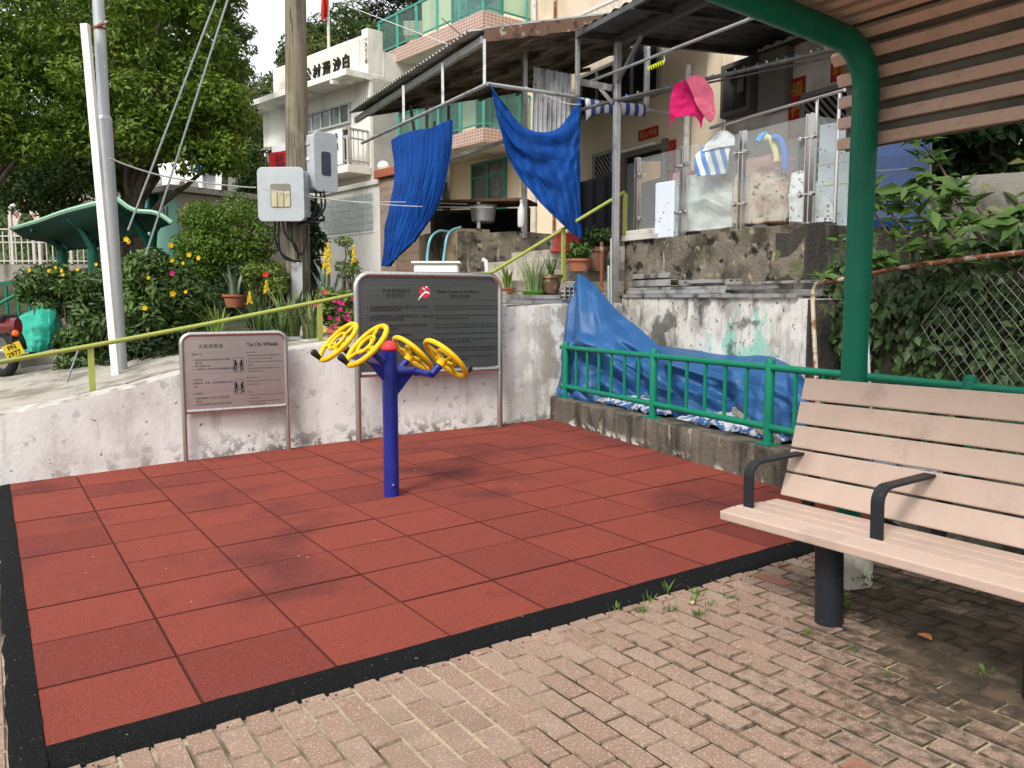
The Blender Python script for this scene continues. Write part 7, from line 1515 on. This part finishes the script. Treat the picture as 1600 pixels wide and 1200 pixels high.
tt = thing('air_conditioner', 'air conditioner outdoor unit on the white house wall', 'air conditioner', wf(-.8, -.2, 3.8)); c0 = on_line(wk, X, 291, 4.5); c1 = on_line(wk, X, 311, 4.5); za, zb = at(300, 298, 28.6).z, at(300, 279, 28.6).z
mb = MB(); mb.fbox(wf, c0, c1, -.42, -.05, za, zb); mb.build('case', mat('ac cream', (.55, .51, .46), .6), tt, bevel=.02); mb = MB(); mb.lathe([(min(zb - za, c1 - c0) * .42, 0), (min(zb - za, c1 - c0) * .42, .02)], wf((c0 + c1) / 2 + .06, -.42, (za + zb) / 2), 20, axis=(-.52, -.85, 0)); mb.build('fan_grille', mat('grille', (.10, .09, .085), .6), tt)
# ------------------------------------------------------------------ motorcycles on the path
MAROON = mat('maroon paint', (.12, .012, .016), .3, coat=.5); TYRE = mat('tyre rubber', (.018, .018, .018), .85, bump=.3); CHROME = mat('chrome', (.6, .6, .6), .2, 1.0)
hd = Vector((-.86, .5, 0)).normalized(); side = Vector((-hd.y, hd.x, 0)); wc = at(6, 566, 9.5); gz_ = terr(wc.x, wc.y) + .01; wc.z = gz_ + .27
t = thing('motorcycle', 'maroon motorcycle with yellow number plate cut by the left edge', 'motorcycle', Vector((wc.x, wc.y, gz_)))
def wheel(c, r, name='wheel'):
    mb = MB(); mb.tube([c + hd * math.cos(k * math.tau / 28) * (r - .05) + UP * math.sin(k * math.tau / 28) * (r - .05) for k in range(28)], .055, 10, closed=True); o = mb.build(name, TYRE, t, smooth='auto')
    mb = MB(); mb.lathe([(r - .09, -.02), (r - .07, 0), (r - .09, .02)], c, 24, axis=side); mb.lathe([(.05, -.06), (.05, .06)], c, 12, axis=side); mb.build('rim', CHROME, o, smooth='auto')
wheel(wc, .28); wheel(wc + hd * 1.22, .28)
mb = MB(); prof = [(-.34, .58, .05), (-.2, .58, .08), (.1, .55, .12), (.45, .50, .14), (.7, .62, .15), (.95, .66, .13), (1.05, .6, .06)]
rows = [[wc + hd * a + UP * (h - .27 + .10 * math.sin(b * math.tau / 12)) + side * (w_ * math.cos(b * math.tau / 12)) for b in range(13)] for a, h, w_ in prof]; mb.grid(rows); mb.add(rows[0][:12], [tuple(range(12))]); mb.add(rows[-1][:12], [tuple(range(12))[::-1]]); mb.build('body', MAROON, t, smooth='auto')
mb = MB(); mb.box(wc + hd * .12 + UP * .40, (.62, .22, .09), Matrix.Rotation(math.atan2(hd.y, hd.x), 3, 'Z')); mb.build('seat', BLK, t, bevel=.03)
mb = MB(); mb.tube([wc + hd * 1.05 + UP * .5 + side * s for s in (-.34, -.1, .1, .34)], .014, 8); mb.tube([wc + hd * 1.2, wc + hd * 1.0 + UP * .5], .03, 8); mb.build('handlebar', CHROME, t)
mb = MB(); mb.box(wc + hd * .55 - UP * .02, (.36, .24, .26), Matrix.Rotation(math.atan2(hd.y, hd.x), 3, 'Z')); mb.build('engine', IRON, t, bevel=.03)
mb = MB(); mb.tube([wc + hd * .5 - UP * .12 - side * .15, wc - hd * .28 - UP * .03 - side * .16], .045, 10); mb.build('exhaust', CHROME, t, smooth='auto')
mb = MB(); rows = [[wc - hd * .04 + (hd * math.cos(a) + UP * math.sin(a)) * .33 + side * s for s in (-.07, 0, .07)] for a in [math.pi * (.45 + .5 * k / 8) for k in range(9)]]; mb.grid(rows); mb.build('mudguard', BLK, t, thick=.008, smooth=True)
NPL = mat('plate yellow', (.72, .52, .03), .5); pc = at(21, 547, 9.2); back = (-hd * .85 + Vector((.35, -.6, .25))).normalized(); Xp = back.cross(UP).normalized() * -1; Yp = back.cross(Xp) * 1.0
if Yp.z < 0: Yp = -Yp
if Xp.x < 0: Xp = -Xp
_c, _s = math.cos(R(20)), math.sin(R(20)); Xp, Yp = Xp * _c + Yp * _s, Yp * _c - Xp * _s
mb = MB(); P = [pc + Xp * a + Yp * b for a, b in ((-.095, -.075), (.095, -.075), (.095, .075), (-.095, .075))]; mb.prism(P, -back * .006); pl = mb.build('number_plate', NPL, t); mb = MB(); text_mesh(mb, 'PN', pc + back * .004 - Xp * .05 + Yp * .008, Xp, Yp, .072, bold=.02); text_mesh(mb, '2977', pc + back * .004 - Xp * .083 - Yp * .062, Xp, Yp, .072, bold=.02); mb.build('lettering', INK, pl)
mb = MB(); mb.bar(pc + Yp * .07, wc - hd * .2 + UP * .3, .03); mb.build('plate_bracket', BLK, t)
mb = MB(); q = at(24, 521, 9.3); mb.lathe([(.012, -.04), (.035, -.02), (.038, .01), (.02, .03)], q, 12, axis=back); mb.bar(q, wc - hd * .15 + UP * .32, .018); mb.build('indicator', mat('indicator orange', (.75, .13, .02), .3), t, smooth='auto')
q2 = tri_crease(32, 9, 4, 8); q0 = creases([(.5, .05, .42, 1, .12, .10), (.62, .1, .60, 1, .08, -.10), (.72, .1, .78, 1, .09, .10), (.35, .2, .30, 1, .10, -.08), (.2, .2, .15, .9, .1, .08), (.85, .2, .95, .9, .08, .08), (.4, .5, .7, .45, .07, .05), (.55, .3, .66, .8, .05, .06)])
COV = mat('teal cover cloth', (.03, .33, .24), .65, layers=[dict(c=(.06, .45, .34), s=3, lo=.5, hi=.7), dict(c=(.02, .22, .16), s=5, lo=.55, hi=.7)], bump=.3, bscale=14)
t = thing('covered_motorcycle', 'motorcycle under a crumpled teal cloth cover in front of the green railing', 'motorcycle', at(55, 580, 10.6))
A = lambda *q: [at(*x) for x in q]
rows = [A((8, 515, 11.2), (30, 495, 11.1), (55, 483, 11.0), (78, 478, 10.9), (88, 486, 10.9), (95, 505, 10.9)), A((10, 530, 10.7), (32, 512, 10.6), (56, 500, 10.5), (76, 500, 10.45), (88, 510, 10.5), (97, 520, 10.7)), A((18, 545, 10.55), (34, 540, 10.4), (55, 530, 10.3), (74, 530, 10.3), (84, 530, 10.4), (90, 530, 10.6)), A((28, 556, 10.5), (36, 552, 10.35), (56, 552, 10.25), (66, 548, 10.25), (78, 548, 10.35), (82, 548, 10.5))]
mb = MB(); mb.grid(sheet(rows, 80, 60, lambda s, t_, p: Vector((-.2, -1, .2)) * (q0(s, t_) + .04 * q2(s, t_) + .05 * (abs(((s * 7 + .4 * math.sin(t_ * 3)) % 1) - .5) - .25) * (.4 + t_)))); mb.build('cover', COV, t, smooth=True, thick=.006)
for px in (30, 76): mb = MB(); c = at(px, 562, 11.0); c.z = terr(c.x, c.y) + .27; mb.lathe([(.15, -.05), (.26, -.055), (.28, 0), (.26, .055), (.15, .05)], c, 24, axis=(.35, -1, 0)); mb.build('wheel', TYRE, t, smooth='auto')
mb = MB(); mb.box(at(54, 545, 11.0), (.7, .22, .3)); mb.build('engine', IRON, t, bevel=.05)
mb = MB(); a, b = at(36, 592, 10.1), at(92, 585, 10.2); mb.bar((a.x, a.y, terr(a.x, a.y) + .06), (b.x, b.y, terr(b.x, b.y) + .09), .2, .17); mb.build('kerb_stone', GWALL, label='pale concrete kerb stone in front of the covered motorcycle', cat='kerb stone', bevel=.02)
for px, py, r, lab in ((103, 525, .22, 'upper grey boulder right of the teal motorcycle cover'), (112, 556, .26, 'lower grey boulder beside the kerb stone'), (96, 545, .18, 'small grey boulder touching the teal cover')):
    c = at(px, py, 10.9); mb = MB(); rows = [[c + Vector((math.cos(b * math.tau / 12) * math.sin(a), math.sin(b * math.tau / 12) * math.sin(a), math.cos(a))) * r * (1 + .35 * mnoise.noise(Vector((px + math.cos(b * math.tau / 12) * math.sin(a) * 1.4, math.sin(b * math.tau / 12) * math.sin(a) * 1.4, math.cos(a) * 1.4)))) for b in range(13)] for a in [math.pi * k / 9 for k in range(10)]]; mb.grid(rows); mb.build('boulder', ROCK, smooth='auto', label=lab, cat='rock', group='boulders by the path')
# ------------------------------------------------------------------ right side: fence, ivy bank, shrub, tank
FD = Vector((.36, -.93, 0)).normalized(); FO = Vector((2.52, 6.75, 0)); FN = Vector((.93, .36, 0))
IVY = leafmat('ivy leaf', (.020, .046, .013), (.07, .125, .03), .15, .35); BRL = leafmat('broad leaf', (.028, .068, .012), (.085, .16, .022), .22, .45)
mb = MB(); rows = []
for i in range(30):
    s = -1.2 + i * .26; row = []
    for d, z in ((.12, -.3), (.2, .3), (.3, .9), (.45, 1.35), (.8, 1.7), (1.5, 2.1), (2.6, 2.6), (5.0, 3.6)):
        p = FO + FD * s + FN * (d + (1.0 if s < 0.3 else 0) * max(0, .3 - s)); n_ = .1 * mnoise.noise(Vector((s * 1.5, z * 1.5, 3))); row.append(Vector((p.x, p.y, z + n_)) - FN * n_)
    rows.append(row)
mb.grid(rows); mb.build('bank', GROUNDM, kind='structure', smooth=True)
rg = np.random.default_rng(8); P, N = [], []
for k in range(7600):
    s = rg.uniform(-.3, 6); z = rg.uniform(.1, 1) ** .8 * 1.75; d = .02 + .30 * (z / 1.6) ** 1.6 + rg.normal() * .06
    dens = mnoise.noise(Vector((s * 1.6, z * 1.8, 7)))
    if dens < -.22 and rg.random() < .8: continue
    p = FO + FD * s + FN * (d - .05 * max(0, dens)); P.append((p.x, p.y, z)); N.append((-FN.x + rg.normal() * .4, -FN.y + rg.normal() * .4, .45 + rg.normal() * .35))
leaf_obj('ivy', leaf_at(np.array(P), np.array(N), .088, .06, rg, axis=np.array([0, 0, -1.0]) + rg.normal(size=(len(P), 3)) * .5), IVY, label='ivy and creepers covering the bank behind the wire fence', cat='ivy', kind='stuff')
rg = np.random.default_rng(18); P, N = [], []
for k in range(5200):
    s = rg.uniform(.2, 6.2); d = .35 + 3.6 * rg.random() ** 1.3; z = np.interp(d, [.3, .45, .8, 1.5, 2.6, 5.0], [1.1, 1.45, 1.75, 2.15, 2.65, 3.6]) + abs(rg.normal()) * .10
    p = FO + FD * s + FN * d; P.append((p.x, p.y, z)); N.append((-.5 + rg.normal() * .5, -.4 + rg.normal() * .5, .8))
leaf_obj('undergrowth', leaf_at(np.array(P), np.array(N), .15, .075, rg), leafmat('undergrowth leaf', (.04, .07, .018), (.15, .15, .05), .15), label='low tangled undergrowth on top of the bank above the wire fence', cat='undergrowth', kind='stuff')
t = thing('wire_fence', 'sagging chain link fence with a rusty top pipe beside the shelter post', 'fence', FO + FD * 2)
mb = MB(); tp = [at(1290, 443, 6.55), at(1365, 426, 6.0), at(1480, 408, 5.35), at(1610, 393, 4.75), at(1800, 370, 4.0)]; mb.tube([cat_rom(tp, k / 20) for k in range(21)], .016, 8); mb.build('top_pipe', RUST, t, smooth='auto')
WIREM = mat('fence wire', (.42, .42, .40), .5, .6); mb = MB(); Ht = 1.35
def fpt(s, h): q = FO + FD * s - FN * .04; bul = .05 * math.sin(s * 2.3) * math.sin(h * 2); return Vector((q.x, q.y, .22 + h)) - FN * (bul + .03 * mnoise.noise(Vector((s * 5, h * 5, 0)))) + FD * (.02 * mnoise.noise(Vector((s * 6, h * 6, 4)))) + UP * (.02 * mnoise.noise(Vector((s * 6, h * 6, 8))))
st = .075
for k in range(-20, 62):
    for sg in (1, -1):
        pts = []
        for j in range(13):
            h = Ht * j / 12; s = 1.0 + k * st + sg * h * .85 + (0 if sg > 0 else 0)
            if 1.25 + .25 * math.sin(h * 5) < s < 5.0: pts.append(fpt(s, h))
            elif len(pts) > 1: break
        if len(pts) > 1: mb.tube(pts, .0022, 3, cap=False)
mb.build('wire_mesh', WIREM, t)
for s in (2.3, 4.4): mb = MB(); mb.tube([fpt(s, -.3), fpt(s, Ht + .06)], .02, 8); mb.build('fence_post', RUST, t)
mb = MB(); P = [at(1278, 640, 6.2), at(1274, 560, 6.3), at(1270, 470, 6.45), at(1273, 450, 6.5), at(1282, 441, 6.5), at(1320, 436, 6.3)]; mb.tube([cat_rom(P, k / 24) for k in range(25)], .017, 8); mb.build('bent_pipe', mat('rusty cream pipe', (.44, .38, .29), .7, layers=[dict(c=(.22, .1, .05), s=14, lo=.5, hi=.62)]), label='bent rusty cream pipe leaning at the dark wall end', cat='pipe', smooth='auto')
mb = MB(); mb.tube([at(1361, 640, 5.6), at(1354, 490, 5.7)], .011, 8); mb.build('thin_pole', GALV, label='thin pale pole just right of the shelter post in the ivy', cat='pole')
# broad leaved shrub
def broad(lab, stems, seed, n_leaf, L, W, lm=BRL):
    g2 = np.random.default_rng(seed); b = Vector(stems[0][0]); t = thing('broadleaf_shrub', lab, 'shrub', b, 'broad leaved shrubs on the bank'); mb = MB(); P, N, A_ = [], [], []
    for q in stems:
        pts = [Vector(x) for x in q]
        mb.tube([cat_rom(pts, k / 10) for k in range(11)], [.014 - .001 * k for k in range(11)], 6)
        for k in range(n_leaf):
            f = 1 - g2.random() ** 1.6 * .75; p = cat_rom(pts, f); d = g2.normal(size=3); d[2] = abs(d[2]) * .3 + .05; d /= np.linalg.norm(d); l = L * g2.uniform(.7, 1.25)
            P.append(np.array(p) + d * l * .55); A_.append(d + np.array([0, 0, -.35 * g2.random()])); N.append(np.array([0, 0, 1]) + g2.normal(size=3) * .35 - d * .2 + np.array([-.25, -.35, 0]))
    mb.build('stems', BARK, t); leaf_obj('leaves', leaf_at(np.array(P), np.array(N), L, W, g2, .12, np.array(A_)), lm, t); return t
T_ = lambda *q: [at(*x) for x in q]
broad('broad leaved shrub with upright stems against the grey wall at the right edge', [T_((1560, 420, 5.6), (1530, 370, 5.6), (1490, 335, 5.6), (1478, 305, 5.6)), T_((1560, 420, 5.6), (1545, 350, 5.7), (1500, 300, 5.8), (1440, 285, 5.9)), T_((1560, 420, 5.6), (1580, 360, 5.4), (1610, 330, 5.3)), T_((1530, 400, 5.5), (1480, 360, 5.5), (1440, 340, 5.5), (1410, 300, 5.5)), T_((1540, 380, 5.8), (1500, 320, 6.0), (1470, 260, 6.2), (1440, 225, 6.3))], 71, 36, .175, .072)
broad('broad leaved shrub hanging beside the right side of the green shelter post', [T_((1430, 430, 5.9), (1400, 380, 5.9), (1370, 340, 5.9), (1355, 300, 5.9)), T_((1430, 430, 5.9), (1420, 370, 5.9), (1390, 330, 6.0), (1385, 300, 6.0)), T_((1430, 430, 5.9), (1410, 420, 5.8), (1380, 400, 5.7), (1360, 420, 5.7)), T_((1440, 430, 6.0), (1450, 360, 6.0), (1440, 320, 6.0), (1420, 300, 6.0))], 72, 46, .14, .055)
broad('low leafy branch growing over the wall end left of the shelter post', [T_((1345, 400, 6.3), (1320, 385, 6.4), (1308, 370, 6.4)), T_((1330, 440, 6.4), (1300, 436, 6.4), (1282, 434, 6.4))], 73, 12, .13, .05)
broad('darker shrub along the fence top near the right edge', [T_((1600, 440, 5.2), (1560, 400, 5.2), (1520, 385, 5.2)), T_((1600, 440, 5.2), (1600, 390, 5.1), (1590, 350, 5.0)), T_((1500, 430, 5.5), (1470, 400, 5.5), (1450, 380, 5.5))], 74, 26, .20, .085)
TANKM = mat('tank blue', (.02, .14, .60), .45, layers=[dict(c=(.02, .12, .5), s=2, lo=.45, hi=.65)])
t = thing('water_tank', 'large blue plastic water tank behind the shrub right of the shelter post', 'water tank', at(1384, 330, 9.3)); c = at(1384, 330, 9.3); mb = MB(); mb.lathe([(.40, -.4), (.42, 0), (.42, .5), (.43, .52), (.43, .56), (.42, .58), (.42, 1.1), (.25, 1.25), (.1, 1.3)], c, 32); mb.build('body', TANKM, t, smooth='auto')
mb = MB(); mb.tube([at(1340, 269, 8.8), at(1440, 262, 8.8)], .006, 6); mb.build('strap', WIREW, t)
for i, (px, m_) in enumerate(((1424, PVC), (1437, GALV), (1449, mat('cream pipe', (.5, .45, .33), .6)))): mb = MB(); mb.tube([at(px, 330, 9.1), at(px, 200, 9.1)], .045, 10); mb.build('service_pipe', m_, label=['white upright pipe next to the blue tank', 'grey upright pipe between the white and the cream pipe', 'cream upright pipe farthest from the blue tank'][i], cat='pipe', group='upright pipes beside the tank', smooth='auto')
mb = MB(); a, b = at(1500, 330, 6.9), at(1640, 262, 6.6); fw = frame(Vector((a.x, a.y, 0)), (b - a).xy); mb.fbox(fw, 0, 2.2, 0, .25, 1.2, at(1560, 272, 6.8).z); mb.build('block_wall', mat('block wall', (.22, .21, .18), .9, layers=[dict(c=(.12, .115, .09), s=2.5, lo=.45, hi=.65)], bump=.4), label='grey concrete block wall behind the broad leaved shrub', cat='wall')
tree('dark_tree', 'dark bushy tree under the shelter slats at the right edge', Vector((5.6, 9.2, 2.2)), [(V3(1560, 215, 9.5), (1.3, .8, .6), 22, .4), (V3(1650, 150, 9.5), (1.2, .8, 1.0), 18, .45), (V3(1500, 240, 9.8), (.6, .5, .4), 10, .3)], 9000, .14, .06, LDK, 81, .10)
tree('dark_tree', 'dark tree behind the blue tank', Vector((5.4, 11.5, 2.2)), [(V3(1450, 200, 11.5), (1.0, .8, .9), 22, .4)], 5000, .15, .07, L_HILL, 82, .09)
# ------------------------------------------------------------------ weeds and fallen leaves on the paving
WEED = leafmat('weed', (.07, .14, .025), (.16, .26, .05), .25)
gw = random.Random(9)
for i, (px, py, H, n) in enumerate(((963, 954, .07, 12), (1003, 957, .09, 22), (1015, 940, .10, 14), (1047, 955, .08, 18), (1090, 930, .07, 22), (1093, 962, .06, 18), (1110, 947, .05, 12), (1045, 925, .12, 10), (1085, 940, .05, 12), (1335, 1017, .05, 10), (1385, 1053, .05, 10), (1537, 1052, .06, 16), (1140, 935, .05, 14), (1262, 990, .05, 10))):
    p = ground(px, py, HP); t = thing('weed', 'small grassy weed in the paving joints by the black edging', 'weed', p, 'weeds in the paving joints'); blades(t, p, n, .07, H * .55, .006, WEED, 200 + i, stiff=.35)
for px, py, lab, r in ((1338, 915, 'leafy weed against the concrete plinth', .07), (1305, 950, 'leafy weed at the foot of the bench leg', .06)):
    p = ground(px, py, HP); t = thing('leafy_weed', lab, 'weed', p); leaf_obj('leaves', leaf_mesh([(np.array(p) + np.array([0, 0, r * .7]), r)], 46, .06, .024, int(px), up=.4), WEED, t)
DRY = [mat('dry leaf orange', (.42, .17, .06), .7), mat('dry leaf tan', (.45, .33, .18), .7), mat('dry leaf red', (.35, .12, .09), .7)]
for i, (px, py, s, lab) in enumerate(((1445, 997, .07, 'orange fallen leaf on the dark paving under the bench'), (1080, 944, .045, 'tan fallen leaf by the weeds'), (1219, 884, .05, 'reddish fallen leaf beside the bench leg'), (1232, 892, .04, 'small tan fallen leaf beside the bench leg'), (857, 655, .07, 'tan fallen leaf in the far corner of the red floor'))):
    p = ground(px, py, HP + .006 if i < 4 else .006); a = gw.uniform(0, 3); mb = MB(); X = EX * math.cos(a) + EY * math.sin(a); Y = EN.cross(X); P = []
    for k in range(7): x = k / 6; w_ = s * .32 * math.sin(math.pi * x) + .001; c = p + X * (s * (x - .5)) + EN * (.006 * math.sin(math.pi * x) + .002); P.append([c - Y * w_ + EN * .006, c, c + Y * w_ + EN * .006])
    mb.grid(P); mb.build('fallen_leaf', DRY[i % 3], label=lab, cat='leaf')
